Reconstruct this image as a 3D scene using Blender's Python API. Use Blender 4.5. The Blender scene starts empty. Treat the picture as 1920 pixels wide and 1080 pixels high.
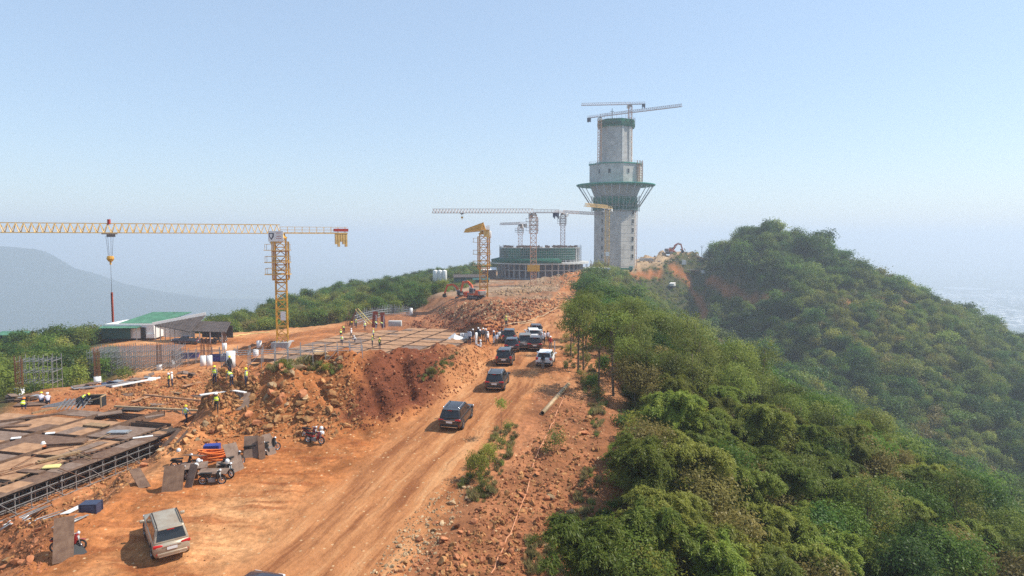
import bpy, bmesh, math, random
import numpy as np
from mathutils import Vector, Matrix
R = math.radians
random.seed(7)
rng = np.random.default_rng(7)
SC = bpy.context.scene
COL = SC.collection

# ------------------------------------------------------------------ camera, sky, sun, exposure
FOC, CZ = 1280.0, 15.0
PITCH = math.atan(90 / 1280)
cam_d = bpy.data.cameras.new('camera')
cam_d.sensor_width = 36.0
cam_d.lens = 24.0
cam_d.clip_start = 0.5
cam_d.clip_end = 60000
cam = bpy.data.objects.new('camera', cam_d)
cam.location = (0, 0, CZ)
cam.rotation_euler = (math.pi / 2 - PITCH, 0, 0)
COL.objects.link(cam)
SC.camera = cam

SUN_AZ, SUN_EL = 84.0, 50.0          # azimuth from +Y towards +X
W = bpy.data.worlds.new('World')
SC.world = W
W.use_nodes = True
wn = W.node_tree
wn.nodes.clear()
w_out = wn.nodes.new('ShaderNodeOutputWorld')
w_bg = wn.nodes.new('ShaderNodeBackground')
w_sky = wn.nodes.new('ShaderNodeTexSky')
w_sky.sky_type = 'NISHITA'
w_sky.sun_disc = False
w_sky.sun_elevation = R(SUN_EL)
w_sky.sun_rotation = R(SUN_AZ)
w_sky.altitude = 300
w_sky.air_density = 1.15
w_sky.dust_density = 0.7
w_sky.ozone_density = 1.6
w_bg.inputs[1].default_value = 0.14
w_mix = wn.nodes.new('ShaderNodeMix')          # thin high haze evens the whole dome out
w_mix.data_type = 'RGBA'
w_mix.inputs[0].default_value = .50
w_mix.inputs[7].default_value = (2.75, 3.65, 4.9, 1)
wn.links.new(w_sky.outputs[0], w_mix.inputs[6])
wn.links.new(w_mix.outputs[2], w_bg.inputs[0])
wn.links.new(w_bg.outputs[0], w_out.inputs[0])

sun_d = bpy.data.lights.new('sun', 'SUN')
sun_d.energy = 4.9
sun_d.angle = R(0.6)
sun_d.color = (1.0, 0.93, 0.82)
sun = bpy.data.objects.new('sun', sun_d)
_sd = Vector((math.sin(R(SUN_AZ)) * math.cos(R(SUN_EL)), math.cos(R(SUN_AZ)) * math.cos(R(SUN_EL)), math.sin(R(SUN_EL))))
sun.rotation_euler = (-_sd).to_track_quat('-Z', 'Y').to_euler()
sun.location = (60, 20, 120)
COL.objects.link(sun)

SC.view_settings.view_transform = 'Standard'
SC.view_settings.look = 'None'
SC.view_settings.exposure = 0.42
SC.view_settings.gamma = 1.0
SC.view_settings.use_curve_mapping = False
SC.render.engine = 'CYCLES'
cy = SC.cycles
cy.use_denoising = False
cy.max_bounces = 6
cy.diffuse_bounces = 4
cy.glossy_bounces = 2
cy.transmission_bounces = 4
cy.transparent_max_bounces = 8
cy.volume_bounces = 2
cy.use_adaptive_sampling = True
cy.adaptive_threshold = 0.01
cy.sample_clamp_indirect = 6.0

# ------------------------------------------------------------------ helpers
def tag(o, label=None, cat=None, group=None, kind=None):
    if label: o['label'] = label
    if cat: o['category'] = cat
    if group: o['group'] = group
    if kind: o['kind'] = kind
    return o

def thing(name, label, cat, loc=(0, 0, 0), rz=0.0, group=None):
    o = bpy.data.objects.new(name, None)
    COL.objects.link(o)
    o.empty_display_size = 0.3
    o.location = loc
    o.rotation_euler = (0, 0, rz)
    return tag(o, label, cat, group, 'thing')

def place(name, me, parent=None, loc=(0, 0, 0), rot=(0, 0, 0), scale=None):
    o = bpy.data.objects.new(name, me)
    COL.objects.link(o)
    o.location = loc
    o.rotation_euler = rot
    if scale is not None: o.scale = scale
    if parent is not None: o.parent = parent
    return o

def clone(o, loc=None, rz=None, label=None, scale=None, parent=None):
    kids = CHILD.get(o.name)
    if kids is None:
        kids = list(o.children)
        CHILD[o.name] = kids
    c = o.copy()
    COL.objects.link(c)
    if loc is not None: c.location = loc
    if rz is not None: c.rotation_euler = (0, 0, rz)
    if scale is not None: c.scale = (scale,) * 3 if not hasattr(scale, '__len__') else scale
    if label: c['label'] = label
    if parent is not None: c.parent = parent
    for k in kids:
        clone(k, parent=c)
    return c
CHILD = {}

def np_mesh(name, verts, faces, mats=(), smooth=False):
    """mesh from an (N,3) array and an (M,k) index array"""
    me = bpy.data.meshes.new(name)
    v = np.asarray(verts, dtype=np.float32)
    f = np.asarray(faces, dtype=np.int32)
    me.vertices.add(len(v))
    me.vertices.foreach_set('co', v.ravel())
    k = f.shape[1]
    me.loops.add(f.size)
    me.loops.foreach_set('vertex_index', f.ravel())
    me.polygons.add(len(f))
    me.polygons.foreach_set('loop_start', np.arange(len(f), dtype=np.int32) * k)
    me.polygons.foreach_set('loop_total', np.full(len(f), k, dtype=np.int32))
    if smooth:
        me.polygons.foreach_set('use_smooth', np.ones(len(f), dtype=bool))
    for m in mats: me.materials.append(m)
    me.update(calc_edges=True)
    return me

def attr_f(me, name, vals):
    a = me.attributes.new(name, 'FLOAT', 'POINT')
    a.data.foreach_set('value', np.asarray(vals, dtype=np.float32).ravel())

class MB:
    """collects simple solids; build() links them as one mesh object"""
    def __init__(s):
        s.v, s.f, s.mi, s.sm = [], [], [], []
        s.cur = 0
    def add(s, vs, fs, smooth=False):
        b = len(s.v)
        s.v.extend([tuple(p) for p in vs])
        for f in fs:
            s.f.append(tuple(i + b for i in f)); s.mi.append(s.cur); s.sm.append(smooth)
        return s
    def box(s, c, d, rot=None):
        x, y, z = d[0] / 2, d[1] / 2, d[2] / 2
        vs = [Vector(p) for p in ((-x, -y, -z), (x, -y, -z), (x, y, -z), (-x, y, -z), (-x, -y, z), (x, -y, z), (x, y, z), (-x, y, z))]
        if rot is not None: vs = [rot @ p for p in vs]
        c = Vector(c)
        return s.add([p + c for p in vs], [(0, 3, 2, 1), (4, 5, 6, 7), (0, 1, 5, 4), (1, 2, 6, 5), (2, 3, 7, 6), (3, 0, 4, 7)])
    def bar(s, p, q, w, h=None):
        p, q = Vector(p), Vector(q)
        h = h or w
        d = q - p
        if d.length < 1e-6: return s
        t = d.normalized()
        up = Vector((0, 0, 1)) if abs(t.z) < .95 else Vector((0, 1, 0))
        a = t.cross(up).normalized() * (w / 2)
        b = a.cross(t).normalized() * (h / 2)
        vs = [p - a - b, p + a - b, p + a + b, p - a + b, q - a - b, q + a - b, q + a + b, q - a + b]
        return s.add(vs, [(0, 1, 2, 3), (7, 6, 5, 4), (0, 4, 5, 1), (1, 5, 6, 2), (2, 6, 7, 3), (3, 7, 4, 0)])
    def tube(s, pts, r, n=6, r2=None, smooth=True, caps=True):
        pts = [Vector(p) for p in pts]
        m = len(pts)
        base = len(s.v)
        ref = Vector((0.13, 0.21, 1)).normalized()
        for i, p in enumerate(pts):
            t = (pts[min(i + 1, m - 1)] - pts[max(i - 1, 0)]).normalized()
            rf = ref if abs(t.dot(ref)) < .95 else Vector((1, 0.1, 0)).normalized()
            a = t.cross(rf).normalized(); b = t.cross(a)
            rr = r if r2 is None else r + (r2 - r) * i / (m - 1)
            for k in range(n):
                an = 2 * math.pi * k / n
                s.v.append(tuple(p + a * math.cos(an) * rr + b * math.sin(an) * rr))
        for i in range(m - 1):
            for k in range(n):
                k2 = (k + 1) % n
                s.f.append((base + i * n + k, base + i * n + k2, base + (i + 1) * n + k2, base + (i + 1) * n + k)); s.mi.append(s.cur); s.sm.append(smooth)
        if caps:
            s.f.append(tuple(base + k for k in reversed(range(n)))); s.mi.append(s.cur); s.sm.append(False)
            s.f.append(tuple(base + (m - 1) * n + k for k in range(n))); s.mi.append(s.cur); s.sm.append(False)
        return s
    def lathe(s, prof, n=16, c=(0, 0, 0), M=None, smooth=True, a0=0.0, a1=2 * math.pi):
        full = abs(a1 - a0 - 2 * math.pi) < 1e-6
        cols = n if full else n + 1
        base = len(s.v)
        c = Vector(c)
        for (r, z) in prof:
            for k in range(cols):
                an = a0 + (a1 - a0) * k / n
                p = Vector((r * math.cos(an), r * math.sin(an), z))
                if M is not None: p = M @ p
                s.v.append(tuple(p + c))
        for i in range(len(prof) - 1):
            for k in range(n):
                k2 = (k + 1) % cols
                s.f.append((base + i * cols + k, base + i * cols + k2, base + (i + 1) * cols + k2, base + (i + 1) * cols + k)); s.mi.append(s.cur); s.sm.append(smooth)
        return s
    def prism(s, poly, z0, z1, M=None):
        n = len(poly)
        vs = [Vector((x, y, z0)) for x, y in poly] + [Vector((x, y, z1)) for x, y in poly]
        if M is not None: vs = [M @ p for p in vs]
        fs = [tuple(reversed(range(n))), tuple(range(n, 2 * n))] + [(i, (i + 1) % n, n + (i + 1) % n, n + i) for i in range(n)]
        return s.add(vs, fs)
    def quad(s, a, b, c, d):
        return s.add([a, b, c, d], [(0, 1, 2, 3)])
    def mesh(s, name, mats):
        me = bpy.data.meshes.new(name)
        me.from_pydata(s.v, [], s.f)
        if not isinstance(mats, (list, tuple)): mats = [mats]
        for m in mats: me.materials.append(m)
        me.polygons.foreach_set('material_index', s.mi)
        me.polygons.foreach_set('use_smooth', s.sm)
        me.update()
        return me
    def build(s, name, mats, parent=None, loc=(0, 0, 0), rot=(0, 0, 0)):
        return place(name, s.mesh(name, mats), parent, loc, rot)

def bevel_mesh(me, w, seg=2, angle=25):
    bm = bmesh.new()
    bm.from_mesh(me)
    bmesh.ops.remove_doubles(bm, verts=bm.verts, dist=1e-4)
    es = [e for e in bm.edges if len(e.link_faces) == 2 and e.calc_face_angle(0) > R(angle)]
    bmesh.ops.bevel(bm, geom=es, offset=w, segments=seg, affect='EDGES', profile=.5, clamp_overlap=True)
    for f in bm.faces: f.smooth = True
    bm.to_mesh(me)
    bm.free()
    return me

# ------------------------------------------------------------------ value noise in numpy
def _hash(ix, iy, seed):
    h = (ix.astype(np.int64) * 374761393 + iy.astype(np.int64) * 668265263 + seed * 974634777) & 0xffffffff
    h = ((h ^ (h >> 13)) * 1274126177) & 0xffffffff
    h = h ^ (h >> 16)
    return (h & 0xffff) / 65535.0

def vnoise(x, y, seed=0):
    ix, iy = np.floor(x), np.floor(y)
    fx, fy = x - ix, y - iy
    fx = fx * fx * (3 - 2 * fx); fy = fy * fy * (3 - 2 * fy)
    a = _hash(ix, iy, seed); b = _hash(ix + 1, iy, seed); c = _hash(ix, iy + 1, seed); d = _hash(ix + 1, iy + 1, seed)
    return (a * (1 - fx) + b * fx) * (1 - fy) + (c * (1 - fx) + d * fx) * fy - 0.5

def fbm(x, y, seed=0, octs=3, gain=.5):
    s, a, f = 0, 1.0, 1.0
    for o in range(octs):
        s = s + a * vnoise(x * f + 17.3 * o, y * f - 9.1 * o, seed + o)
        a *= gain; f *= 2.03
    return s

def sstep(a, b, x):
    t = np.clip((x - a) / (b - a), 0, 1)
    return t * t * (3 - 2 * t)

def smax(a, b, k):
    h = np.clip(.5 + .5 * (a - b) / k, 0, 1)
    return b + (a - b) * h + k * h * (1 - h)

# ------------------------------------------------------------------ materials
MATS = {}
def mat(name, col, rough=.7, metal=0.0, noise=0.0, scale=4.0, bump=0.0, col2=None, spec=.3, coords='Object', detail=4.0, coat=0.0):
    if name in MATS: return MATS[name]
    m = bpy.data.materials.new(name)
    m.use_nodes = True
    nt = m.node_tree
    b = nt.nodes['Principled BSDF']
    b.inputs['Roughness'].default_value = rough
    b.inputs['Metallic'].default_value = metal
    b.inputs['Specular IOR Level'].default_value = spec
    if coat: b.inputs['Coat Weight'].default_value = coat
    b.inputs['Base Color'].default_value = (*col, 1)
    if noise or bump:
        tc = nt.nodes.new('ShaderNodeTexCoord')
        nz = nt.nodes.new('ShaderNodeTexNoise')
        nz.inputs['Scale'].default_value = scale
        nz.inputs['Detail'].default_value = detail
        nz.inputs['Roughness'].default_value = .62
        nt.links.new(tc.outputs[coords], nz.inputs['Vector'])
        if noise:
            mx = nt.nodes.new('ShaderNodeMix')
            mx.data_type = 'RGBA'
            c2 = col2 or tuple(c * (1 - noise) for c in col)
            mx.inputs[6].default_value = (*col, 1)
            mx.inputs[7].default_value = (*c2, 1)
            rp = nt.nodes.new('ShaderNodeMapRange')
            rp.inputs[1].default_value = .38; rp.inputs[2].default_value = .64
            nt.links.new(nz.outputs['Fac'], rp.inputs[0])
            nt.links.new(rp.outputs[0], mx.inputs[0])
            nt.links.new(mx.outputs[2], b.inputs['Base Color'])
        if bump:
            bp = nt.nodes.new('ShaderNodeBump')
            bp.inputs['Strength'].default_value = bump
            bp.inputs['Distance'].default_value = .05
            nt.links.new(nz.outputs['Fac'], bp.inputs['Height'])
            nt.links.new(bp.outputs[0], b.inputs['Normal'])
    MATS[name] = m
    return m
# ------------------------------------------------------------------ the lie of the land
def base_z(y):
    return np.interp(y, [-300, 0, 28, 36, 46, 54, 62, 75, 100, 130, 175, 230, 300, 360, 420, 520],
                     [-14, -3.6, -2.5, -2.0, -1.2, -.3, .3, .9, 1.0, .7, .2, -.9, -1.6, -.6, -1.5, -30])
def road_x(y):
    return np.interp(y, [0, 30, 37, 45, 55, 68, 80, 100, 120, 140, 160, 200, 240], [-19, -11.2, -9.4, -7.3, -4.6, -1.4, .8, 2.8, 5.6, 9.3, 13, 18, 22])
def edge_r(y):
    return np.interp(y, [-100, 20, 28, 40, 72, 110, 160, 230, 300, 330, 350, 370, 400, 440], [-6, -1, .4, 3.6, 9.2, 12.5, 15.5, 23, 34, 46, 64, 84, 110, 130])
def edge_l(y):
    return np.interp(y, [-100, 30, 70, 107, 132, 148, 156, 175, 200, 250, 300, 360, 430], [-70, -62, -50, -58, -80, -84, -40, -24, -17, -13, -12, -8, 30])

def ridge(x, y, pts, front, back, p=1.0):
    """heap along a polyline of (x, y, height); front side is the one to the right of its direction"""
    out = np.zeros_like(x)
    for i in range(len(pts) - 1):
        ax, ay, ah = pts[i]; bx, by, bh = pts[i + 1]
        dx, dy = bx - ax, by - ay
        L2 = dx * dx + dy * dy
        t = np.clip(((x - ax) * dx + (y - ay) * dy) / L2, 0, 1)
        px, py = ax + t * dx, ay + t * dy
        side = (x - px) * dy - (y - py) * dx
        d = np.hypot(x - px, y - py)
        fw = front[i] + (front[i + 1] - front[i]) * t if hasattr(front, '__len__') else front
        w = np.where(side > 0, fw, back)
        h = ah + (bh - ah) * t
        out = np.maximum(out, h * np.clip(1 - d / w, 0, 1) ** p)
    return out

MOUND = [(-24.5, 60.5, 2.4), (-19.3, 61.8, 4.2), (-15.6, 62.6, 4.7), (-10.6, 66.6, 3.8), (-5.2, 77, 2.0), (-3.0, 84.5, .9)]
HEAPS = [  # polyline, front, back
    ([(-25.0, 61, 1.9), (-25.8, 56, 1.3), (-27.0, 51, 1.1), (-28.6, 46.5, .7)], 2.8, 2.2),
    ([(-24.5, 58.5, 1.4), (-20.5, 58.5, 1.4)], 4.0, 3.0),
    ([(-31, 40.5, 1.2), (-27.4, 39.0, 1.1)], 2.6, 2.4),
    ([(-7.5, 136, 1.2), (-3, 128, 2.0), (2, 121, 1.0)], 6, 5),
    ([(-26, 152, .9), (-14, 146, 1.4), (-4, 144, 1.7), (3, 150, 1.2)], 7, 6),
    ([(-22, 165, .8), (-5, 160, 1.4), (6, 160, .8)], 8, 8),
    ([(-16, 186, .8), (-2, 184, 1.1), (9, 190, 1.2)], 7, 9),
    ([(-12, 236, .6), (6, 240, 1.4), (16, 246, 3.2), (26, 258, 4.6)], 14, 12),
    ([(-48, 120, 1.0), (-40, 117, 1.6), (-30, 119, .8)], 4, 4),
    ([(64, 372, 3.2), (84, 382, 8.5), (100, 386, 9.5), (118, 384, 8)], 26, 30),
]

def GZ(px, py, z):
    """where the sight line through photo pixel (px, py) meets the level z"""
    d = ray(px, py)
    return Vector((0, 0, CZ)) + d * ((z - CZ) / d.z)
_cp, _sp = math.cos(PITCH), math.sin(PITCH)
def ray(px, py):
    fx, fu = (px - 960) / FOC, -(py - 540) / FOC
    return Vector((fx, _cp + fu * _sp, -_sp + fu * _cp))
def inside(x, y, poly):
    """even-odd test against a polygon of (x, y, ...)"""
    r = np.zeros(np.shape(x), bool)
    for i in range(len(poly)):
        x0, y0 = poly[i - 1][0], poly[i - 1][1]; x1, y1 = poly[i][0], poly[i][1]
        c = ((y0 > y) != (y1 > y)) & (x < (x1 - x0) * (y - y0) / (y1 - y0 + 1e-12) + x0)
        r ^= c
    return r

# formwork decks: axes, levels and outlines
DE, DN = Vector((.25, .968, 0)), Vector((-.968, .25, 0))
DA_Z, DB_Z = -1.6, -2.5
DA_O = GZ(340, 803, DA_Z)
DB_POLY = [GZ(px, py, DB_Z) for px, py in ((480, 665), (560, 644), (650, 625), (740, 617), (852, 619), (897, 648), (860, 690), (640, 720), (500, 700))]
DA_U = lambda u, v, z=0: DA_O + DE * u + DN * v + Vector((0, 0, z))
_A = [DA_U(-30, -.2), DA_U(1.0, -.2), DA_U(5.5, 4), DA_U(5.5, 24), DA_U(-30, 24)]
_ctr = sum((Vector(p) for p in DB_POLY), Vector()) / len(DB_POLY)
CARVE = [[(p.x, p.y, -3.1) for p in _A], [tuple((_ctr + (p - _ctr) * 1.06)[:2]) + (-3.5,) for p in DB_POLY]]

def H0(x, y, fine=True):
    x = np.asarray(x, dtype=np.float64); y = np.asarray(y, dtype=np.float64)
    z = base_z(y) + .0 * x
    er, el = edge_r(y), edge_l(y)
    rx = road_x(y)
    # the yard dug out on the left
    zl = np.interp(y, [0, 40, 47, 60, 70, 85, 105, 150, 175, 215], [-4.6, -3.5, -3.7, -3.3, -2.7, -3.0, -3.6, -4.2, -3.0, -1.2]) - 2.2 * sstep(-36, -58, x) * sstep(80, 100, y) * (1 - .7 * sstep(138, 165, y))
    xa = np.interp(y, [0, 40, 66, 78, 92, 130, 165, 200], [-24, -25, -24, -17, -7, -4, -12, -25])
    z = z + (zl - z) * sstep(xa, xa - np.interp(y, [40, 66, 80], [5, 5, 9]), x) * sstep(240, 190, y)
    # right shoulder then the steep flank
    sh = np.clip(x - (rx + 4.6), 0, None)
    z = z - .12 * np.minimum(sh, np.clip(er - rx - 4.6, 0, None)) * sstep(120, 90, y)
    q = np.clip(x - er, 0, None)
    z = z - .5 * (np.sqrt(q * q + 9) - 3)
    # left: a gentle apron, then steep
    p = np.clip(el - x, 0, None)
    z = z - .12 * p - .38 * np.clip(p - 60, 0, None)
    # heaps
    dm = ridge(x, y, MOUND, [7, 8.6, 9.5, 8.5, 5.5, 4.2], 5.0, 1.0) * sstep(2.6, 5.0, rx - x)
    gul = fbm(x * .30 + y * .22, (x - y) * .10, 31, 3)
    dm = np.clip(dm + np.where(dm > .05, 1, 0) * np.minimum(dm, 1.5) * (.62 * gul), 0, None)
    # two clefts washed into the mound's face
    for (cx, cy_, ex, ey, w) in ((-13.6, 61.5, -10.8, 56.0, .55), (-10.6, 64.5, -8.6, 59.5, .5)):
        dx, dy = ex - cx, ey - cy_
        t = np.clip(((x - cx) * dx + (y - cy_) * dy) / (dx * dx + dy * dy), 0, 1)
        d = np.hypot(x - cx - t * dx, y - cy_ - t * dy)
        dm = dm - np.minimum(dm, 1.2) * np.exp(-(d / w) ** 2) * .7
    z = z + dm
    hp = np.zeros_like(z)
    for pts, f, b in HEAPS:
        hp = np.maximum(hp, ridge(x, y, pts, f, b, 1.0))
    z = z + hp * (1 + .9 * fbm(x * .25, y * .25, 41, 2))
    if fine:
        for poly in CARVE:
            z = np.where(inside(x, y, poly), np.minimum(z, poly[0][2]), z)
    # wooded hill at the end of the ridge
    dx = np.where(x < 124, (x - 124) * 2.9, (x - 124) * 1.08)
    d = np.sqrt(dx * dx + ((y - 352) * 1.06) ** 2 + 36 ** 2) - 36
    hill = 16.6 - .55 * d + 7 * fbm(x * .016, y * .016, 5, 3)
    z = np.where(y > 40, smax(z, hill, 7.0), z)
    # rough relief of the slopes
    off = sstep(0, 25, q) + sstep(20, 80, p)
    z = z + off * 5.0 * fbm(x * .021, y * .021, 3, 3)
    z = z - .4 * np.clip(y - 430, 0, None)
    z = smax(z, -300 + 3 * fbm(x * .0012, y * .0012, 11, 2), 16.0)
    if fine:
        near = sstep(260, 120, y) * (1 - .8 * sstep(0, 8, q))
        rd = np.abs(x - rx)
        onroad = sstep(5.0, 3.0, rd) * sstep(215, 190, y)
        rough = near * (1 - .86 * onroad) * (1 - .45 * sstep(-9, -12, x) * sstep(-25, -22, x) * sstep(56, 50, y))
        z = z + rough * (.42 * fbm(x * .33, y * .33, 21, 3) + .30 * fbm(x * 1.1, y * 1.1, 25, 3, .6))
        z = z + dm.clip(0, 1) * .5 * fbm(x * .9, y * .9, 28, 3, .6) + np.clip(hp, 0, 1) * .5 * fbm(x * .9, y * .9, 29, 3, .6)
        # ruts along the road
        z = z + onroad * .07 * fbm((x - rx) * 1.5, y * .06, 33, 2)
    return z

def Hs(x, y):
    return float(H0(np.array([x]), np.array([y]))[0])

def P(px, py, Y):
    """the point of the sight line through photo pixel (px, py) that lies Y metres ahead"""
    d = ray(px, py)
    return Vector((0, 0, CZ)) + d * (Y / d.y)
_hx, _hy = np.arange(-130, 150.1, .5), np.arange(16, 430.1, .5)
_HM = H0(*np.meshgrid(_hx, _hy))
def Hgrid(x, y):
    """height by bilinear look-up near the ridge"""
    u = np.clip((x + 130) / .5, 0, len(_hx) - 1.001); v = np.clip((y - 16) / .5, 0, len(_hy) - 1.001)
    i, j = u.astype(int), v.astype(int); a, b = u - i, v - j
    return (_HM[j, i] * (1 - a) + _HM[j, i + 1] * a) * (1 - b) + (_HM[j + 1, i] * (1 - a) + _HM[j + 1, i + 1] * a) * b
_ts = np.geomspace(18, 428, 900)
def Gm(pxs, pys):
    """where the sight lines through photo pixels meet the ground, many at once"""
    pxs, pys = np.asarray(pxs, float), np.asarray(pys, float)
    fx, fu = (pxs - 960) / FOC, -(pys - 540) / FOC
    dy, dz = _cp + fu * _sp, -_sp + fu * _cp
    kx, kz = fx / dy, dz / dy
    Yg = np.broadcast_to(_ts, (len(pxs), len(_ts)))
    below = CZ + kz[:, None] * Yg < Hgrid(kx[:, None] * Yg, Yg)
    i = np.where(below.any(1), below.argmax(1), len(_ts) - 1)
    hi = _ts[i]; lo = _ts[np.maximum(i - 1, 0)]
    for _ in range(12):
        m = (lo + hi) / 2; bl = CZ + kz * m < H0(kx * m, m)
        hi = np.where(bl, m, hi); lo = np.where(bl, lo, m)
    return np.stack([kx * hi, hi, H0(kx * hi, hi)], -1)
def G(px, py):
    return Vector(Gm([px], [py])[0])
def on(p, dz=0.0):
    return Vector((p[0], p[1], Hs(p[0], p[1]) + dz))

# ground sheet: one tensor grid, fine where the camera is near, reaching past the horizon
def axis(lo_far, lo, hi, hi_far, step, growth, cap):
    mid = list(np.arange(lo, hi + 1e-6, step))
    up, s, v = [], step, mid[-1]
    while v < hi_far:
        s = min(s * growth, cap if abs(v) < 700 else 4000)
        v += s; up.append(min(v, hi_far))
    dn, s, v = [], step, mid[0]
    while v > lo_far:
        s = min(s * growth, cap if abs(v) < 700 else 4000)
        v -= s; dn.append(max(v, lo_far))
    return np.array(dn[::-1] + mid + up)
gx = axis(-14000, -34, 14, 14000, .26, 1.03, 6.0)
gy = axis(-400, 27, 88, 15000, .26, 1.025, 6.0)
X, Y_ = np.meshgrid(gx, gy)
Z = H0(X, Y_)
nx, ny = len(gx), len(gy)
idx = np.arange(nx * ny).reshape(ny, nx)
quads = np.stack([idx[:-1, :-1], idx[:-1, 1:], idx[1:, 1:], idx[1:, :-1]], -1).reshape(-1, 4)
gv = np.stack([X, Y_, Z], -1).reshape(-1, 3)

def zone_cols(x, y):
    """base colour of the soil by what lies there: forest floor, laterite, rubble, plain"""
    rx, er, el = road_x(y), edge_r(y), edge_l(y)
    n1 = fbm(x * .12, y * .12, 51, 3)[..., None]; n2 = fbm(x * .7, y * .7, 52, 3)[..., None]
    orange = np.array([.38, .140, .047]); tan = np.array([.40, .205, .092]); red = np.array([.140, .043, .020]); brown = np.array([.215, .090, .042])
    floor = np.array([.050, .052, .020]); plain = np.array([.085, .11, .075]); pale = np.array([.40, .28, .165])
    L = lambda a, b, t: a + (b - a) * t[..., None]
    c = np.broadcast_to(orange, x.shape + (3,)).copy()
    c = c + (tan - c) * np.clip(n1 * 1.6 + .12, 0, 1)
    # red rubble slope right of the road
    c = L(c, brown * 1.2, sstep(3.9, 5.0, x - rx) * sstep(75, 62, y) * .85)
    c = L(c, brown * 1.15, sstep(3.5, 5.0, x - rx) * sstep(62, 75, y) * .55)
    # yard behind the decks, rubble fields
    far = sstep(112, 122, y) * sstep(-40, -30, x) * sstep(3.8, 5.5, np.abs(x - rx))
    c = L(c, brown * 1.2, far * np.clip(.85 + .8 * n1[..., 0], 0, 1))
    c = L(c, np.array([.255, .180, .115]), sstep(165, 180, y) * sstep(3.8, 5.5, np.abs(x - rx)) * np.clip(.75 + n1[..., 0], 0, 1))
    c = L(c, pale * .9, sstep(330, 350, y) * .8 + 0 * x)
    dig = sstep(-25.0, -27, x) * sstep(90, 66, y)
    c = L(c, brown * 1.3, dig * .55)
    dm = ridge(x, y, MOUND, [7, 8.6, 9.5, 8.5, 5.5, 4.2], 5.0, 1.0)
    redpart = sstep(-15.6, -13.4, x - (y - 58) * .25 + 1.0 * n1[..., 0] * 3) * sstep(-2.6, -6.6, x + n1[..., 0] * 4)
    c = L(c, red, sstep(.25, .9, dm) * np.clip(.12 + .86 * redpart, 0, 1))
    hp = np.zeros_like(x)
    for pts, f, b in HEAPS[:9]: hp = np.maximum(hp, ridge(x, y, pts, f, b, 1.0))
    c = L(c, brown * 1.15, sstep(.2, 1.0, hp) * np.clip(.7 + n1[..., 0] * 1.5, 0, 1) * sstep(200, 150, y))
    # forest floor, with bare scars on the far hill
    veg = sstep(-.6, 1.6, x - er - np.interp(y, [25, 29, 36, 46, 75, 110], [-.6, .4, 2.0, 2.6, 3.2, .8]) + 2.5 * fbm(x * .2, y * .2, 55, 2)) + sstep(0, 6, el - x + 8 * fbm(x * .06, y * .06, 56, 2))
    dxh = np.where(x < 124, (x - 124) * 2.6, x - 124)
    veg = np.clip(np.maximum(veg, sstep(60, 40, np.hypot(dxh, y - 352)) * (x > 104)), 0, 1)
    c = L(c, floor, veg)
    c = L(c, orange * .72, veg * scar(x, y))
    c = c * (1 + .5 * n1 + .55 * n2)
    pl = sstep(-120, -270, H0(x, y, False))
    fields = plain * (1 + .9 * fbm(x * .004, y * .004, 61, 3))[..., None]
    c = L(c, fields, pl)
    return np.clip(c, .004, .8)

SCARS = [(Gm([px for px, py in q], [py for px, py in q])[:, :2], w) for q, w in (
    ([(1262, 505), (1290, 525), (1312, 560), (1322, 598)], 2.2), ([(1325, 528), (1368, 546), (1405, 562), (1450, 560), (1490, 552)], 2.6), ([(1130, 512), (1170, 515), (1240, 512)], 3.0),
    ([(1655, 555), (1700, 548)], 3.2), ([(1130, 562), (1150, 556)], 2.6), ([(1582, 572), (1596, 566)], 2.0))]
def scar(x, y, f=1.0):
    out = np.zeros_like(x)
    for pts, w in SCARS:
        for i in range(len(pts) - 1):
            (ax, ay), (bx, by) = pts[i], pts[i + 1]
            dx, dy = bx - ax, by - ay
            t = np.clip(((x - ax) * dx + (y - ay) * dy) / (dx * dx + dy * dy + 1e-9), 0, 1)
            d = np.hypot(x - ax - t * dx, y - ay - t * dy)
            out = np.maximum(out, sstep(w * f, w * .6 * f, d))
    return out

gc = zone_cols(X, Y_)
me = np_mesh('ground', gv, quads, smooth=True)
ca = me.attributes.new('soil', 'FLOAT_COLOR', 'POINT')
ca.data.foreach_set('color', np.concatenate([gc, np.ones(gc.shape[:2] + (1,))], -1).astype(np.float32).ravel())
_rd = np.abs(X - road_x(Y_))
attr_f(me, 'road', sstep(5.2, 3.4, _rd + 1.4 * fbm(X * .3, Y_ * .3, 71, 2)) * sstep(215, 190, Y_))
attr_f(me, 'yard', sstep(-27, -22, X) * sstep(60, 50, Y_) * sstep(-5.0, -6.2, X - road_x(Y_)))
attr_f(me, 'lat', X - road_x(Y_))
attr_f(me, 'lon', Y_)

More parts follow.
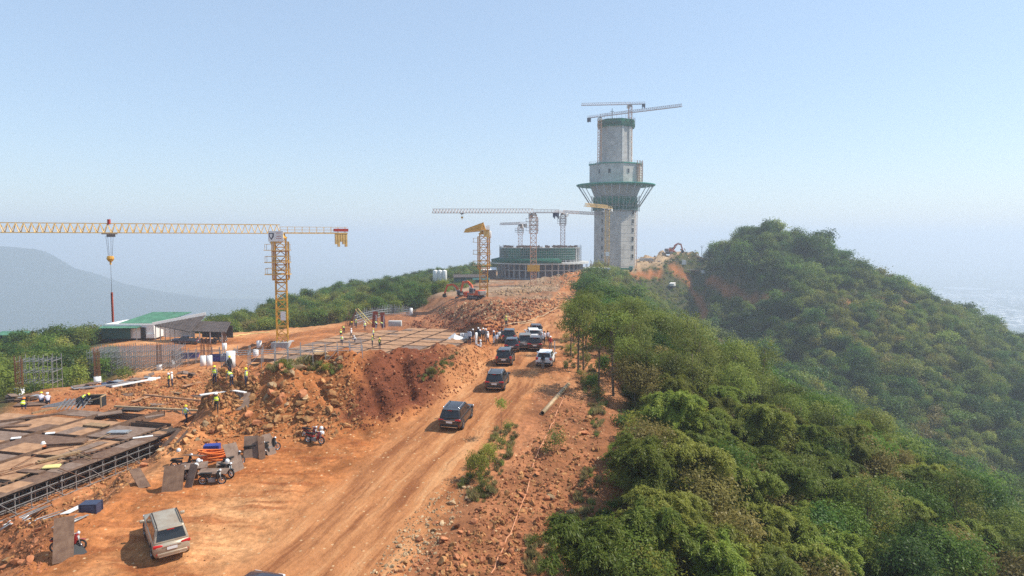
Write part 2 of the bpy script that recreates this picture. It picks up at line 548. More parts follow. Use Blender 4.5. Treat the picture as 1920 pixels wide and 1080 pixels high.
def ground_mat():
    m = bpy.data.materials.new('laterite_ground')
    m.use_nodes = True
    nt = m.node_tree; N = nt.nodes.new; Lk = nt.links.new
    b = nt.nodes['Principled BSDF']
    b.inputs['Roughness'].default_value = .95
    b.inputs['Specular IOR Level'].default_value = .12
    def at(n):
        a = N('ShaderNodeAttribute'); a.attribute_name = n; return a
    soil, road, yard, lat, lon = at('soil'), at('road'), at('yard'), at('lat'), at('lon')
    geo = N('ShaderNodeNewGeometry')
    def noise(vec, sc, det=4, rough=.6):
        n = N('ShaderNodeTexNoise'); n.inputs['Scale'].default_value = sc; n.inputs['Detail'].default_value = det; n.inputs['Roughness'].default_value = rough
        Lk(vec, n.inputs['Vector']); return n.outputs['Fac']
    def rng_(v, a, b_, c=0., d=1.):
        r = N('ShaderNodeMapRange'); r.inputs[1].default_value = a; r.inputs[2].default_value = b_; r.inputs[3].default_value = c; r.inputs[4].default_value = d
        Lk(v, r.inputs[0]); return r.outputs[0]
    def mul(a, b_):
        x = N('ShaderNodeMath'); x.operation = 'MULTIPLY'
        Lk(a, x.inputs[0])
        if isinstance(b_, (int, float)): x.inputs[1].default_value = b_
        else: Lk(b_, x.inputs[1])
        return x.outputs[0]
    def mix(c1, c2, f, mode='MIX'):
        x = N('ShaderNodeMix'); x.data_type = 'RGBA'; x.blend_type = mode
        Lk(f, x.inputs[0])
        for k, c in ((6, c1), (7, c2)):
            if isinstance(c, tuple): x.inputs[k].default_value = (*c, 1)
            else: Lk(c, x.inputs[k])
        return x.outputs[2]
    pos = geo.outputs['Position']
    n_f = noise(pos, 2.6, 5, .68)
    n_m = noise(pos, .5, 4)
    c = soil.outputs['Color']
    # wheel tracks: noise drawn out along the road
    cx = N('ShaderNodeCombineXYZ'); wob = N('ShaderNodeMath'); wob.operation = 'MULTIPLY_ADD'; Lk(noise(pos, .11, 3), wob.inputs[0]); wob.inputs[1].default_value = 1.8; Lk(lat.outputs['Fac'], wob.inputs[2])
    Lk(wob.outputs[0], cx.inputs[0]); Lk(mul(lon.outputs['Fac'], .09), cx.inputs[1])
    st = noise(cx.outputs[0], .8, 5, .62)
    st2 = noise(cx.outputs[0], 3.4, 3, .5)
    roadf = road.outputs['Fac']
    c = mix(c, (.41, .180, .074), mul(roadf, .85))
    c = mix(c, (.215, .078, .030), mul(mul(rng_(st, .50, .62), roadf), .9))
    c = mix(c, (.56, .30, .14), mul(mul(rng_(st, .47, .37), roadf), .6))
    c = mix(c, (.20, .075, .03), mul(mul(mul(rng_(st2, .52, .68), roadf), rng_(n_m, .40, .62)), .7))
    # sweeping tyre marks across the yard
    wv = N('ShaderNodeTexNoise'); wv.inputs['Scale'].default_value = .9; wv.inputs['Detail'].default_value = 4
    mp = N('ShaderNodeMapping'); mp.inputs['Rotation'].default_value = (0, 0, R(28)); mp.inputs['Scale'].default_value = (.22, 1.6, 1)
    Lk(pos, mp.inputs[0]); Lk(mp.outputs[0], wv.inputs['Vector'])
    c = mix(c, (.25, .075, .024), mul(mul(rng_(wv.outputs['Fac'], .50, .63), yard.outputs['Fac']), .7))
    c = mix(c, (.48, .22, .09), mul(mul(rng_(n_m, .52, .66), yard.outputs['Fac']), .3))
    # fine speckle of grit
    vo = N('ShaderNodeTexVoronoi'); vo.inputs['Scale'].default_value = 3.2
    Lk(pos, vo.inputs['Vector'])
    hs = N('ShaderNodeSeparateColor'); Lk(vo.outputs['Color'], hs.inputs[0])
    c = mix(c, (.50, .32, .17), mul(rng_(hs.outputs[0], .80, .86), rng_(vo.outputs['Distance'], .30, .18)), 'MIX')
    # keep the grit off vegetation and plain by scaling with how red the soil is
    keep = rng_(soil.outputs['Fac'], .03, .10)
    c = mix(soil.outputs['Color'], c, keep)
    v = N('ShaderNodeMix'); v.data_type = 'RGBA'; v.blend_type = 'MULTIPLY'; v.inputs[0].default_value = 1
    vv = N('ShaderNodeCombineColor'); f = rng_(n_f, .3, .7, .62, 1.32)
    sm = N('ShaderNodeMix'); sm.data_type = 'FLOAT'; Lk(mul(roadf, .65), sm.inputs[0]); Lk(f, sm.inputs[2]); sm.inputs[3].default_value = .95; f = sm.outputs[0]
    for k in range(3): Lk(f, vv.inputs[k])
    Lk(c, v.inputs[6]); Lk(vv.outputs[0], v.inputs[7])
    Lk(v.outputs[2], b.inputs['Base Color'])
    bp = N('ShaderNodeBump'); bp.inputs['Strength'].default_value = .6; bp.inputs['Distance'].default_value = .18
    Lk(n_f, bp.inputs['Height']); Lk(bp.outputs[0], b.inputs['Normal'])
    return m
me.materials.append(ground_mat())
ground = place('ground', me)
tag(ground, 'orange laterite ridge with forested flanks and hazy plain below', 'ground', kind='structure')

# mountain far to the left
mx_, my_ = np.meshgrid(np.linspace(-4200, -700, 150), np.linspace(1700, 4200, 110))
spine = np.interp(mx_, [-4200, -3000, -2300, -2010, -1890, -1820, -1690, -1580, -1470, -1304, -1118, -700], [-40, 20, 32, 22, 6, -10, -104, -150, -190, -228, -280, -325])
_dy = np.abs(my_ - (2650 + 120 * np.sin(mx_ * .004)))
mz = -318 + (spine + 318) * np.clip(1 - _dy / 1150, 0, 1) ** 1.15 + 45 * fbm(mx_ * .006, my_ * .006, 81, 4) * np.clip(1 - _dy / 1150, 0, 1) * np.clip((spine + 318) / 200, 0, 1)
mi = np.arange(mx_.size).reshape(mx_.shape)
mq = np.stack([mi[:-1, :-1], mi[:-1, 1:], mi[1:, 1:], mi[1:, :-1]], -1).reshape(-1, 4)
mme = np_mesh('mountain', np.stack([mx_, my_, mz], -1).reshape(-1, 3), mq, [mat('forested_mountain', (.030, .056, .044), .95, noise=.5, scale=.02, coords='Generated')], True)
tag(place('mountain', mme), 'blue hazy mountain sloping down beyond the left treeline', 'mountain', kind='structure')

# ------------------------------------------------------------------ air
hz = MB()
hz.box((0, 7350, -105), (28400, 15800, 412))
m_haze = bpy.data.materials.new('haze')
m_haze.use_nodes = True
hn = m_haze.node_tree
hn.nodes.remove(hn.nodes['Principled BSDF'])
pv = hn.nodes.new('ShaderNodeVolumePrincipled')
pv.inputs['Color'].default_value = (.69, .77, .88, 1)
pv.inputs['Density'].default_value = .00045
pv.inputs['Anisotropy'].default_value = .15
hn.links.new(pv.outputs[0], hn.nodes['Material Output'].inputs['Volume'])
haze = hz.build('haze', m_haze)
tag(haze, 'pale blue haze lying over the ridge and plain', 'haze', kind='stuff')
# ------------------------------------------------------------------ vegetation
def leaf_mat(name, c1, c2, c3=None, trans=.48):
    """c1..c2 vary leaf by leaf, and the whole plant shifts towards c3"""
    m = bpy.data.materials.new(name); m.use_nodes = True
    nt = m.node_tree; N = nt.nodes.new; Lk = nt.links.new
    nt.nodes.remove(nt.nodes['Principled BSDF'])
    at = N('ShaderNodeAttribute'); at.attribute_name = 'leaf'
    oi = N('ShaderNodeObjectInfo')
    m1 = N('ShaderNodeMix'); m1.data_type = 'RGBA'; m1.inputs[6].default_value = (*c1, 1); m1.inputs[7].default_value = (*c2, 1)
    Lk(at.outputs['Fac'], m1.inputs[0])
    m2 = N('ShaderNodeMix'); m2.data_type = 'RGBA'; m2.inputs[7].default_value = (*(c3 or c2), 1)
    mr = N('ShaderNodeMapRange'); mr.inputs[1].default_value = .35; mr.inputs[2].default_value = 1; mr.inputs[3].default_value = 0; mr.inputs[4].default_value = .8
    Lk(oi.outputs['Random'], mr.inputs[0]); Lk(mr.outputs[0], m2.inputs[0]); Lk(m1.outputs[2], m2.inputs[6])
    hv = N('ShaderNodeHueSaturation')
    ml = N('ShaderNodeMath'); ml.operation = 'MULTIPLY'; ml.inputs[1].default_value = 7.31
    fr = N('ShaderNodeMath'); fr.operation = 'FRACT'
    Lk(oi.outputs['Random'], ml.inputs[0]); Lk(ml.outputs[0], fr.inputs[0])
    vr = N('ShaderNodeMapRange'); vr.inputs[3].default_value = .62; vr.inputs[4].default_value = 1.4
    Lk(fr.outputs[0], vr.inputs[0]); Lk(vr.outputs[0], hv.inputs['Value'])
    Lk(m2.outputs[2], hv.inputs['Color'])
    df = N('ShaderNodeBsdfDiffuse'); tr = N('ShaderNodeBsdfTranslucent'); gl = N('ShaderNodeBsdfGlossy')
    gl.inputs['Roughness'].default_value = .45
    Lk(hv.outputs[0], df.inputs[0]); Lk(hv.outputs[0], tr.inputs[0])
    mxs = N('ShaderNodeMixShader'); mxs.inputs[0].default_value = trans
    Lk(df.outputs[0], mxs.inputs[1]); Lk(tr.outputs[0], mxs.inputs[2])
    mx2 = N('ShaderNodeMixShader'); mx2.inputs[0].default_value = .012
    Lk(mxs.outputs[0], mx2.inputs[1]); Lk(gl.outputs[0], mx2.inputs[2])
    Lk(mx2.outputs[0], nt.nodes['Material Output'].inputs[0])
    MATS[name] = m
    return m
LM = {
    'bamboo': leaf_mat('bamboo_leaves', (0.108, 0.171, 0.025), (0.242, 0.281, 0.048), (0.277, 0.264, 0.053)),
    'broad': leaf_mat('broad_leaves', (0.063, 0.130, 0.019), (0.139, 0.215, 0.032), (0.170, 0.199, 0.036)),
    'dark': leaf_mat('dark_leaves', (0.035, 0.094, 0.017), (0.088, 0.163, 0.027), (0.071, 0.124, 0.028)),
    'thin': leaf_mat('thin_leaves', (0.103, 0.158, 0.027), (0.228, 0.262, 0.053), (0.199, 0.201, 0.050), .45),
    'brown': leaf_mat('brown_leaves', (0.145, 0.127, 0.036), (0.268, 0.205, 0.063), (0.186, 0.165, 0.046)),
    'gold': leaf_mat('golden_leaves', (0.165, 0.193, 0.027), (0.319, 0.298, 0.050), (0.242, 0.243, 0.046)),
}
BARK = mat('grey_brown_bark', (.15, .11, .075), .9, noise=.5, scale=6, bump=.4)
CULM = mat('bamboo_culm', (.20, .17, .06), .6, noise=.4, scale=3)

def unit(v):
    return v / np.maximum(np.linalg.norm(v, axis=-1, keepdims=True), 1e-9)

def leaves(c, nrm, axis_, ln, wd, val):
    """one lozenge per leaf"""
    n = len(c)
    nrm = unit(nrm)
    a = unit(axis_ - (axis_ * nrm).sum(-1, keepdims=True) * nrm)
    s = np.cross(nrm, a)
    ln = ln[:, None]; wd = wd[:, None]
    v = np.stack([c - a * ln * .5, c + s * wd * .5, c + a * ln * .5, c - s * wd * .5], 1).reshape(-1, 3)
    f = np.arange(4 * n).reshape(n, 4)
    return v, f, np.repeat(val, 4)

def leaf_obj_mesh(name, parts, m):
    v = np.concatenate([p[0] for p in parts]); val = np.concatenate([p[2] for p in parts])
    off, fs = 0, []
    for p in parts:
        fs.append(p[1] + off); off += len(p[0])
    me = np_mesh(name, v, np.concatenate(fs), [m])
    attr_f(me, 'leaf', val)
    return me

def crown_broad(name, m, w, h, z0, nleaf, ls, lobes, rg, flat=.8, spread=.42):
    """foliage gathered in clumps round a set of lobes"""
    ps = []
    cs = []
    for k in range(lobes):
        an = rg.uniform(0, 2 * math.pi); rr = w * .5 * math.sqrt(rg.uniform(.05, 1)) * .72
        zz = z0 + h * (rg.uniform(.30, .86) if rr > w * .18 else rg.uniform(.55, .9))
        cs.append((rr * math.cos(an), rr * math.sin(an), zz, rg.uniform(.20, .36) * w * (.75 if rr > w * .25 else 1)))
    wt = np.array([c[3] ** 2 for c in cs]); wt /= wt.sum()
    for c, f in zip(cs, wt):
        # each lobe: many little tufts on its shell
        nt_ = max(4, int(nleaf * f / 14))
        d = unit(rg.normal(size=(nt_, 3)) * np.array([1, 1, .9]) + np.array([0, 0, .28]))
        r = c[3] * rg.uniform(.62, 1.06, (nt_, 1)) ** .6
        tc = np.array(c[:3]) + d * r * np.array([1, 1, flat])
        nl = 14
        q = np.repeat(tc, nl, 0) + rg.normal(size=(nt_ * nl, 3)) * ls * 1.25
        dd = np.repeat(d, nl, 0)
        nrm = dd * .8 + np.array([0, 0, .40]) + rg.normal(size=q.shape) * spread
        ax = rg.normal(size=q.shape) + np.array([0, 0, -.5]) + dd * .5
        L = ls * rg.uniform(.7, 1.4, len(q))
        tv = np.repeat(rg.uniform(0, 1, nt_), nl)
        ps.append(leaves(q, nrm, ax, L, L * .55, np.clip(.55 * tv + .45 * rg.uniform(0, 1, len(q)), 0, 1)))
    return leaf_obj_mesh(name, ps, m), cs

def trunk_mesh(name, h, r, cs, z0, rg, lean=.2, n=6):
    b = MB()
    tx, ty = rg.uniform(-lean, lean), rg.uniform(-lean, lean)
    top = Vector((tx * h * .4, ty * h * .4, h))
    mid = Vector((tx * h * .1, ty * h * .25, h * .5))
    b.tube([(0, 0, -.5), (0, 0, .1), mid, top], r, n, r * .45)
    for c in cs:
        e = Vector(c[:3])
        s = mid.lerp(top, rg.uniform(.1, .95))
        m_ = s.lerp(e, .55) + Vector((0, 0, -.12 * (e - s).length))
        b.tube([s, m_, e], r * .42, 4, r * .14, caps=False)
    return b.mesh(name, BARK)

def crown_bamboo(name, m, n_culm, h, spread, nl, ll, rg):
    """arching culms with hanging sprays; returns leaves and the culms' mesh"""
    b = MB(); ps = []
    for k in range(n_culm):
        an = rg.uniform(0, 2 * math.pi); hh = h * rg.uniform(.7, 1.08); out = spread * rg.uniform(.25, 1.0)
        x0, y0 = rg.normal(0, .32, 2)
        t = np.linspace(0, 1, 9)
        px = x0 + math.cos(an) * out * t ** 2.4
        py = y0 + math.sin(an) * out * t ** 2.4
        pz = hh * (np.sin(np.clip(t * 1.95, 0, 2.2)) / 1.0) * (1 - .06 * t)
        pts = np.stack([px, py, pz], -1)
        b.tube([pts[0] - [0, 0, .5]] + [tuple(p) for p in pts], .045, 4, .012, caps=False)
        u = rg.uniform(.30, 1.0, nl) ** .8
        seg = np.clip(u * 8, 0, 7.999); i = seg.astype(int); fr = (seg - i)[:, None]
        c = pts[i] * (1 - fr) + pts[i + 1] * fr
        # sprays: side twigs that hang
        tw = np.floor(u * 22) * 7.7 + k * 3.1
        ta = (np.sin(tw * 12.9898) * 43758.5453) % 1 * 2 * math.pi
        ext = rg.uniform(0, 1, nl)
        tl = .95 * (1.15 - .55 * u)
        side = np.stack([np.cos(ta), np.sin(ta), np.zeros(nl)], -1)
        c = c + side * (ext * tl)[:, None] + np.array([0, 0, -1.0]) * ((ext ** 1.7) * tl * .5)[:, None] + rg.normal(size=c.shape) * .10
        ax = side * .75 + np.array([0, 0, -.7]) * (.25 + ext)[:, None] + rg.normal(size=c.shape) * .35
        nrm = side * .35 + np.array([0, 0, .9]) + rg.normal(size=c.shape) * .4
        L = ll * rg.uniform(.7, 1.4, nl)
        ps.append(leaves(c, nrm, ax, L, L * .26, np.clip(.25 + .5 * ((np.sin(tw * 3.7) * 517.1) % 1) + rg.normal(0, .15, nl), 0, 1)))
    return leaf_obj_mesh(name, ps, m), b.mesh(name + '_culms', CULM)

RG = np.random.default_rng(11)
# near kinds: (name, category, crown mesh, trunk mesh, crown width)
NEAR = {}
for i in range(3):
    cm, tm = crown_bamboo('bamboo_leaves', LM['bamboo'], 16 + 4 * i, 5.0 + .7 * i, 2.4 + .3 * i, 1700, .21, RG)
    NEAR['bamboo%d' % i] = ('bamboo', cm, tm, 5.2)
for i in range(3):
    w, h = 4.4 + .7 * i, 3.6 + .4 * i
    cm, cs = crown_broad('broadleaf_crown', LM['broad'], w, h, 1.2, 9000, .17, 11 + 2 * i, RG)
    NEAR['broad%d' % i] = ('broad', cm, trunk_mesh('broadleaf_trunk', 3.4 + .4 * i, .13, cs, 1.2, RG), w)
for i in range(2):
    cm, cs = crown_broad('dark_crown', LM['dark'], 4.8 + i, 4.4, 1.4, 9000, .2, 12, RG)
    NEAR['dark%d' % i] = ('dark', cm, trunk_mesh('dark_trunk', 4.4, .16, cs, 1.4, RG), 5.0)
for i in range(2):
    cm, cs = crown_broad('brown_crown', LM['brown'], 4.0 + .5 * i, 3.8, 1.2, 5200, .19, 9, RG)
    NEAR['brown%d' % i] = ('brown', cm, trunk_mesh('brown_trunk', 3.6, .12, cs, 1.2, RG), 4.3)
for i in range(2):
    cm, cs = crown_broad('golden_crown', LM['gold'], 3.8 + .6 * i, 3.4, 1.0, 7000, .17, 9, RG)
    NEAR['gold%d' % i] = ('gold', cm, trunk_mesh('golden_trunk', 3.2, .12, cs, 1.0, RG), 4.2)
for i in range(3):
    cm, cs = crown_broad('thin_crown', LM['thin'], 4.0 + .5 * i, 4.6 + .6 * i, 2.9, 3300, .17, 15, RG, flat=.55)
    NEAR['thin%d' % i] = ('thin', cm, trunk_mesh('thin_trunk', 6.9 + .5 * i, .11, cs, 2.9, RG, .25), 4.2)

# far kinds, few large leaves
FARC = bpy.data.collections.new('far_tree_kinds')
FARK = []
for k, (mn, w, h, z0, n, ls, lobes) in enumerate([('broad', 4.6, 3.8, .6, 1300, .44, 8), ('broad', 5.4, 4.8, .8, 1500, .46, 9), ('dark', 5.0, 4.8, .8, 1500, .46, 8), ('bamboo', 4.2, 3.8, .4, 1200, .4, 9),
                                                  ('brown', 4.0, 3.4, .6, 700, .45, 9), ('thin', 3.8, 4.6, 1.4, 650, .42, 12), ('gold', 4.0, 3.4, .6, 800, .44, 9), ('bamboo', 4.8, 4.2, .3, 1000, .42, 14)]):
    cm, cs = crown_broad('far_crown_%d' % k, LM[mn], w, h, z0, n, ls, lobes, RG, .8, .28)
    o = bpy.data.objects.new('far_crown_%02d' % k, cm)
    FARC.objects.link(o); FARK.append(o)

def scatter(name, coll, pts, rot, scl, idx, label, cat=None, kind='stuff'):
    """one object whose pieces are set out on points by geometry nodes"""
    pts = np.asarray(pts, dtype=np.float32)
    me = bpy.data.meshes.new(name)
    me.vertices.add(len(pts)); me.vertices.foreach_set('co', pts.ravel())
    a = me.attributes.new('rot', 'FLOAT_VECTOR', 'POINT'); a.data.foreach_set('vector', np.asarray(rot, np.float32).ravel())
    a = me.attributes.new('scl', 'FLOAT_VECTOR', 'POINT'); a.data.foreach_set('vector', np.asarray(scl, np.float32).ravel())
    a = me.attributes.new('pick', 'INT', 'POINT'); a.data.foreach_set('value', np.asarray(idx, np.int32).ravel())
    me.update()
    o = place(name, me)
    ng = bpy.data.node_groups.new(name + '_scatter', 'GeometryNodeTree')
    ng.interface.new_socket('Geometry', in_out='INPUT', socket_type='NodeSocketGeometry')
    ng.interface.new_socket('Geometry', in_out='OUTPUT', socket_type='NodeSocketGeometry')
    N = ng.nodes.new; Lk = ng.links.new
    gi, go = N('NodeGroupInput'), N('NodeGroupOutput')
    ci = N('GeometryNodeCollectionInfo'); ci.inputs[0].default_value = coll
    ci.inputs['Separate Children'].default_value = True; ci.inputs['Reset Children'].default_value = True
    ip = N('GeometryNodeInstanceOnPoints')
    ip.inputs['Pick Instance'].default_value = True
    def na(n, t):
        x = N('GeometryNodeInputNamedAttribute'); x.data_type = t; x.inputs[0].default_value = n
        return [s for s in x.outputs if s.enabled and s.name == 'Attribute'][0]
    Lk(gi.outputs[0], ip.inputs['Points']); Lk(ci.outputs[0], ip.inputs['Instance'])
    Lk(na('pick', 'INT'), ip.inputs['Instance Index'])
    Lk(na('rot', 'FLOAT_VECTOR'), ip.inputs['Rotation']); Lk(na('scl', 'FLOAT_VECTOR'), ip.inputs['Scale'])
    Lk(ip.outputs[0], go.inputs[0])
    md = o.modifiers.new('scatter', 'NODES'); md.node_group = ng
    return tag(o, label, cat, kind=kind)

def in_view(x, y, z, mx=140, my=200):
    dy = y * _cp - (z - CZ) * _sp
    dz = y * _sp + (z - CZ) * _cp
    dyc = np.maximum(dy, 1)
    px = 960 + FOC * x / dyc; py = 540 - FOC * dz / dyc
    return (dy > 8) & (px > -mx) & (px < 1920 + mx) & (py > -my) & (py < 1080 + my)

def jgrid(x0, x1, y0, y1, s, rg):
    xs, ys = np.meshgrid(np.arange(x0, x1, s), np.arange(y0, y1, s))
    xs = xs.ravel() + rg.uniform(-.5, .5, xs.size) * s; ys = ys.ravel() + rg.uniform(-.5, .5, ys.size) * s
    return xs, ys

# where trees stand
FR = np.random.default_rng(23)
xs1, ys1 = jgrid(-2, 190, 20, 215, 2.55, FR)
xs2, ys2 = jgrid(10, 330, 215, 470, 3.0, FR)
xs3, ys3 = jgrid(-330, 20, 62, 420, 3.6, FR)
tx = np.concatenate([xs1, xs2, xs3]); ty = np.concatenate([ys1, ys2, ys3])
er, el = edge_r(ty), edge_l(ty)
wob = 1.8 * fbm(tx * .12, ty * .12, 91, 2)
dxh = np.where(tx < 124, (tx - 124) * 2.6, tx - 124)
right = (tx > er + np.interp(ty, [25, 29, 36, 46, 75, 110], [.2, 1.2, 2.8, 3.0, 3.6, 1.4]) + wob) | ((np.hypot(dxh, ty - 352) < 52) & (tx > 104))
left = tx < el - 1.5 + 3 * wob
left &= ~((tx > -86) & (ty > 122) & (ty < 150))
left &= ~((tx > -62) & (ty < 106))
_pxl = 960 + FOC * tx / ty
left &= ~((_pxl > 798) & (_pxl < 960) & (ty > 205) & (ty < 312))
right &= ~((ty > 285) & (_pxl > 1180) & (_pxl < 1332))
right &= ~((ty > 190) & (fbm(tx * .05, ty * .05, 93, 3) > .30) & (FR.uniform(0, 1, len(tx)) < .8))
tz = H0(tx, ty, False)
ok = (right | left) & (scar(tx, ty, 1.9) < .05) & in_view(tx, ty, tz + 3, 120, 60) & (tz > -140)
# the fringe of the slope by the road is ragged and open
tx, ty, tz, rt = tx[ok], ty[ok], tz[ok], right[ok]
dist = np.sqrt(tx ** 2 + ty ** 2 + (tz - CZ) ** 2)
patch = fbm(tx * .035, ty * .035, 95, 3) + .5 * FR.uniform(-.5, .5, len(tx))
order = np.argsort(dist)
n_ind = 276
near_ids = [i for i in order if rt[i] or dist[i] < 110][:n_ind]
isn = np.zeros(len(tx), bool); isn[near_ids] = True

TREE_TXT = {
    'bamboo': ('bamboo', 'bamboo', 'feathery bamboo clump'), 'broad': ('broadleaf_tree', 'tree', 'bushy mid-green tree'), 'dark': ('evergreen_tree', 'tree', 'dense dark green tree'),
    'brown': ('dry_leaf_tree', 'tree', 'tree with brownish leaves'), 'gold': ('young_leaf_tree', 'tree', 'tree with golden young leaves'), 'thin': ('slender_tree', 'tree', 'slender olive tree'),
}
def put_tree(kind, x, y, s, rz, where):
    k, cm, tm, w = NEAR[kind]
    nm, cat, lab = TREE_TXT[k]
    lab = ('low ' if s < .84 else 'middling ' if s < .98 else 'tall ') + lab + ' ' + where
    t = thing(nm, lab, cat, (x, y, Hs(x, y) - .1), rz, lab.split(' ', 1)[1])
    t.scale = (s, s, s * FR.uniform(.9, 1.12))
    place('culms' if k == 'bamboo' else 'trunk', tm, t)
    place('foliage' if k == 'bamboo' else 'crown', cm, t)
    return t

def where_of(x, y):
    e = x - float(edge_r(np.array([y]))[0])
    if x < -20: return ('at the left edge of the site, ' + ('before' if y < 80 else 'beside' if y < 92 else 'behind') + ' the open scaffold tower')
    lat = 'at the rubble edge' if e < 6 else 'high on the slope' if e < 13 else 'halfway down the slope' if e < 24 else 'low on the slope' if e < 40 else 'down in the valley'
    lon = 'at the bottom edge' if y < 40 else 'level with the roadside bushes' if y < 50 else 'level with the nearest black car' if y < 60 else 'level with the pipe' if y < 72 else 'level with the white car' if y < 88 else 'level with the parked cars' if y < 110 else 'toward the tower'
    return lat + ', ' + lon
for i in near_ids:
    x, y = tx[i], ty[i]
    e = x - float(edge_r(np.array([y]))[0])
    r = FR.uniform()
    s = FR.uniform(.68, 1.12)
    if x < -20:
        kind = FR.choice(['broad0', 'broad1', 'gold0', 'thin1', 'bamboo0', 'broad2'])
    elif y > 64 and e < 24 and r < .66:
        kind = FR.choice(['thin0', 'thin1', 'thin2']); s = FR.uniform(.68, 1.1)
    elif y <= 64 and r < (.55 if e < 16 else .26):
        kind = FR.choice(['bamboo0', 'bamboo1', 'bamboo2']); s = FR.uniform(.7, 1.1)
    elif patch[i] > .16:
        kind = FR.choice(['gold0', 'gold1', 'brown0', 'broad1', 'bamboo1', 'brown1'])
    elif patch[i] < -.16:
        kind = FR.choice(['dark0', 'dark1', 'broad0', 'broad2', 'bamboo2'])
    else:
        kind = FR.choice(['broad0', 'broad1', 'broad2', 'dark0', 'gold0', 'brown1', 'bamboo0', 'bamboo1', 'thin1', 'brown0'])
    put_tree(kind, x, y, s, FR.uniform(0, 6.28), where_of(x, y))

cm, cs = crown_broad('tall_crown', LM['thin'], 4.4, 5.2, 3.6, 4200, .17, 13, RG, .55)
NEAR['tall0'] = ('thin', cm, trunk_mesh('tall_trunk', 7.6, .16, cs, 3.6, RG, .12), 3.6)
cm, cs = crown_broad('tall_crown', LM['thin'], 3.6, 4.6, 3.2, 3000, .17, 11, RG, .55)
NEAR['tall1'] = ('thin', cm, trunk_mesh('tall_trunk', 6.6, .14, cs, 3.2, RG, .16), 3.0)
for k, (px, py, s, w) in enumerate(((1084, 700, 1.0, 'front one of the tall pair with dark bare trunks on the ridge edge'), (1094, 694, .96, 'back one of the tall pair with dark bare trunks on the ridge edge'), (1070, 668, .72, 'thin grey tree left of the tall bare-trunked pair'), (1122, 735, 1.0, 'tall bare-stemmed tree right of the bare-trunked pair'),
                                  (1150, 742, 1.05, 'tall bare-stemmed tree above the dark bamboo by the rubble'), (1075, 640, .7, 'sparse grey tree beside the far road bend'), (1098, 655, .85, 'olive tree behind the tall bare-trunked pair'), (1112, 640, .9, 'olive tree on the ridge edge toward the tower'))):
    p = G(px, py); t = put_tree('tall%d' % (k % 2), p.x, p.y, s, k * 1.3, ''); t['label'] = w; t['group'] = 'tall slender trees on the ridge edge'

fi = ~isn
fx, fy, fz = tx[fi], ty[fi], tz[fi]
pf = patch[fi]
u = FR.uniform(0, 1, fx.size)
pick = np.where(pf > .14, FR.choice([6, 6, 0, 3, 7, 5, 4], fx.size), np.where(pf < -.14, FR.choice([2, 2, 0, 1, 7, 3], fx.size), FR.choice([0, 1, 2, 3, 1, 5, 6, 7, 0, 3, 2], fx.size)))
fs = np.clip(np.exp(FR.normal(-.24, .30, fx.size)), .4, 1.7)
summit = np.hypot(fx - 128, (fy - 352) * .8) < 46
fs = np.where(fx < -5, np.clip(fs, .42, .82), fs)
fs = np.where((fx > 0) & (fy < 200), np.clip(fs, .4, .95), fs)
fs = np.where(summit & (FR.uniform(0, 1, fx.size) < .5), fs * 1.3, fs)
pick = np.where(summit & (u < .8), FR.choice([0, 1, 2], fx.size), pick)
rz = np.zeros((fx.size, 3)); rz[:, 2] = FR.uniform(0, 6.28, fx.size); rz[:, :2] = FR.normal(0, .1, (fx.size, 2))
sc3 = np.stack([fs * FR.uniform(.85, 1.2, fx.size), fs * FR.uniform(.85, 1.2, fx.size), fs * FR.uniform(.75, 1.15, fx.size)], -1)
fr_ = fx > -5
for nm, msk, lab in (('forest', fr_, 'dense mixed forest covering the far hill and the lower slope'), ('treeline_forest', ~fr_, 'strip of forest on the left flank of the ridge below the horizon')):
    scatter(nm, FARC, np.stack([fx, fy, fz - .1], -1)[msk], rz[msk], sc3[msk], pick[msk], lab)

# low growth between and beneath the trees
UC = bpy.data.collections.new('undergrowth_kinds')
for k, (mn, w, h, n, ls) in enumerate([('broad', 2.2, 1.3, 420, .22), ('bamboo', 2.0, 1.4, 420, .24), ('gold', 1.8, 1.1, 360, .2), ('dark', 2.2, 1.3, 420, .22)]):
    cm, cs = crown_broad('low_growth_%d' % k, LM[mn], w, h, -.25, n, ls, 7, RG)
    UC.objects.link(bpy.data.objects.new('low_growth_%02d' % k, cm))
xs4, ys4 = jgrid(-2, 170, 22, 230, 1.55, FR)
xs5, ys5 = jgrid(10, 300, 230, 450, 2.5, FR)
xs6, ys6 = jgrid(-230, 20, 70, 400, 3.0, FR)
ux = np.concatenate([xs4, xs5, xs6]); uy = np.concatenate([ys4, ys5, ys6])
er, el = edge_r(uy), edge_l(uy)
wob = 2.4 * fbm(ux * .2, uy * .2, 97, 2)
dxh = np.where(ux < 124, (ux - 124) * 2.6, ux - 124)
uz = H0(ux, uy, False)
ok = ((ux > er + np.interp(uy, [25, 29, 36, 46, 75, 110], [-.8, .2, 1.8, 2.4, 3.0, 1.0]) + wob) | (ux < el - 1 + 2 * wob) | ((np.hypot(dxh, uy - 352) < 54) & (ux > 102))) & (scar(ux, uy) < .5) & in_view(ux, uy, uz + 1, 60, 40) & (uz > -130)
ok &= ~((ux > -86) & (ux < -20) & (uy > 122) & (uy < 150)) & ~((ux > -58) & (ux < -20) & (uy < 106))
ux, uy, uz = ux[ok], uy[ok], uz[ok]
rz = np.zeros((ux.size, 3)); rz[:, 2] = FR.uniform(0, 6.28, ux.size)
us = FR.uniform(.5, 1.2, ux.size)
scatter('undergrowth', UC, np.stack([ux, uy, uz], -1), rz, np.stack([us, us, us * FR.uniform(.6, 1.2, us.size)], -1), FR.integers(0, 4, ux.size), 'low bushes and young growth under the trees')
print('TREES near', len(near_ids), 'far', fx.size, 'low', ux.size)
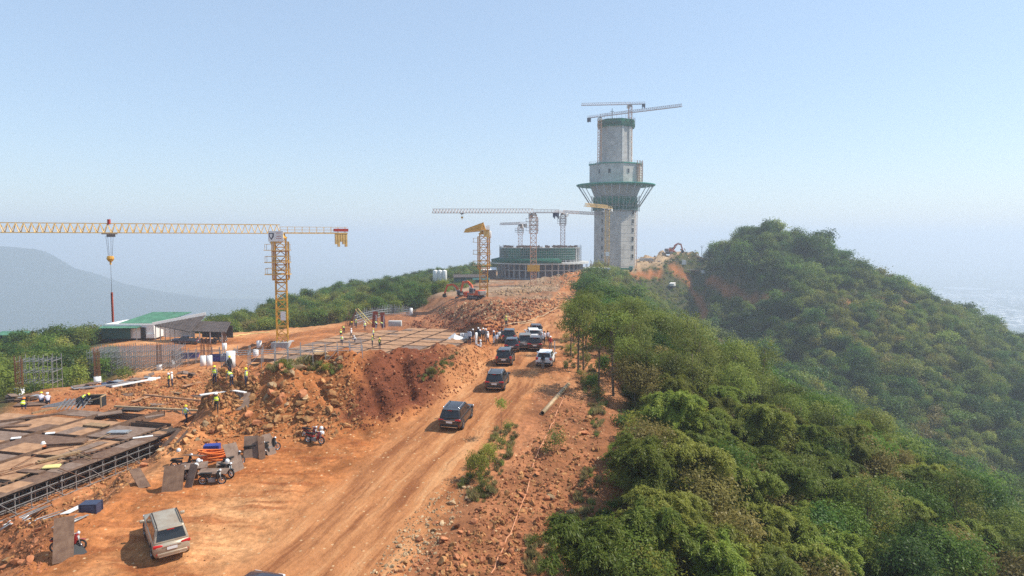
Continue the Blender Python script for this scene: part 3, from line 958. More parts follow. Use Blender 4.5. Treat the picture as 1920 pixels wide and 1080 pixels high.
# ------------------------------------------------------------------ materials for the works
M = dict(
    conc=mat('raw_concrete', (.40, .40, .39), .85, noise=.35, scale=.35, bump=.15, col2=(.30, .30, .30)),
    conc_l=mat('pale_concrete', (.52, .52, .50), .85, noise=.25, scale=.8),
    white=mat('white_paint', (.78, .78, .76), .5, noise=.12, scale=3),
    netg=mat('green_safety_net', (.012, .190, .110), .8, noise=.5, scale=1.2),
    netd=mat('dark_green_net', (.010, .105, .066), .85, noise=.5, scale=1.5),
    teal=mat('teal_shutter_rim', (.03, .27, .20), .7, noise=.3, scale=1),
    steel=mat('galvanised_tube', (.46, .47, .47), .45, .6, noise=.3, scale=5),
    strut=mat('strut_steel', (.40, .43, .45), .5, .3),
    dark=mat('dark_opening', (.025, .027, .03), .6),  # near-black; on panes in openings it stands in for the shade inside
    glassb=mat('dark_blue_glazing', (.030, .040, .075), .2, spec=.5, noise=.4, scale=.4),
    rebar=mat('rusty_rebar', (.20, .085, .040), .8, noise=.4, scale=8),
    yellow=mat('crane_yellow', (.66, .36, .035), .45, noise=.3, scale=2, col2=(.50, .25, .04)),
    yellowp=mat('faded_crane_yellow', (.72, .47, .16), .5, noise=.3, scale=2),
    orangew=mat('faded_orange_paint', (.62, .28, .12), .5, noise=.35, scale=.7, col2=(.60, .40, .30)),
    pink=mat('faded_pink_paint', (.46, .31, .26), .5, noise=.3, scale=.7),
    cwt=mat('counterweight_grey', (.24, .22, .21), .8, noise=.4, scale=2),
    navy=mat('navy_plate', (.035, .045, .085), .5),
    red=mat('red_board', (.45, .045, .030), .5, noise=.2, scale=3),
    redp=mat('red_formwork', (.36, .075, .045), .6, noise=.4, scale=2),
    black=mat('black_rubber', (.018, .018, .018), .7),
    rope=mat('steel_rope', (.10, .10, .10), .5, .4),
    ply=mat('film_faced_plywood', (.120, .070, .048), .75, noise=.45, scale=2.2, col2=(.19, .118, .078), spec=.15),
    plyd=mat('dusty_plywood', (.42, .245, .140), .9, noise=.5, scale=1.1, col2=(.27, .150, .085), spec=.1),
    plyg=mat('grey_plywood', (.235, .165, .125), .8, noise=.4, scale=1.8, col2=(.15, .10, .075), spec=.15),
    timber=mat('timber_joist', (.33, .21, .11), .8, noise=.4, scale=5),
    dtimber=mat('dark_timber', (.060, .045, .036), .8, noise=.4, scale=5),
    roofg=mat('green_metal_roof', (.075, .205, .125), .5, noise=.35, scale=.6),
    wallg=mat('dark_green_sheet', (.018, .085, .070), .5, noise=.3, scale=1),
    shade=mat('brown_shade_roof', (.090, .072, .066), .85, noise=.4, scale=1.2),
    bluet=mat('blue_tarpaulin', (.12, .16, .42), .5, noise=.3, scale=2),
    pipe=mat('sandy_plastic_pipe', (.46, .32, .175), .5, noise=.3, scale=2),
    hose=mat('pale_orange_hose', (.50, .23, .12), .6),
    hoseo=mat('orange_conduit', (.80, .20, .045), .5),
    blue=mat('blue_plastic', (.030, .055, .26), .45),
    sack=mat('yellow_sack', (.62, .52, .20), .8),
)
def stripes(name, col, col2, axis=0, freq=6.0, rough=.5):
    """sheeting with fine ribs: relief and a little grime follow the ribs"""
    return mat(name, col, rough, noise=.2, scale=freq)

# ------------------------------------------------------------------ the tower on the summit
TW = Vector((54.2, 360, Hs(54.2, 352) - .2))
tower = thing('concrete_tower', 'tall octagonal concrete tower under construction with flared ring platform and green nets', 'tower', TW)
def octa(r, sx=1.0):
    return [(sx * r * math.sin(R(7 + 45 * k)), -r * math.cos(R(7 + 45 * k))) for k in range(8)]
def zpx(py, Y): return CZ + (450 - py) * Y / FOC - TW.z
def octa_prism(r0, z0, r1, z1, cap=True):
    b = MB()
    p0, p1 = octa(r0), octa(r1)
    vs = [(x, y, z0) for x, y in p0] + [(x, y, z1) for x, y in p1]
    fs = [(i, (i + 1) % 8, 8 + (i + 1) % 8, 8 + i) for i in range(8)]
    if cap: fs += [tuple(range(8, 16)), tuple(reversed(range(8)))]
    return b.add(vs, fs)
def pour_mat():
    m = mat('tower_concrete', (.50, .475, .435), .85, noise=.45, scale=.3, col2=(.37, .355, .33))
    nt = m.node_tree; N = nt.nodes.new; Lk = nt.links.new
    b = nt.nodes['Principled BSDF']
    src = b.inputs['Base Color'].links[0].from_socket
    tc = N('ShaderNodeTexCoord'); mp = N('ShaderNodeMapping'); mp.inputs['Scale'].default_value = (.35, .35, 1.6)
    nz = N('ShaderNodeTexNoise'); nz.inputs['Scale'].default_value = 1.0; nz.inputs['Detail'].default_value = 5
    Lk(tc.outputs['Object'], mp.inputs[0]); Lk(mp.outputs[0], nz.inputs[0])
    mx = N('ShaderNodeMix'); mx.data_type = 'RGBA'; mx.blend_type = 'MULTIPLY'
    rp = N('ShaderNodeMapRange'); rp.inputs[1].default_value = .45; rp.inputs[2].default_value = .7; rp.inputs[4].default_value = .6
    Lk(nz.outputs['Fac'], rp.inputs[0]); Lk(rp.outputs[0], mx.inputs[0]); Lk(src, mx.inputs[6]); mx.inputs[7].default_value = (.66, .66, .68, 1)
    Lk(mx.outputs[2], b.inputs['Base Color'])
    return m
M['tower'] = pour_mat()
zb, zg0, zg1, zr, zd, zs = zpx(388, 360), zpx(388, 360), zpx(373, 360), zpx(350, 360), zpx(312, 360), zpx(242, 360)
ztop = zpx(231, 360)
sh = octa_prism(11.3, -2.5, 11.3, zr).build('lower_shaft', M['tower'], tower)
# pour joints: shallow ribs round the shaft
b = MB()
z = 2.0
while z < zg0:
    p = octa(11.33)
    for i in range(8):
        b.bar((*p[i], z), (*p[(i + 1) % 8], z), .05, .09)
    z += 4.2
b.build('pour_joint', M['conc'], tower)
# window openings: two columns seen from here, two more round the back
wm = MB(); wm.box((0, .0, 0), (1.15, .1, 2.1))  # dark pane painted for the shade inside each opening
for sx in (-1, 1): wm.cur = 1; wm.box((sx * .66, 0, 0), (.16, .34, 2.4))
for sz in (-1, 1): wm.box((0, 0, sz * 1.16), (1.16, .34, .18))
wmesh = wm.mesh('window', [M['dark'], M['conc_l']])
def oct_face_point(r, face, t):
    a = Vector(octa(r)[face]); c = Vector(octa(r)[(face + 1) % 8])
    p = a.lerp(c, t); n = Vector(((c - a).y, -(c - a).x)).normalized()
    return p, math.atan2(n.x, -n.y)
for face, t in ((6, .82), (0, .86), (2, .5), (3, .5), (4, .4)):
    for k in range(6):
        zz = zpx(480 - 16 * k, 360)
        if zz > zg0 - 1.5: continue
        p, an = oct_face_point(11.32, face, t)
        place('window', wmesh, tower, (p.x, p.y, zz), (0, 0, an))
def net_band(r0, z0, r1, z1, name, m, n=8):
    o = octa_prism(r0, z0, r1, z1, False).build(name, m, tower)
    return o
net_band(11.9, zg0 - 1.0, 11.95, zg1 + .6, 'green_net', M['netg'])
net_band(12.2, zg0 - 2.2, 12.3, zg0 + 1.2, 'green_net', M['netd'])
b = MB()
for k in range(40):
    an = 2 * math.pi * k / 40
    b.bar((12.5 * math.cos(an), 12.5 * math.sin(an), zg0 - 2.6), (12.5 * math.cos(an), 12.5 * math.sin(an), zg1 + 1.4), .10)
for zz in (zg0 - 2, zg0, zg1): 
    for k in range(40):
        a0, a1 = 2 * math.pi * k / 40, 2 * math.pi * (k + 1) / 40
        b.bar((12.5 * math.cos(a0), 12.5 * math.sin(a0), zz), (12.5 * math.cos(a1), 12.5 * math.sin(a1), zz), .10)
b.build('scaffold_ring', M['steel'], tower)
octa_prism(11.5, zg1 + 1.0, 14.0, zr + .4).build('soffit_cone', M['conc'], tower)
b = MB(); b.lathe([(13.0, zr - .35), (20.2, zr - .1), (20.6, zr + .5), (20.4, zr + .62), (13.0, zr + 1.0)], 32)
b.build('ring_platform', M['teal'], tower)
sm = MB()
sm.bar((0, 0, 0), (1, 0, 0), .03)
for k in range(30):
    an = 2 * math.pi * (k + .3) / 30
    c, s_ = math.cos(an), math.sin(an)
    bb = MB(); bb.tube([(12.4 * c, 12.4 * s_, zg0 - .3), (19.6 * c, 19.6 * s_, zr - .1)], .19, 5)
    bb.build('strut', M['strut'], tower)
octa_prism(14.0, zr + .5, 14.0, zd).build('drum', M['tower'], tower)
b = MB()
p = octa(14.25)
for i in range(8):
    b.bar((*p[i], zd + .15), (*p[(i + 1) % 8], zd + .15), .5, .5)
b.build('drum_rim', M['teal'], tower)
b = MB()
p = octa(14.3)
for i in range(8):
    a, c = Vector((*p[i], 0)), Vector((*p[(i + 1) % 8], 0))
    for k in range(6):
        q = a.lerp(c, k / 6); b.bar(q + Vector((0, 0, zd + .4)), q + Vector((0, 0, zd + 1.7)), .08)
    for zz in (zd + 1.0, zd + 1.6): b.bar(a + Vector((0, 0, zz)), c + Vector((0, 0, zz)), .07)
b.build('guard_rail', M['steel'], tower)
for face, t in ((7, .35), (6, .8), (0, .3)):
    p, an = oct_face_point(14.02, face, t)
    place('window', wmesh, tower, (p.x, p.y, zpx(326, 360)), (0, 0, an))
# scaffold stair and hoist on the lit side of the drum
b = MB()
p, an = oct_face_point(14.4, 0, .80)
for k in range(3):
    for j in range(2):
        q = Vector((p.x + k * 1.3, p.y + j * 1.2 - .4, 0))
        b.bar(q + Vector((0, 0, zr)), q + Vector((0, 0, zd + 1.5)), .16)
for i in range(9):
    zz = zr + 1 + i * (zd - zr) / 9
    b.box((p.x + 1.3, p.y + .2, zz), (2.8, 1.4, .10))
b.build('hoist_stair', M['orangew'], tower)
b = MB()
for k in range(4):
    p, an = oct_face_point(14.9, 1, .12 + .2 * k)
    b.bar((p.x, p.y, zr + .6), (p.x, p.y, zd + 1.2), .12)
for i in range(7):
    zz = zr + 1.4 + i * (zd - zr) / 7
    p0, _ = oct_face_point(14.9, 1, .08); p1, _ = oct_face_point(14.9, 1, .8)
    b.bar((*p0, zz), (*p1, zz), .12)
b.build('facade_scaffold', M['steel'], tower)
octa_prism(9.0, zd, 8.8, zs + .2).build('upper_shaft', M['tower'], tower)
# two pilasters on the lit face
for t in (.18, .84):
    p, an = oct_face_point(9.0, 0, t)
    bb = MB(); bb.box((0, 0, (zd + zs) / 2), (1.25, .7, zs - zd)); bb.build('pilaster', M['conc_l'], tower, (p.x, p.y, 0), (0, 0, an))
net_band(9.7, zs - .6, 9.9, ztop, 'green_net', M['netg'])
net_band(10.1, zs + .1, 10.1, zs + 1.6, 'green_net', M['netd'])
b = MB(); b.prism(octa(9.6), zs, zs + .35); b.build('working_platform', M['conc'], tower)
b = MB()
for k in range(56):
    an = 2 * math.pi * k / 56; rr = 9.3 + .3 * (k % 2)
    b.bar((rr * math.cos(an), rr * math.sin(an), zs), (rr * math.cos(an) + random.uniform(-.2, .2), rr * math.sin(an), ztop + random.uniform(.4, 2.2)), .10)
b.build('rebar_starter', M['rebar'], tower)
b = MB(); b.bar((-2.2, 0, zs), (-2.2, 0, ztop + 6.5), .25); b.bar((-3.2, 0, ztop + 5), (-1.2, 0, ztop + 5), .2)
b.build('lightning_mast', M['dark'], tower)
# goods hoist up the lower shaft
b = MB()
p, an = oct_face_point(11.9, 1, .28)
for i in (-.5, .5):
    for j in (0, .9): b.bar((p.x + i, p.y + j - .4, -1), (p.x + i, p.y + j - .4, zg0), .14)
for k in range(18):
    zz = 1 + k * (zg0 - 1) / 18
    b.bar((p.x - .5, p.y - .4, zz), (p.x + .5, p.y - .4, zz + 1.0), .10); b.bar((p.x + .5, p.y - .4, zz), (p.x + .5, p.y + .5, zz + 1.), .10)
b.build('goods_hoist', M['orangew'], tower)

# ------------------------------------------------------------------ the round building
RBx, RBy = 12.4, 300.0
RB = Vector((RBx, RBy, -3.4))
rb = thing('round_building', 'round concrete building shell wrapped in dark green nets above a colonnade', 'building', RB)
def ring(name, r0, r1, z0, z1, m, a0=0, a1=360, n=48):
    b = MB()
    b.lathe([(r0, z0), (r1, z0), (r1, z1), (r0, z1), (r0, z0)], n, a0=R(a0), a1=R(a1), smooth=False)
    return b.build(name, m, rb)
def zr_(py): return CZ + (450 - py) * RBy / FOC - RB.z
z1, z2, z3 = zr_(519), zr_(504), zr_(493)
ring('recessed_dark_ring', 17.2, 17.4, 0, z3, M['glassb'])  # dark blue ring behind the columns, sharing the cab window material
for zz in (z1, z2): ring('floor_slab', 16.5, 18.7, zz - .18, zz + .18, M['conc'])
cm = MB(); cm.box((0, 0, z3 / 2), (.45, .45, z3)); cmesh = cm.mesh('column', M['conc'])
for k in range(42):
    an = 2 * math.pi * k / 42
    place('column', cmesh, rb, (18.5 * math.cos(an), 18.5 * math.sin(an), 0), (0, 0, an))
ring('canopy_slab', 10, 21.2, z3, z3 + .8, M['conc_l'])
b = MB(); b.lathe([(21.35, z3 + .5), (21.6, z3 + 1.7), (18.2, z3 + 2.5)], 36, a0=R(120), a1=R(292)); b.build('canopy_net', M['netd'], rb)
zu, zt = z3 + .8, zr_(463)
ring('upper_wall', 15.6, 15.8, zu, zt - .6, M['conc'], 0, 360)
b = MB(); b.lathe([(17.6, zu + 1.0), (17.6, zt - .2)], 30, a0=R(130), a1=R(325), smooth=False); b.build('green_net', M['netd'], rb)
b = MB(); b.lathe([(17.8, zu + 1.6), (17.75, zt - .6)], 5, a0=R(218), a1=R(240), smooth=False); b.build('green_net', M['netg'], rb)
b = MB(); b.lathe([(17.8, zu + 1.2), (17.75, zt - 1.4)], 5, a0=R(262), a1=R(285), smooth=False); b.build('green_net', M['netg'], rb)
b = MB()
for k in range(80):
    an = R(110) + R(250) * k / 80
    c, s_ = 17.9 * math.cos(an), 17.9 * math.sin(an)
    b.bar((c, s_, zu), (c, s_, zt + random.uniform(.2, 1.1)), .09)
for j in range(6):
    zz = zu + .8 + j * (zt - zu - .8) / 5.5
    for k in range(80):
        a0, a1 = R(110) + R(250) * k / 80, R(110) + R(250) * (k + 1) / 80
        b.bar((17.9 * math.cos(a0), 17.9 * math.sin(a0), zz), (17.9 * math.cos(a1), 17.9 * math.sin(a1), zz), .09)
b.build('facade_scaffold', M['steel'], rb)
cm = MB(); cm.box((0, 0, (zt - zu) / 2), (.5, .5, zt - zu)); cmesh = cm.mesh('upper_column', M['conc_l'])
for k in range(14):
    an = R(-70) + R(110) * k / 13
    place('upper_column', cmesh, rb, (16.9 * math.cos(an), 16.9 * math.sin(an), zu), (0, 0, an))
for j in range(3): ring('beam', 16.4, 16.75, zu + 1.6 + j * 1.7, zu + 1.9 + j * 1.7, M['conc'], -70, 45)
ring('roof_deck', 0.5, 17.4, zt - .6, zt - .2, M['conc'])
b = MB()
for k in range(60):
    an = random.uniform(0, 6.28); rr = 16 * math.sqrt(random.uniform(.2, 1))
    b.box((rr * math.cos(an), rr * math.sin(an), zt + .1), (random.uniform(.4, 2), random.uniform(.3, 1.2), random.uniform(.3, 1.4)))
b.build('stacked_formwork', M['ply'], rb)
tag(thing('x', '', ''), kind='group') if False else None

# low extension with green skirt to the right of it
ex = P(1075, 505, 292)
lowb = thing('podium_shell', 'low unfinished concrete podium with green skirt between round building and tower', 'building', (ex.x, ex.y, -1.5))
b = MB(); b.box((4, 6, 4.2), (24, 12, .6)); b.build('roof_slab', M['conc_l'], lowb)
b = MB(); b.box((4, 6, 1.6), (22, 11, 4.4)); b.build('wall', M['conc'], lowb)
b = MB(); b.box((1.0, -.4, 2.6), (9, .12, 2.2)); b.build('green_net', M['netg'], lowb)
b = MB(); b.box((11.0, -.4, 2.4), (7, .12, 2.0)); b.build('green_net', M['netd'], lowb)
for k in range(26):
    x, y = random.uniform(2, 16), random.uniform(1, 11)
    bb = MB(); bb.bar((x, y, 4.5), (x, y, 4.5 + random.uniform(1.4, 3.4)), .14); bb.build('rebar_starter', M['rebar'], lowb)

# ------------------------------------------------------------------ silos and sheds on the far left shoulder
SILO_TXT = ['leftmost of the three white silos on the wooded shoulder', 'middle one of the three white silos on the wooded shoulder', 'rightmost of the three white silos, nearest the dark sheds']
sb = MB()
sb.lathe([(0, 5.6), (.35, 5.55), (1.0, 5.2), (1.02, 5.1), (1.02, .9), (.55, .2), (.5, 0)], 18)
sm_ = sb.mesh('tank', M['white'])
lg = MB()
for k in range(4):
    an = math.pi / 4 + k * math.pi / 2; lg.bar((.95 * math.cos(an), .95 * math.sin(an), -1.5), (.95 * math.cos(an), .95 * math.sin(an), 1.0), .14)
lgm = lg.mesh('leg_frame', M['steel'])
for k, px in enumerate((816.5, 825, 833.5)):
    p = P(px, 531, 285)
    s = thing('silo', SILO_TXT[k], 'silo', p, 0, 'white silos')
    place('tank', sm_, s); place('leg_frame', lgm, s)
    lad = MB(); lad.bar((-1.1, -.2, 0), (-1.1, -.2, 5.2), .08); lad.build('ladder', M['steel'], s)

def gable(name, label, cat, c, w, d, h, rh, wallm, roofm, rz=0.0, openf=False):
    t = thing(name, label, cat, c, rz)
    b = MB()
    if openf:
        for x in (-w / 2 + .1, 0, w / 2 - .1):
            for y in (-d / 2 + .1, d / 2 - .1):
                bb = MB(); bb.box((x, y, h / 2 - .5), (.14, .14, h + 1)); bb.build('post', M['steel'], t)
    else:
        b.box((0, 0, h / 2 - .6), (w, d, h + 1.2)); b.build('wall', wallm, t)
    for sgn in (-1, 1):
        bb = MB()
        a, e = Vector((0, 0, h + rh)), Vector((0, sgn * (d / 2 + .35), h - .08))
        n = 14
        vs = []
        for k in range(2 * n + 1):
            x = -w / 2 - .3 + (w + .6) * k / (2 * n); dz = .05 * (k % 2)
            vs += [(x, a.y, a.z + dz), (x, e.y, e.z + dz)]
        fs = [(2 * k, 2 * k + 1, 2 * k + 3, 2 * k + 2) for k in range(2 * n)]
        bb.add(vs, fs)
        bb.build('roof', roofm, t)
    if not openf:
        for sx in (-1, 1):
            bb = MB(); bb.add([(sx * w / 2, -d / 2, h), (sx * w / 2, d / 2, h), (sx * w / 2, 0, h + rh - .05)], [(0, 1, 2)]); bb.build('gable_end', wallm, t)
    return t
p = P(880, 524, 268); gable('store_shed', 'dark roofed shed behind the yellow crane by the silos', 'shed', (p.x, p.y, p.z - .8), 12, 6, 1.9, .9, M['wallg'], M['shade'], .1)
p = P(921, 515, 290); gable('site_office', 'shed with a pale white roof left of the round building', 'shed', (p.x - 1.0, p.y, p.z), 6.0, 6, 2.2, 1.0, M['shade'], M['white'], .05)
p = P(902, 527, 262); gable('tool_shed', 'small dark shed with teal roof beside the round building', 'shed', (p.x, p.y, p.z - .6), 6, 4, 1.2, .6, M['dark'], M['wallg'], .1)

# sheds of the left yard
Ys = 142.0
def yp(px, py, Y=Ys): return P(px, py, Y)
g0, g1 = yp(190, 631), yp(287, 631)
zg = yp(240, 631).z - .3
gs = thing('green_shed', 'green roofed shed with dark green sheet wall left of the dirt yard', 'shed', (g0.x, Ys, zg))
wd = g1.x - g0.x
b = MB(); b.box((3.0, .2, 1.0), (6.0, .12, 2.4)); b.build('side_wall', M['wallg'], gs)
b = MB(); b.box((wd / 2, 5, 1.3), (wd - .4, 8.4, 3.0)); b.build('wall', M['white'], gs)
b = MB(); b.box((8.5, .55, 1.0), (1.0, .2, 2.3)); b.build('doorway', M['dark'], gs)
b = MB(); b.box((10.0, .52, .4), (1.6, .3, .8)); b.build('crate', M['white'], gs)
def ribbed(p00, p10, p11, p01, n, name, m, par, rib=.06):
    p00, p10, p11, p01 = map(Vector, (p00, p10, p11, p01))
    bb = MB(); vs = []
    for k in range(2 * n + 1):
        t = k / (2 * n); dz = Vector((0, 0, rib * (k % 2)))
        vs += [p00.lerp(p10, t) + dz, p01.lerp(p11, t) + dz]
    bb.add(vs, [(2 * k, 2 * k + 1, 2 * k + 3, 2 * k + 2) for k in range(2 * n)])
    bb.add([p00 - Vector((0, 0, .08)), p10 - Vector((0, 0, .08)), p11 - Vector((0, 0, .08)), p01 - Vector((0, 0, .08))], [(3, 2, 1, 0)])
    return bb.build(name, m, par)
ribbed((-.3, -.6, 2.1), (7.8, -.6, 2.15), (8.6, 3.2, 2.75), (-.3, 3.2, 2.75), 16, 'roof', M['roofg'], gs)
ribbed((2.6, 1.6, 2.85), (11.2, 1.6, 2.85), (14.5, 10, 4.4), (5.6, 10, 4.4), 18, 'roof', M['roofg'], gs)
for x in (7.7,):
    bb = MB(); bb.bar((x, -.5, -1), (x, -.5, 2.1), .12); bb.build('post', M['steel'], gs)
# the lean-to with white gutter board and the long brown shade roofs
ws = thing('workshop_shed', 'shed with a sloping white fascia board and brown shade roof', 'shed', (g1.x, Ys, zg))
w2 = yp(372, 588).x - g1.x
b = MB(); b.bar((0, 0, 2.9), (w2, 3.5, 4.7), .25, .75); b.build('fascia', M['white'], ws)
ribbed((1.2, -.2, 2.6), (w2 - .5, -2.6, 1.6), (w2, 3.3, 4.4), (0.2, 0, 2.75), 14, 'roof', M['shade'], ws)
b = MB(); b.box((w2 / 2 - 1, 3.4, 1.2), (w2 - 3, .2, 3.0)); b.build('wall', M['white'], ws)
for k in range(5):
    bb = MB(); x = .4 + k * 1.0; bb.bar((x, .3, -1), (x, .3, 2.6), .12); bb.build('post', M['steel'], ws)
bs_p = yp(395, 634)
bsd = thing('bike_shelter', 'open shelter with a brown sheet roof over parked motorbikes', 'shed', (bs_p.x, bs_p.y, bs_p.z - .2), -.12)
ribbed((-4.2, -2.0, 1.9), (4.6, -2.0, 1.75), (2.6, 3.6, 3.2), (-4.4, 3.6, 3.3), 16, 'roof', M['shade'], bsd)
for x in (-3.4, -1.3, 1.0, 3.6):
    bb = MB(); bb.bar((x, -1.8, -1), (x, -1.8, 1.8), .13); bb.build('post', M['white'], bsd)
b = MB(); b.box((-.2, 3.0, 1.2), (7.0, .12, 2.6)); b.build('back_wall', M['shade'], bsd)
p = G(188, 640)
hut = thing('timber_hut', 'small brown hut with a lilac-blue tarpaulin on top beside the green shed', 'hut', (p.x, p.y, p.z - .1), .2)
b = MB(); b.box((0, 0, .8), (2.6, 2.2, 1.7)); b.build('wall', M['redp'], hut)
ribbed((-1.8, -1.5, 1.5), (.1, -1.5, 2.1), (.1, 1.5, 2.1), (-1.8, 1.5, 1.5), 5, 'roof', M['shade'], hut)
ribbed((.1, -1.5, 2.12), (2.4, -1.6, 1.5), (2.5, 1.5, 1.5), (.1, 1.5, 2.12), 4, 'tarpaulin', M['bluet'], hut, .04)
p = P(32, 632, 150); gable('far_green_shed', 'dark green shed almost hidden in the trees at the far left', 'shed', (p.x, p.y, p.z - 1.2), 6, 4, 2.0, .5, M['wallg'], M['roofg'])
p = P(155, 625, 165); gable('pale_green_shed', 'pale green roof among the trees behind the small hut', 'shed', (p.x, p.y, p.z - 2.0), 9, 5, 2.2, 1.0, M['wallg'], M['roofg'], .2)

# ------------------------------------------------------------------ cranes
def mast_section(w, h, r, m, name='mast_section'):
    b = MB(); a = w / 2
    cs = [(-a, -a), (a, -a), (a, a), (-a, a)]
    for x, y in cs: b.bar((x, y, 0), (x, y, h), r * 1.35)
    for j in range(2):
        z0, z1 = j * h / 2, (j + 1) * h / 2
        for i in range(4):
            p, q = cs[i], cs[(i + 1) % 4]
            b.bar((*p, z1), (*q, z1), r)
            if (i + j) % 2: p, q = q, p
            b.bar((*p, z0), (*q, z1), r)
    return b.mesh(name, m)
def jib_section(L, w, h, r, m, bays=3, tip=1.0):
    """triangular truss: two bottom chords, one top chord"""
    b = MB()
    for s_ in (-1, 1): b.bar((0, s_ * w / 2, 0), (L, s_ * w / 2 * tip, 0), r * 1.3)
    b.bar((0, 0, h), (L, 0, h * tip), r * 1.3)
    for k in range(bays):
        x0, x1 = L * k / bays, L * (k + 1) / bays; xm = (x0 + x1) / 2
        for s_ in (-1, 1):
            b.bar((x0, s_ * w / 2, 0), (xm, 0, h), r * .8); b.bar((xm, 0, h), (x1, s_ * w / 2, 0), r * .8)
        b.bar((x0, -w / 2, 0), (x0, w / 2, 0), r * .8); b.bar((x0, -w / 2, 0), (x1, w / 2, 0), r * .7)
    return b.mesh('jib_section', m)
def crane(label, base, ztop, mw, jdir, jl, cl, mm, jm, r=.12, rise=0.0, jh=1.35, cab=True, cwm=None, cw_n=4, wide=0.0, group='tower cranes of the site', mrot=0.0, secl=3.0, tip=1.0, cabside=-1, cw_drop=1.7, trolley=None, plate=None, foot=True):
    t = thing('tower_crane', label, 'crane', base, 0, group)
    H = ztop - base[2]
    if foot:
        b = MB(); b.box((0, 0, -.25), (mw * 1.7, mw * 1.7, 1.2)); b.build('footing', M['conc'], t)
    n = max(1, round(H / secl)); sh_ = H / n
    sme = mast_section(mw, sh_, r, mm)
    for k in range(n): place('mast_section', sme, t, (0, 0, k * sh_), (0, 0, mrot))
    if wide:
        b = MB(); w = mw * 1.45
        z0, z1 = H - wide, H - .6
        a = w / 2
        for x, y in ((-a, -a), (a, -a), (a, a), (-a, a)): b.bar((x, y, z0), (x, y, z1), r * 1.3)
        for zz in np.linspace(z0, z1, 5):
            for p, q in (((-a, -a), (a, -a)), ((a, -a), (a, a)), ((a, a), (-a, a)), ((-a, a), (-a, -a))): b.bar((*p, zz), (*q, zz), r)
        b.build('climbing_frame', mm, t, (0, 0, 0), (0, 0, mrot))
        for zz in (z0 + .9, z0 + wide * .42, z1 - 1.4):
            b = MB(); b.box((-.45, 0, zz), (w + 1.7, w + .8, .08))
            for x in (-a - 1.1, a + .2):
                for y in (-a - .3, a + .3): b.bar((x, y, zz), (x, y, zz + 1.0), .06)
            for y in (-a - .35, a + .35): b.bar((-a - 1.15, y, zz + 1), (a + .25, y, zz + 1), .06)
            b.bar((-a - 1.15, -a - .3, zz + 1), (-a - 1.15, a + .3, zz + 1), .06)
            b.build('work_platform', M['yellowp'] if mm == M['yellow'] else M['steel'], t, (0, 0, 0), (0, 0, mrot))
    b = MB(); b.lathe([(mw * .62, H - .05), (mw * .66, H + .2), (mw * .5, H + .35), (mw * .45, H + .8), (0, H + .82)], 16); b.build('turntable', M['cwt'] if mm != M['yellow'] else M['yellow'], t)
    an = math.atan2(jdir[1], jdir[0])
    up = bpy.data.objects.new('slewing_top', None)
    # upper works hang directly under the thing; each is turned to the jib's heading
    bpy.data.objects.remove(up)
    rot = (0, -math.asin(max(-1, min(1, rise))), an)
    Mx = Matrix.Rotation(an, 4, 'Z') @ Matrix.Rotation(-math.asin(rise), 4, 'Y')
    zj = H + .85
    def at(x, y, z): return (Mx @ Vector((x, y, z))) + Vector((0, 0, zj))
    nj = max(2, round(jl / (secl * 1.0))); L = jl / nj
    jme = jib_section(L, mw * .68, jh, r * .8, jm)
    for k in range(nj):
        o = place('jib_section', jme, t, at(k * L, 0, 0), rot)
        if tip < 1:
            f = 1 + (tip - 1) * (k + .5) / nj
            o.scale = (1, .5 + .5 * f, f)
    cj = MB(); w = mw * .62
    for s_ in (-1, 1): cj.bar((0, s_ * w / 2, .05), (-cl, s_ * w / 2, .05), r * 1.5)
    for k in range(int(cl / 1.2) + 1): cj.bar((-k * 1.2, -w / 2, .05), (-k * 1.2, w / 2, .05), r)
    cj.box((-cl / 2, 0, .16), (cl, w * .8, .04))
    for s_ in (-1, 1):
        for k in range(int(cl / 1.2) + 1): cj.bar((-k * 1.2, s_ * w * .55, .1), (-k * 1.2, s_ * w * .55, 1.1), .05)
        for zz in (.6, 1.1): cj.bar((0, s_ * w * .55, zz), (-cl, s_ * w * .55, zz), .05)
    cj.build('counter_jib', jm, t, at(0, 0, 0), rot)
    for k in range(cw_n):
        bb = MB(); dz = cw_drop * (1 - .18 * (k % 3))
        bb.box((0, 0, -dz / 2 + .1), (.34, w * 1.1, dz))
        bb.build('counterweight', cwm or M['cwt'], t, at(-cl + .25 + k * .42, 0, 0), rot)
    if plate is not None:
        bb = MB(); bb.box((0, 0, .6), (cw_n * .42 + .3, w * 1.25, .5)); bb.build('name_board', plate, t, at(-cl + .1 + cw_n * .2, 0, 0), rot)
    if cab:
        bb = MB(); bb.box((0, 0, 0), (1.5, 1.1, 1.7)); cme = bevel_mesh(bb.mesh('cab', M['white']), .12)
        c = place('cab', cme, t, at(.9, cabside * (mw * .5 + .5), -.9), rot)
        bb = MB(); bb.box((.76, 0, .2), (.02, .9, 1.0)); bb.box((.35, cabside * .56, .2), (.7, .02, .9)); bb.build('cab_window', M['glassb'], c)
    if trolley:
        x, rope_l, load = trolley
        tr = MB(); tr.box((0, 0, -.12), (1.4, mw * .75, .22)); tr.bar((-.3, 0, -.2), (.3, 0, -.5), .3)
        tro = tr.build('trolley', M['cwt'], t, at(x, 0, 0), rot)
        wp = at(x, 0, 0)
        rp = MB()
        for dx in (-.35, .35): rp.tube([(dx * math.cos(an), dx * math.sin(an), -.2), (dx * .5 * math.cos(an), dx * .5 * math.sin(an), -rope_l)], .03, 4)
        ro = rp.build('hoist_rope', M['rope'], t, wp)
        hb = MB(); hb.box((0, 0, 0), (.75, .35, .55)); hb.bar((0, 0, -.2), (0, 0, -.8), .16)
        hb.build('hook_block', M['yellow'], t, wp + Vector((0, 0, -rope_l)))
    return t, at

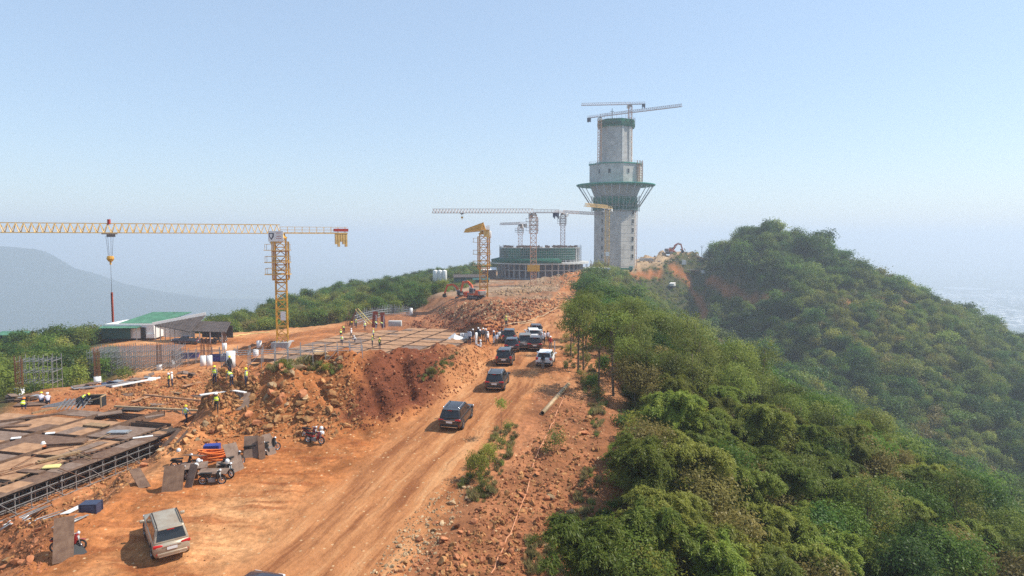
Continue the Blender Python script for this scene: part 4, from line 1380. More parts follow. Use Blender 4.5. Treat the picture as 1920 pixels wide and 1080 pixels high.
base = G(530, 641)
z_m = P(530, 447, base.y).z
jd = Vector((-.93, -.366)); jd.normalize()
t1, at1 = crane('large yellow tower crane left of the far deck with a red beam on its hook', (base.x, base.y, base.z - .3), z_m, 1.75, jd, 54, 11.2, M['yellow'], M['yellowp'], r=.13, wide=7.0, mrot=.25,
      cw_n=5, cwm=M['yellowp'], plate=M['red'], cw_drop=2.4, jh=1.45, trolley=None)
# the white cab panel with its dark shield mark and lettering, facing the camera
H1 = z_m - (base.z - .3)
cs = MB(); cs.box((0, 0, 0), (2.5, .1, 1.75)); sb_ = cs.build('cab_banner', M['white'], t1, (-.25, -1.45, H1 + .35), (0, 0, 0))
b = MB(); b.prism([(-.42, .55), (.42, .55), (.40, -.05), (0, -.62), (-.40, -.05)], 0, .012, Matrix.Rotation(R(90), 4, 'X')); b.build('shield_mark', M['navy'], sb_, (-.72, -.056, 0))
b = MB(); b.prism([(-.26, .38), (.22, .38), (.2, -.02), (0, -.36), (-.24, -.02)], 0, .010, Matrix.Rotation(R(90), 4, 'X')); b.build('shield_inset', M['white'], sb_, (-.74, -.072, .02))
b = MB()
for zz, w_ in ((.55, .8), (.0, .7), (-.35, .95)): 
    n = 7
    for k in range(n): b.box((.5 - w_ / 2 + w_ * (k + .5) / n, -.058, zz), (w_ / n * .62, .012, .11))
b.build('banner_lettering', M['red'], sb_)
b = MB(); b.box((0, 0, 0), (.8, .06, 1.5)); b.build('notice_board', M['white'], t1, (.55, -1.1, 4.9), (0, 0, .1))
# trolley rope, block and the hanging red beam
def crane1_hook():
    # find the jib distance whose sight line matches the trolley
    best = min((abs((p := at1(x * .1, 0, 0) + t1.location).x / p.y * FOC + 960 - 207), x * .1) for x in range(100, 500))[1]
    wp = at1(best, 0, 0)
    an = math.atan2(jd.y, jd.x)
    Yt = (t1.location + wp).y
    zh = P(210, 485, Yt).z - (t1.location + wp).z
    tr = MB(); tr.box((0, 0, -.12), (2.0, 1.3, .25)); tr.box((-.2, 0, -.45), (1.1, .8, .4)); tr.build('trolley', M['cwt'], t1, wp, (0, 0, an))
    rp = MB()
    for dx in (-.5, -.2, .25, .5): rp.tube([(dx, 0, -.5), (dx * .5, 0, zh + .2)], .022, 4)
    rp.build('hoist_rope', M['rope'], t1, wp, (0, 0, an))
    hb = MB(); hb.lathe([(0, .45), (.45, .4), (.55, 0), (.3, -.45), (0, -.5)], 10, smooth=False); hb.bar((0, 0, -.4), (0, 0, -.95), .2)
    hb.build('hook_block', M['yellow'], t1, wp + Vector((0, 0, zh)))
    fl = MB(); fl.bar((0, 0, 1.3), (0, 0, 2.1), .35); fl.build('beacon', M['red'], t1, wp)
    z0, z1 = P(211, 548, Yt).z, P(212, 604, Yt).z
    wl = t1.location + wp
    ld = thing('hanging_beam', 'long red beam hanging upright from the yellow crane hook', 'beam', (wl.x, wl.y, z1))
    b = MB()
    for s_ in (-1, 1): b.box((s_ * .10, 0, (z0 - z1) / 2), (.05, .24, z0 - z1))
    b.box((0, 0, (z0 - z1) / 2), (.22, .06, z0 - z1)); b.build('beam_body', M['redp'], ld)
    b = MB(); b.tube([(0, 0, z0 - z1), (0, 0, wl.z + zh - 1.0 - z1)], .03, 4); b.build('sling', M['rope'], ld)
crane1_hook()

base = P(907, 555, 168); base.z = Hs(base.x, base.y) - .4
crane('yellow tower crane beside the orange excavator with its jib pointing away', base, P(907, 439, 168).z, 1.9, Vector((-.17, 1)).normalized(), 44, 6.0, M['yellow'], M['yellow'], r=.14, wide=8.5, tip=.55, jh=2.0, cw_n=3, cwm=M['yellowp'], cabside=-1, mrot=.1)
base = P(1000, 539, 230); base.z = Hs(base.x, base.y) - .4
tc, atc = crane('tower crane in front of the round building with long pale jib to the left', base, P(1000, 404, 230).z, 1.9, Vector((-1, .02)), 34, 8.6, M['orangew'], M['pink'], r=.13, wide=6.0, cw_n=5, cwm=M['navy'], cw_drop=2.0, cab=True, trolley=(24, 1.5, 0))
b = MB(); b.box((0, -1.1, 6.6), (4.2, .8, 2.2)); b.build('lower_cage', M['yellow'], tc)
base = Vector((24.4, 329, -2.0))
crane('pale tower crane rising behind the round building with its jib toward the tower', base, P(1055, 403, 329).z, 2.0, Vector((.62, .78)).normalized(), 46, 7.0, M['pink'], M['pink'], r=.12, wide=5, cw_n=4, cwm=M['navy'], cw_drop=1.8, jh=1.4)
base = Vector((4.1, 338, -2.0))
crane('short pale tower crane behind the left half of the round building', base, P(975, 424, 338).z, 2.0, Vector((-.6, .8)).normalized(), 17, 4.5, M['orangew'], M['pink'], r=.12, wide=4, cw_n=3, cwm=M['cwt'], jh=1.1)
base = P(1138, 500, 334); base.z = Hs(base.x, base.y) - .4
t6, at6 = crane('yellow tower crane standing close in front of the concrete tower', base, P(1138, 394, 334).z, 2.0, Vector((-.55, -.85)).normalized(), 24, 4.5, M['yellowp'], M['yellowp'], r=.14, wide=0, cw_n=3, cwm=M['white'], jh=1.5, cab=True, rise=0.0)
b = MB(); b.box((0, -1.3, 9.6), (1.9, .1, 2.0)); b.build('notice_board', M['white'], t6)
# the pair that climbs with the tower
zt0 = TW.z + zd + .3
base = P(1124, 300, 352.4); base.z = zt0
crane('left crane on the tower shoulder with its jib reaching to the right', base, P(1124, 222, 352.4).z, 1.8, Vector((.80, -.60)), 44, 7.2, M['orangew'], M['pink'], r=.12, cw_n=4, cwm=M['navy'], cw_drop=2.2, cab=True, rise=.0, foot=True, jh=1.3)
base = P(1180.5, 300, 355); base.z = zt0
crane('right crane on the tower shoulder with its jib reaching to the left', base, P(1180.5, 199, 355).z, 1.8, Vector((-1, .12)).normalized(), 25, 7.6, M['orangew'], M['pink'], r=.12, cw_n=4, cwm=M['navy'], cw_drop=2.2, cab=True, jh=1.2)
# ------------------------------------------------------------------ formwork decks
PL = {}
def panel_mesh(w, d, m, t=.06):
    k = (round(w, 2), round(d, 2), m.name)
    if k not in PL:
        b = MB(); b.box((0, 0, -t / 2), (w, d, t)); PL[k] = b.mesh('formwork_panel', m)
    return PL[k]
DANG = math.atan2(DE.y, DE.x) - math.pi / 2
def deck_bay(t, org, u0, u1, v0, v1, nu, nv, rg, mats):
    """sheets of plywood that butt up with a finger's gap and never quite level"""
    du, dv = (u1 - u0) / nu, (v1 - v0) / nv
    m0 = mats[min(int(rg.random() * len(mats)), len(mats) - 1)]
    for i in range(nu):
        for j in range(nv):
            c = DE * (u0 + du * (i + .5)) + DN * (v0 + dv * (j + .5))
            m = mats[min(int(rg.random() * len(mats)), len(mats) - 1)] if rg.random() < .35 else m0
            place('formwork_panel', panel_mesh(dv - .018, du - .018, m), t, (c.x, c.y, rg.uniform(-.012, .012)), (rg.uniform(-.004, .004), rg.uniform(-.004, .004), DANG))
def beam_box(t, u0, v0, u1, v1, w, name='beam_form'):
    """a trough between bays: two sides and a sunk bottom with bars in it"""
    a, c = DE * u0 + DN * v0, DE * u1 + DN * v1
    d = (c - a).normalized(); s = Vector((-d.y, d.x, 0)) * (w / 2)
    b = MB()
    b.bar(a + Vector((0, 0, -.52)), c + Vector((0, 0, -.52)), w, .05)
    for sg in (-1, 1): b.bar(a + s * sg + Vector((0, 0, -.27)), c + s * sg + Vector((0, 0, -.27)), .04, .5)
    b.cur = 1
    for sg in (-.5, 0, .5): b.bar(a + s * sg + Vector((0, 0, -.30)), c + s * sg + Vector((0, 0, -.30)), .035)
    n = int((c - a).length / .45)
    for k in range(n):
        q = a.lerp(c, (k + .5) / n); b.bar(q - s * .6 + Vector((0, 0, -.27)), q + s * .6 + Vector((0, 0, -.27)), .025)
    b.build(name, [M['ply'], M['rebar']], t)

dr = random.Random(5)
deckA = thing('formwork_deck', 'near plywood formwork deck on steel scaffold, crossed by sunken beam troughs', 'formwork deck', DA_O)
deck_bay(deckA, DA_O, -24, 0, 0, 1.4, 12, 1, dr, [M['plyg'], M['plyg'], M['ply'], M['plyd']])
VB = [(2.1, 6.1), (6.8, 10.8), (11.5, 15.5), (16.2, 20.2)]
UB = [(-24.2, -19.6), (-19.0, -14.6), (-14.0, -9.6), (-9.0, -4.6), (-4.0, 0.4)]
for v0, v1 in VB:
    for k, (u0, u1) in enumerate(UB):
        if (k == 4 and v0 < 3): u1 = -.6
        deck_bay(deckA, DA_O, u0, u1, v0, v1, 2, 3, dr, [M['plyd'], M['plyd'], M['plyd'], M['plyg'], M['ply']])
for v in (1.75, 6.45, 11.15, 15.85): beam_box(deckA, -24.2, v, .6, v, .62)
for u in (-19.3, -14.3, -9.3, -4.3): 
    for v0, v1 in VB: beam_box(deckA, u, v0 + .02, u, v1 - .02, .56)
# half built strip behind: open beam forms over rubble
for v in (6.45, 11.15): beam_box(deckA, .62, v, 5.0, v, .62)
beam_box(deckA, 3.0, 6.9, 3.0, 10.8, .56); beam_box(deckA, .9, 2.1, .9, 6.0, .56)
deck_bay(deckA, DA_O, 1.2, 3.0, 11.5, 15.5, 1, 3, dr, [M['ply'], M['plyg']])
# joists and bearers under the edge
b = MB()
for k in range(50): 
    u = -23.8 + k * .48; a = DE * u + DN * -.02 + Vector((0, 0, -.13)); c = DE * u + DN * 3.4 + Vector((0, 0, -.13)); b.bar(a, c, .08, .12)
for v in (.25, 1.3): b.bar(DE * -24 + DN * v + Vector((0, 0, -.27)), DN * v + Vector((0, 0, -.27)), .12, .14)
b.build('joist', M['dtimber'], deckA)
b = MB(); b.bar(DE * -24 + DN * -.03 + Vector((0, 0, -.05)), DN * -.03 + Vector((0, 0, -.05)), .03, .16); b.build('edge_board', M['plyg'], deckA)
b = MB()
for v in (3.2, 9.5): b.box(DE * -11 + DN * v + Vector((0, 0, -1.15)), (.1, 26, .9), Matrix.Rotation(DANG, 3, 'Z'))  # dark sheets deep under the deck, filling in its darkness
b.build('under_deck_dark_sheet', M['dtimber'], deckA)

# scaffold that carries the near edge
sc = thing('edge_scaffold', 'steel tube scaffold standing under the near edge of the plywood deck', 'scaffold', DA_O)
SH = 1.85
pm = MB(); pm.bar((0, 0, -SH), (0, 0, -.3), .055); pm.box((0, 0, -.34), (.16, .16, .03)); pm.bar((0, 0, -SH - .55), (0, 0, -SH), .035); pm.box((0, 0, -SH - .3), (.18, .18, .03)); pmesh = pm.mesh('post', M['steel'])
for k in range(21):
    u = -23.6 + k * 1.18
    for v in (.18, 1.25, 2.4):
        p = DE * u + DN * v
        place('post', pmesh, sc, (p.x, p.y, 0))
for v in (.13, 1.2, 2.35):
    for zz in (-.62, -1.15, -1.75):
        for s0, s1 in ((-23.8, -12.1), (-12.0, .2)):
            b = MB(); b.bar(DE * s0 + DN * v + Vector((0, 0, zz)), DE * s1 + DN * v + Vector((0, 0, zz)), .05); b.build('ledger', M['steel'], sc)
tm_ = MB(); tm_.bar((0, 0, 0), DN * 2.5, .045); tme = tm_.mesh('transom', M['steel'])
for k in range(21):
    for zz in (-.70, -1.68): p = DE * (-23.55 + k * 1.18) + DN * .1; place('transom', tme, sc, (p.x, p.y, zz))
bm_ = MB(); bm_.bar((0, 0, 0), DE * 1.18 + Vector((0, 0, -1.1)), .04); bme = bm_.mesh('brace', M['steel'])
for k in range(0, 20, 3): p = DE * (-23.55 + k * 1.18) + DN * .08; place('brace', bme, sc, (p.x, p.y, -.6))

deckB = thing('formwork_deck', 'far plywood formwork deck by the crane foot with workers walking on it', 'formwork deck', DA_O)
deckB.location = (_ctr.x, _ctr.y, DB_Z)
npan = 0
for i in range(-7, 8):
    for j in range(-7, 8):
        u0, v0 = i * 4.3, j * 4.3
        c = _ctr + DE * (u0 + 2) + DN * (v0 + 2)
        if inside(np.array([c.x]), np.array([c.y]), DB_POLY)[0]:
            deck_bay(deckB, _ctr, u0 + .3, u0 + 4.0, v0 + .3, v0 + 4.0, 2, 2, dr, [M['plyd'], M['plyd'], M['plyg'], M['plyd'], M['plyd']])
            npan += 4
            beam_box(deckB, u0, v0 + .1, u0, v0 + 4.2, .55)
            beam_box(deckB, u0 + .1, v0, u0 + 4.2, v0, .55)
            bb = MB()
            for q in (0.5, 2.15, 3.8):
                a = DE * (u0 + q) + DN * (v0 + .2); bb.bar(a + Vector((0, 0, -.14)), a + DN * 3.9 + Vector((0, 0, -.14)), .08, .14)
            bb.build('joist', M['dtimber'], deckB)
            for q in ((.3, .3), (2.2, .3), (4.0, .3), (.3, 2.2), (4, 2.2)):
                pp = DE * (u0 + q[0]) + DN * (v0 + q[1]); bb = MB(); bb.bar((pp.x, pp.y, -1.5), (pp.x, pp.y, -.2), .07); bb.build('prop', M['steel'], deckB)

# ------------------------------------------------------------------ free scaffolds
def scaffold(label, p, rz, nx, ny, nz, dx, dy, dz, r=.055, m='steel', skip=0.0, braces=True, jitter=0):
    t = thing('scaffold', label, 'scaffold', p, rz, 'free standing scaffolds')
    H = nz * dz
    b = MB(); b.bar((0, 0, -.4), (0, 0, H + .5), r); pm = b.mesh('post', M[m])
    for i in range(nx + 1):
        for j in range(ny + 1): place('post', pm, t, (i * dx, j * dy, random.uniform(-.25, .05)))
    b = MB(); b.bar((0, 0, 0), (nx * dx, 0, 0), r * .9); lx = b.mesh('ledger', M[m])
    b = MB(); b.bar((0, 0, 0), (0, ny * dy, 0), r * .9); ly = b.mesh('transom', M[m])
    for k in range(1, nz + 1):
        for j in range(ny + 1): place('ledger', lx, t, (0, j * dy, k * dz - .1))
        for i in range(nx + 1): place('transom', ly, t, (i * dx, 0, k * dz - .16))
    if braces:
        b = MB(); b.bar((0, -.05, 0), (dx, -.05, dz), r * .8); bz = b.mesh('brace', M[m])
        for i in range(0, nx, 2):
            for k in range(nz): place('brace', bz, t, (i * dx, 0, k * dz))
    return t
p = G(165, 712); scaffold('big dense scaffold block of thin tubes beside the left treeline', p, R(12), 15, 6, 5, .85, 1.0, .86, .065)
p = G(30, 738); scaffold('tall open scaffold tower round a column at the left edge', p, R(8), 4, 2, 3, 1.05, 1.2, 1.35, .06)
p = G(322, 690); scaffold('low scaffold row between the big scaffold block and the white columns', p, R(20), 6, 2, 2, 1.2, 1.2, 1.2, .065)
p = G(415, 690); scaffold('long low scaffold in front of the far deck, right of the white columns', p, R(16), 11, 2, 1, 1.1, 1.2, 1.1, .055)
p = G(505, 676); scaffold('dark propping row under the front corner of the far deck', p, R(-12), 6, 2, 1, 1.4, 1.2, .8, .05)

# round columns, poured to different heights, bars standing out of the top
COLTXT = [(37, 742, 1.0, 3.6, .50, 'white column stub inside the scaffold tower at the left edge'),
          (183, 719, .95, 3.4, .42, 'white column stub in front of the big scaffold block, left end'),
          (299, 694, 1.0, 3.4, .42, 'white column stub at the right end of the big scaffold block'),
          (285, 715, .62, 0, .48, 'short white column stub without bars beside a worker in vest'),
          (381, 686, 1.75, 2.4, .42, 'left one of the pair of tall pale columns beside the blue skip'),
          (393, 686, 1.75, 2.4, .42, 'right one of the pair of tall pale columns beside the blue skip'),
          (421, 657, 1.5, 2.0, .42, 'pale column standing on the dirt yard behind the column pair'),
          (325, 690, 1.4, 1.5, .25, 'thin pale post in the low scaffold row'),
          (433, 682, 1.2, 0, .38, 'grey column inside the long low scaffold'),
          (480, 668, 1.2, 0, .42, 'pale column at the left corner of the far deck'),
          (486, 650, 1.1, 0, .42, 'stubby pale column near the foot of the yellow crane'),
          (771, 590, 1.7, 0, .40, 'white column at the end of the curved wall bars')]
for px, py, h, rb_, r, txt in COLTXT:
    p = G(px, py)
    t = thing('concrete_column', txt, 'column', (p.x, p.y, p.z - .1))
    b = MB(); b.lathe([(0, -.3), (r, -.3), (r, h), (0, h)], 14); me_ = b.mesh('shaft', M['white']); me_.polygons.foreach_set('use_smooth', [abs(f.normal.z) < .5 for f in me_.polygons]); place('shaft', me_, t)
    if rb_:
        for k in range(8):
            an = k * math.pi / 4; bb = MB(); bb.bar((r * .8 * math.cos(an), r * .8 * math.sin(an), h), (r * .8 * math.cos(an) + random.uniform(-.05, .05), r * .8 * math.sin(an), h + rb_ + random.uniform(-.3, .3)), .05); bb.build('rebar', M['rebar'], t)
        sb2 = MB()
        for k in range(8):
            a0, a1 = k * math.pi / 4, (k + 1) * math.pi / 4
            sb2.bar((r * .84 * math.cos(a0), r * .84 * math.sin(a0), 0), (r * .84 * math.cos(a1), r * .84 * math.sin(a1), 0), .03)
        sme2 = sb2.mesh('stirrup', M['rebar']); z = h + .25
        while z < h + rb_ - .3:
            place('stirrup', sme2, t, (0, 0, z)); z += .28
p = G(349, 672)
for px, py, txt in ((352, 672, 'rectangular dark blue skip left of the column pair'), (415, 676, 'dark blue skip right of the column pair')):
    p = G(px, py); t = thing('skip', txt, 'skip', p, .15)
    b = MB()
    b.add([(-1.6, -.7, 0), (1.6, -.7, 0), (1.6, .7, 0), (-1.6, .7, 0), (-1.9, -.8, .9), (1.9, -.8, .9), (1.9, .8, .9), (-1.9, .8, .9)], [(0, 3, 2, 1), (0, 1, 5, 4), (1, 2, 6, 5), (2, 3, 7, 6), (3, 0, 4, 7)])
    b.build('tub', M['blue'], t); bb = MB()
    for a, c in (((-1.9, -.8), (1.9, -.8)), ((1.9, -.8), (1.9, .8)), ((1.9, .8), (-1.9, .8)), ((-1.9, .8), (-1.9, -.8))): bb.bar((*a, .9), (*c, .9), .1)
    bb.build('rim', M['navy'], t)

# curved wall of starter bars, with red formwork, behind the far deck
arc = thing('starter_bar_wall', 'curved row of pale reinforcing bars rising behind the far deck', 'reinforcement', G(715, 606))
b = MB()
for k in range(44):
    t_ = k / 43; q = P(664 + 105 * t_, 606 - 8 * t_, 150 + 16 * math.sin(t_ * 2.2)) - arc.location
    bb = MB(); bb.bar((q.x, q.y, -1.5), (q.x + random.uniform(-.08, .08), q.y, 2.6 + random.uniform(-.3, .5)), .09); bb.build('bar', M['strut'], arc)
for zz in (.2, .8, 1.4, 1.9):
    pts = [P(664 + 105 * t_, 606 - 8 * t_, 150 + 16 * math.sin(t_ * 2.2)) - arc.location for t_ in np.linspace(0, 1, 14)]
    b.tube([(q.x, q.y, zz) for q in pts], .05, 4)
b.build('tie_bar', M['strut'], arc)
for px, py, w, h, tilt, txt in ((703, 612, 1.0, 3.2, .10, 'left one of two red wall forms behind the far deck'), (718, 612, .85, 3.0, -.08, 'right one of two red wall forms behind the far deck')):
    p = G(px, py); p = P(px, py, 136); t = thing('wall_form', txt, 'formwork', (p.x, p.y, DB_Z), 0)
    b = MB(); b.box((0, 0, h / 2), (w, .12, h), Matrix.Rotation(tilt, 3, 'Y')); b.build('face_panel', M['redp'], t)
    bb = MB()
    for k in range(5): bb.box((0, -.12, .4 + k * h / 5), (w * 1.05, .1, .1), Matrix.Rotation(tilt, 3, 'Y'))
    bb.build('waler', M['redp'], t); bb = MB(); bb.bar((w * .3, -.1, h * .8), (w * .5, -1.5, 0), .1); bb.build('prop', M['steel'], t)
p = P(667, 612, 138); t = thing('leaning_rebar_cage', 'brown leaning rebar frame propped with yellow timbers behind the far deck', 'reinforcement', (p.x, p.y, DB_Z))
b = MB()
for k in range(7): b.bar((-2.0 + k * .35, 0, 0), (-2.0 + k * .35, .2, 2.2 + .3 * (k % 3)), .08)
for zz in (.5, 1.1, 1.7): b.bar((-2.1, .05, zz), (.3, .05, zz), .07)
b.build('bar_grid', M['rebar'], t)
bb = MB(); bb.bar((0, 0, 3.4), (2.8, -.5, .4), .16); bb.bar((.5, 0, 3.6), (3.3, -.3, .6), .16); bb.build('timber_prop', M['sack'], t)
bb = MB(); bb.bar((-1.4, 0, 0), (.3, .3, 3.6), .3); bb.build('leaning_post', M['rebar'], t)
p = P(741, 612, 138); t = thing('concrete_block', 'low pale grey concrete block at the back of the far deck', 'block', (p.x, p.y, DB_Z + .02)); b = MB(); b.box((0, 0, .55), (2.6, 1.2, 1.1)); place('block_body', bevel_mesh(b.mesh('block_body', M['conc_l']), .05), t)

# ------------------------------------------------------------------ loose things on the near deck
def deckpt(px, py, z=DA_Z): return GZ(px, py, z)
def board_stack(txt, p, n, w, d, rz, m, t_=.07, cat='board stack', part='board'):
    t = thing('board_stack', txt, cat, p, rz)
    for k in range(n):
        b = MB(); b.box((random.uniform(-.08, .08), random.uniform(-.12, .12), t_ * (k + .5)), (w, d, t_ * .8), Matrix.Rotation(random.uniform(-.09, .09), 3, 'Z')); b.build(part, m, t)
    return t
board_stack('pile of black film-faced boards on the middle of the near deck', deckpt(128, 832), 4, 2.6, 1.4, .3, M['ply'])
board_stack('long stack of brown timbers on the near deck above the edge strip', deckpt(112, 860), 3, .42, 2.9, DANG - .35, M['timber'], .08, 'timber stack', 'timber')
board_stack('single pale plank lying across the deck edge strip', deckpt(268, 819), 1, 1.5, .35, .5, M['white'], .05, 'plank', 'plank')
board_stack('dark boards heaped at the back of the near deck beside the worker', deckpt(205, 778), 3, 2.0, 1.2, .5, M['plyg'])
board_stack('brown sheets stacked at the left back corner of the near deck', deckpt(60, 760), 3, 2.6, 1.6, .2, M['ply'])
board_stack('row of grey planks laid out along the near deck', deckpt(150, 845), 2, .9, 4.4, DANG, M['plyg'], .06, 'plank stack', 'plank')
for k, (px, py, rz, txt) in enumerate(((30, 800, .3, 'dark board pair at the far left of the near deck'), (250, 770, -.2, 'board pile by the open trough at the back of the near deck'), (290, 782, .6, 'two boards bridging the open trough near the deck end'), (180, 800, DANG, 'loose boards in the centre of the near deck'), (60, 885, DANG, 'loose dark boards on the deck edge strip'), (225, 812, .1, 'grey boards beside the pale plank on the near deck'))):
    board_stack(txt, deckpt(px, py), 2 + k % 2, 2.2 - .3 * (k % 3), .6 + .25 * (k % 2), rz, (M['ply'], M['dtimber'], M['plyg'], M['timber'], M['ply'], M['steel'])[k])
bt = deckpt(150, 852); hs_ = thing('rebar_bundle', 'thin rusty bars scattered across the middle of the near deck', 'rebar', bt)
for k in range(14):
    an = DANG + random.uniform(-.6, .6) + (1.57 if k % 3 == 0 else 0); o = Vector((random.uniform(-4, 3), random.uniform(-5, 4), .04 + .01 * k)); d = Vector((-math.sin(an), math.cos(an), 0)) * random.uniform(1.2, 2.4)
    bb = MB(); bb.bar(o - d, o + d, .045); bb.build('bar', M['rebar'] if k % 4 else M['timber'], hs_)
p = deckpt(97, 877); t = thing('sack', 'flat yellow sack lying on the edge strip of the near deck', 'sack', (p.x, p.y, p.z), .3)
b = MB(); b.box((0, 0, .09), (1.1, .7, .16)); place('bag', bevel_mesh(b.mesh('bag', M['sack']), .07, 3), t)
for px, py, txt in ((94, 813, 'white scrap sheet on the near deck behind the board pile'), (30, 822, 'small white scrap sheet at the left of the near deck')):
    p = deckpt(px, py); t = thing('scrap_sheet', txt, 'sheet', p, .4); b = MB(); b.box((0, 0, .04), (.7, .35, .05), Matrix.Rotation(.1, 3, 'X')); b.build('sheet', M['white'], t)
p = deckpt(81, 832); t = thing('helmet', 'white helmet left on the near deck left of the board pile', 'helmet', p); b = MB(); b.lathe([(.16, .02), (.14, .12), (.09, .19), (0, .21)], 12); b.lathe([(.16, .02), (.21, .01), (.2, 0)], 12); b.build('shell', M['white'], t)
p = deckpt(89, 838); t = thing('orange_rag', 'crumpled orange cloth on the near deck below the white helmet', 'cloth', p); b = MB(); b.box((0, 0, .06), (.6, .4, .1)); place('cloth_body', bevel_mesh(b.mesh('cloth_body', M['hoseo']), .05, 3), t)
# the open black box form and the rack of bars by the bending worker
p = deckpt(172, 762); t = thing('box_form', 'open black box form with pale timber rim beside the hi-vis worker', 'formwork', p, .1)
b = MB()
b.box((0, .6, .5), (2.2, .06, 1.0)); b.box((1.1, 0, .5), (.06, 1.2, 1.0)); b.box((-1.1, 0, .5), (.06, 1.2, 1.0)); b.build('side_panel', M['dark'], t)
bb = MB(); bb.bar((-1.1, .62, 1.05), (1.1, .62, 1.05), .1); bb.bar((1.1, .62, 1.05), (1.15, -.6, 1.05), .1); bb.bar((1.15, -.6, 0), (1.15, -.6, 1.05), .1); bb.bar((1.15, -.6, 1.0), (.2, -.62, .75), .08); bb.build('timber_rim', M['pipe'], t)
p = deckpt(138, 766); t = thing('bar_rack', 'pale rack of slanting tubes on the deck beside the hi-vis worker', 'tube rack', p, .1)
for k in range(7):
    bb = MB(); bb.bar((-1.3 + k * .38, -.5, .02), (-.9 + k * .38, .5, .9), .07); bb.build('tube', M['steel'], t)
for k in range(5):
    bb = MB(); bb.bar((-3.2, .3 + k * .25, .1), (1.2, .9 + k * .3, .25 + .15 * k), .08); bb.build('long_tube', M['steel'], t)
for k, (x0, y0, x1, y1, txt) in enumerate(((60, 775, 150, 755, 'long pale batten lying towards the box form'), (0, 790, 110, 776, 'dark batten along the back of the near deck'), (270, 740, 480, 762, 'long brown beam form on the rubble behind the near deck'), (215, 762, 420, 772, 'pale timber rail across the rubble behind the near deck'),
                                           (150, 728, 250, 716, 'grey tube lying by the white column stub'), (210, 725, 300, 708, 'white tube lying in front of the big scaffold block'))):
    a, c = GZ(x0, y0, DA_Z + .12), GZ(x1, y1, DA_Z + .12)
    t = thing('batten', txt, 'batten', a); bb = MB(); bb.bar((0, 0, 0), c - a, .22, .16); bb.build('beam', (M['timber'], M['ply'], M['plyd'], M['pipe'], M['steel'], M['white'])[k], t)
# walkway plank carrying on from the deck edge
a, c = G(350, 797) + Vector((0, 0, .25)), G(448, 752) + Vector((0, 0, .25))
t = thing('walkway_plank', 'long grey walkway plank running on from the near deck edge over the rubble', 'plank', a)
for k in range(3):
    bb = MB(); o = DN * (k * .36); bb.bar(o, (c - a) + o + Vector((0, 0, .02 * k)), .33, .06); bb.build('plank', M['plyg'], t)
# junk of the left yard: heaps of forms and tubes
jr = random.Random(9)
JTXT = ['grey sheet heap by the white stub', 'blue-grey sheet heap by the tubes', 'brown board heap near the left column', 'dark board heap near the left column', 'rust coloured form heap in the yard', 'orange-brown form heap by the treeline', 'grey form heap below the big scaffold', 'brown form heap below the big scaffold', 'dark form heap beside the low scaffold']
for k, (px, py) in enumerate(((165, 728), (215, 724), (60, 748), (20, 752), (125, 720), (110, 706), (245, 722), (275, 712), (350, 706))):
    p = G(px, py); t = thing('form_heap', JTXT[k] + ' behind the near deck', 'formwork heap', p, jr.uniform(0, 3))
    for q in range(7):
        bb = MB(); bb.box((jr.uniform(-1, 1), jr.uniform(-.6, .6), .1 + .09 * q), (jr.uniform(.6, 2.2), jr.uniform(.3, 1.0), .07), Matrix.Rotation(jr.uniform(0, 3), 3, 'Z') @ Matrix.Rotation(jr.uniform(-.3, .3), 3, 'X'))
        bb.build('sheet', (M['steel'], M['navy'], M['ply'], M['dtimber'], M['redp'], M['plyd'], M['plyg'], M['plyd'], M['ply'])[k] if q % 2 else jr.choice([M['ply'], M['plyg'], M['steel']]), t)

# ------------------------------------------------------------------ things on the dirt yard by the road
def lean_board(px, py, w, h, rz, tilt, m, txt, off=0):
    p = G(px, py)
    t = thing('plywood_board', txt, 'board', (p.x, p.y, p.z - .05), rz)
    b = MB(); b.box((0, 0, h / 2), (w, .03, h)); me_ = b.mesh('sheet', m)
    place('sheet', me_, t, (0, 0, 0), (tilt, 0, 0))
    bb = MB(); 
    for x in (-w * .3, w * .3): bb.bar((x, .035, .1), (x, .035, h - .1), .05, .04)
    place('batten', bb.mesh('batten', M['timber']), t, (0, 0, 0), (tilt, 0, 0))
    return t
lean_board(322, 922, 1.25, 1.8, .25, -.62, M['ply'], 'dark brown board leaning at the front left of the motorbike cluster')
lean_board(352, 915, .62, 1.6, -.35, -.40, M['plyg'], 'narrow grey-brown board leaning beside the front dark board')
lean_board(447, 884, .95, 2.3, .75, -.75, M['plyg'], 'long grey board leaning on a motorbike right of the orange conduit')
lean_board(470, 858, 1.0, 1.6, .2, -.35, M['plyg'], 'brown board leaning on the left side of the covered motorbike')
lean_board(492, 862, .45, 1.7, .5, -.35, M['ply'], 'narrow brown board leaning on the right of the covered motorbike')
lean_board(511, 853, .7, 1.7, .85, -.55, M['plyg'], 'grey board leaning on the farthest covered motorbike')
lean_board(118, 1053, .95, 2.5, .5, -.72, M['ply'], 'tall dark ribbed board leaning over a motorbike in the left corner')
lean_board(150, 1040, .8, .9, 1.1, -.9, M['dark'], 'small black board behind the motorbike in the left corner')
def flat_board(px, py, w, d, z, rz, tilt, m, txt):
    p = G(px, py); t = thing('cover_board', txt, 'board', (p.x, p.y, p.z + z), rz)
    b = MB(); b.box((0, 0, 0), (w, d, .03), Matrix.Rotation(tilt, 3, 'X')); b.build('sheet', m, t)
    bb = MB(); bb.box((0, 0, -.04), (w * .9, .06, .04), Matrix.Rotation(tilt, 3, 'X')); bb.build('batten', M['timber'], t)
flat_board(365, 896, 1.7, .85, .85, .35, .22, M['plyg'], 'brown cover board lying across the two middle motorbikes')
flat_board(401, 905, 1.9, .8, .80, .05, .16, M['plyg'], 'pale brown cover board on the front motorbike')
flat_board(421, 888, 1.0, .55, .75, .3, .2, M['plyg'], 'small cover board on the motorbike under the orange conduit')
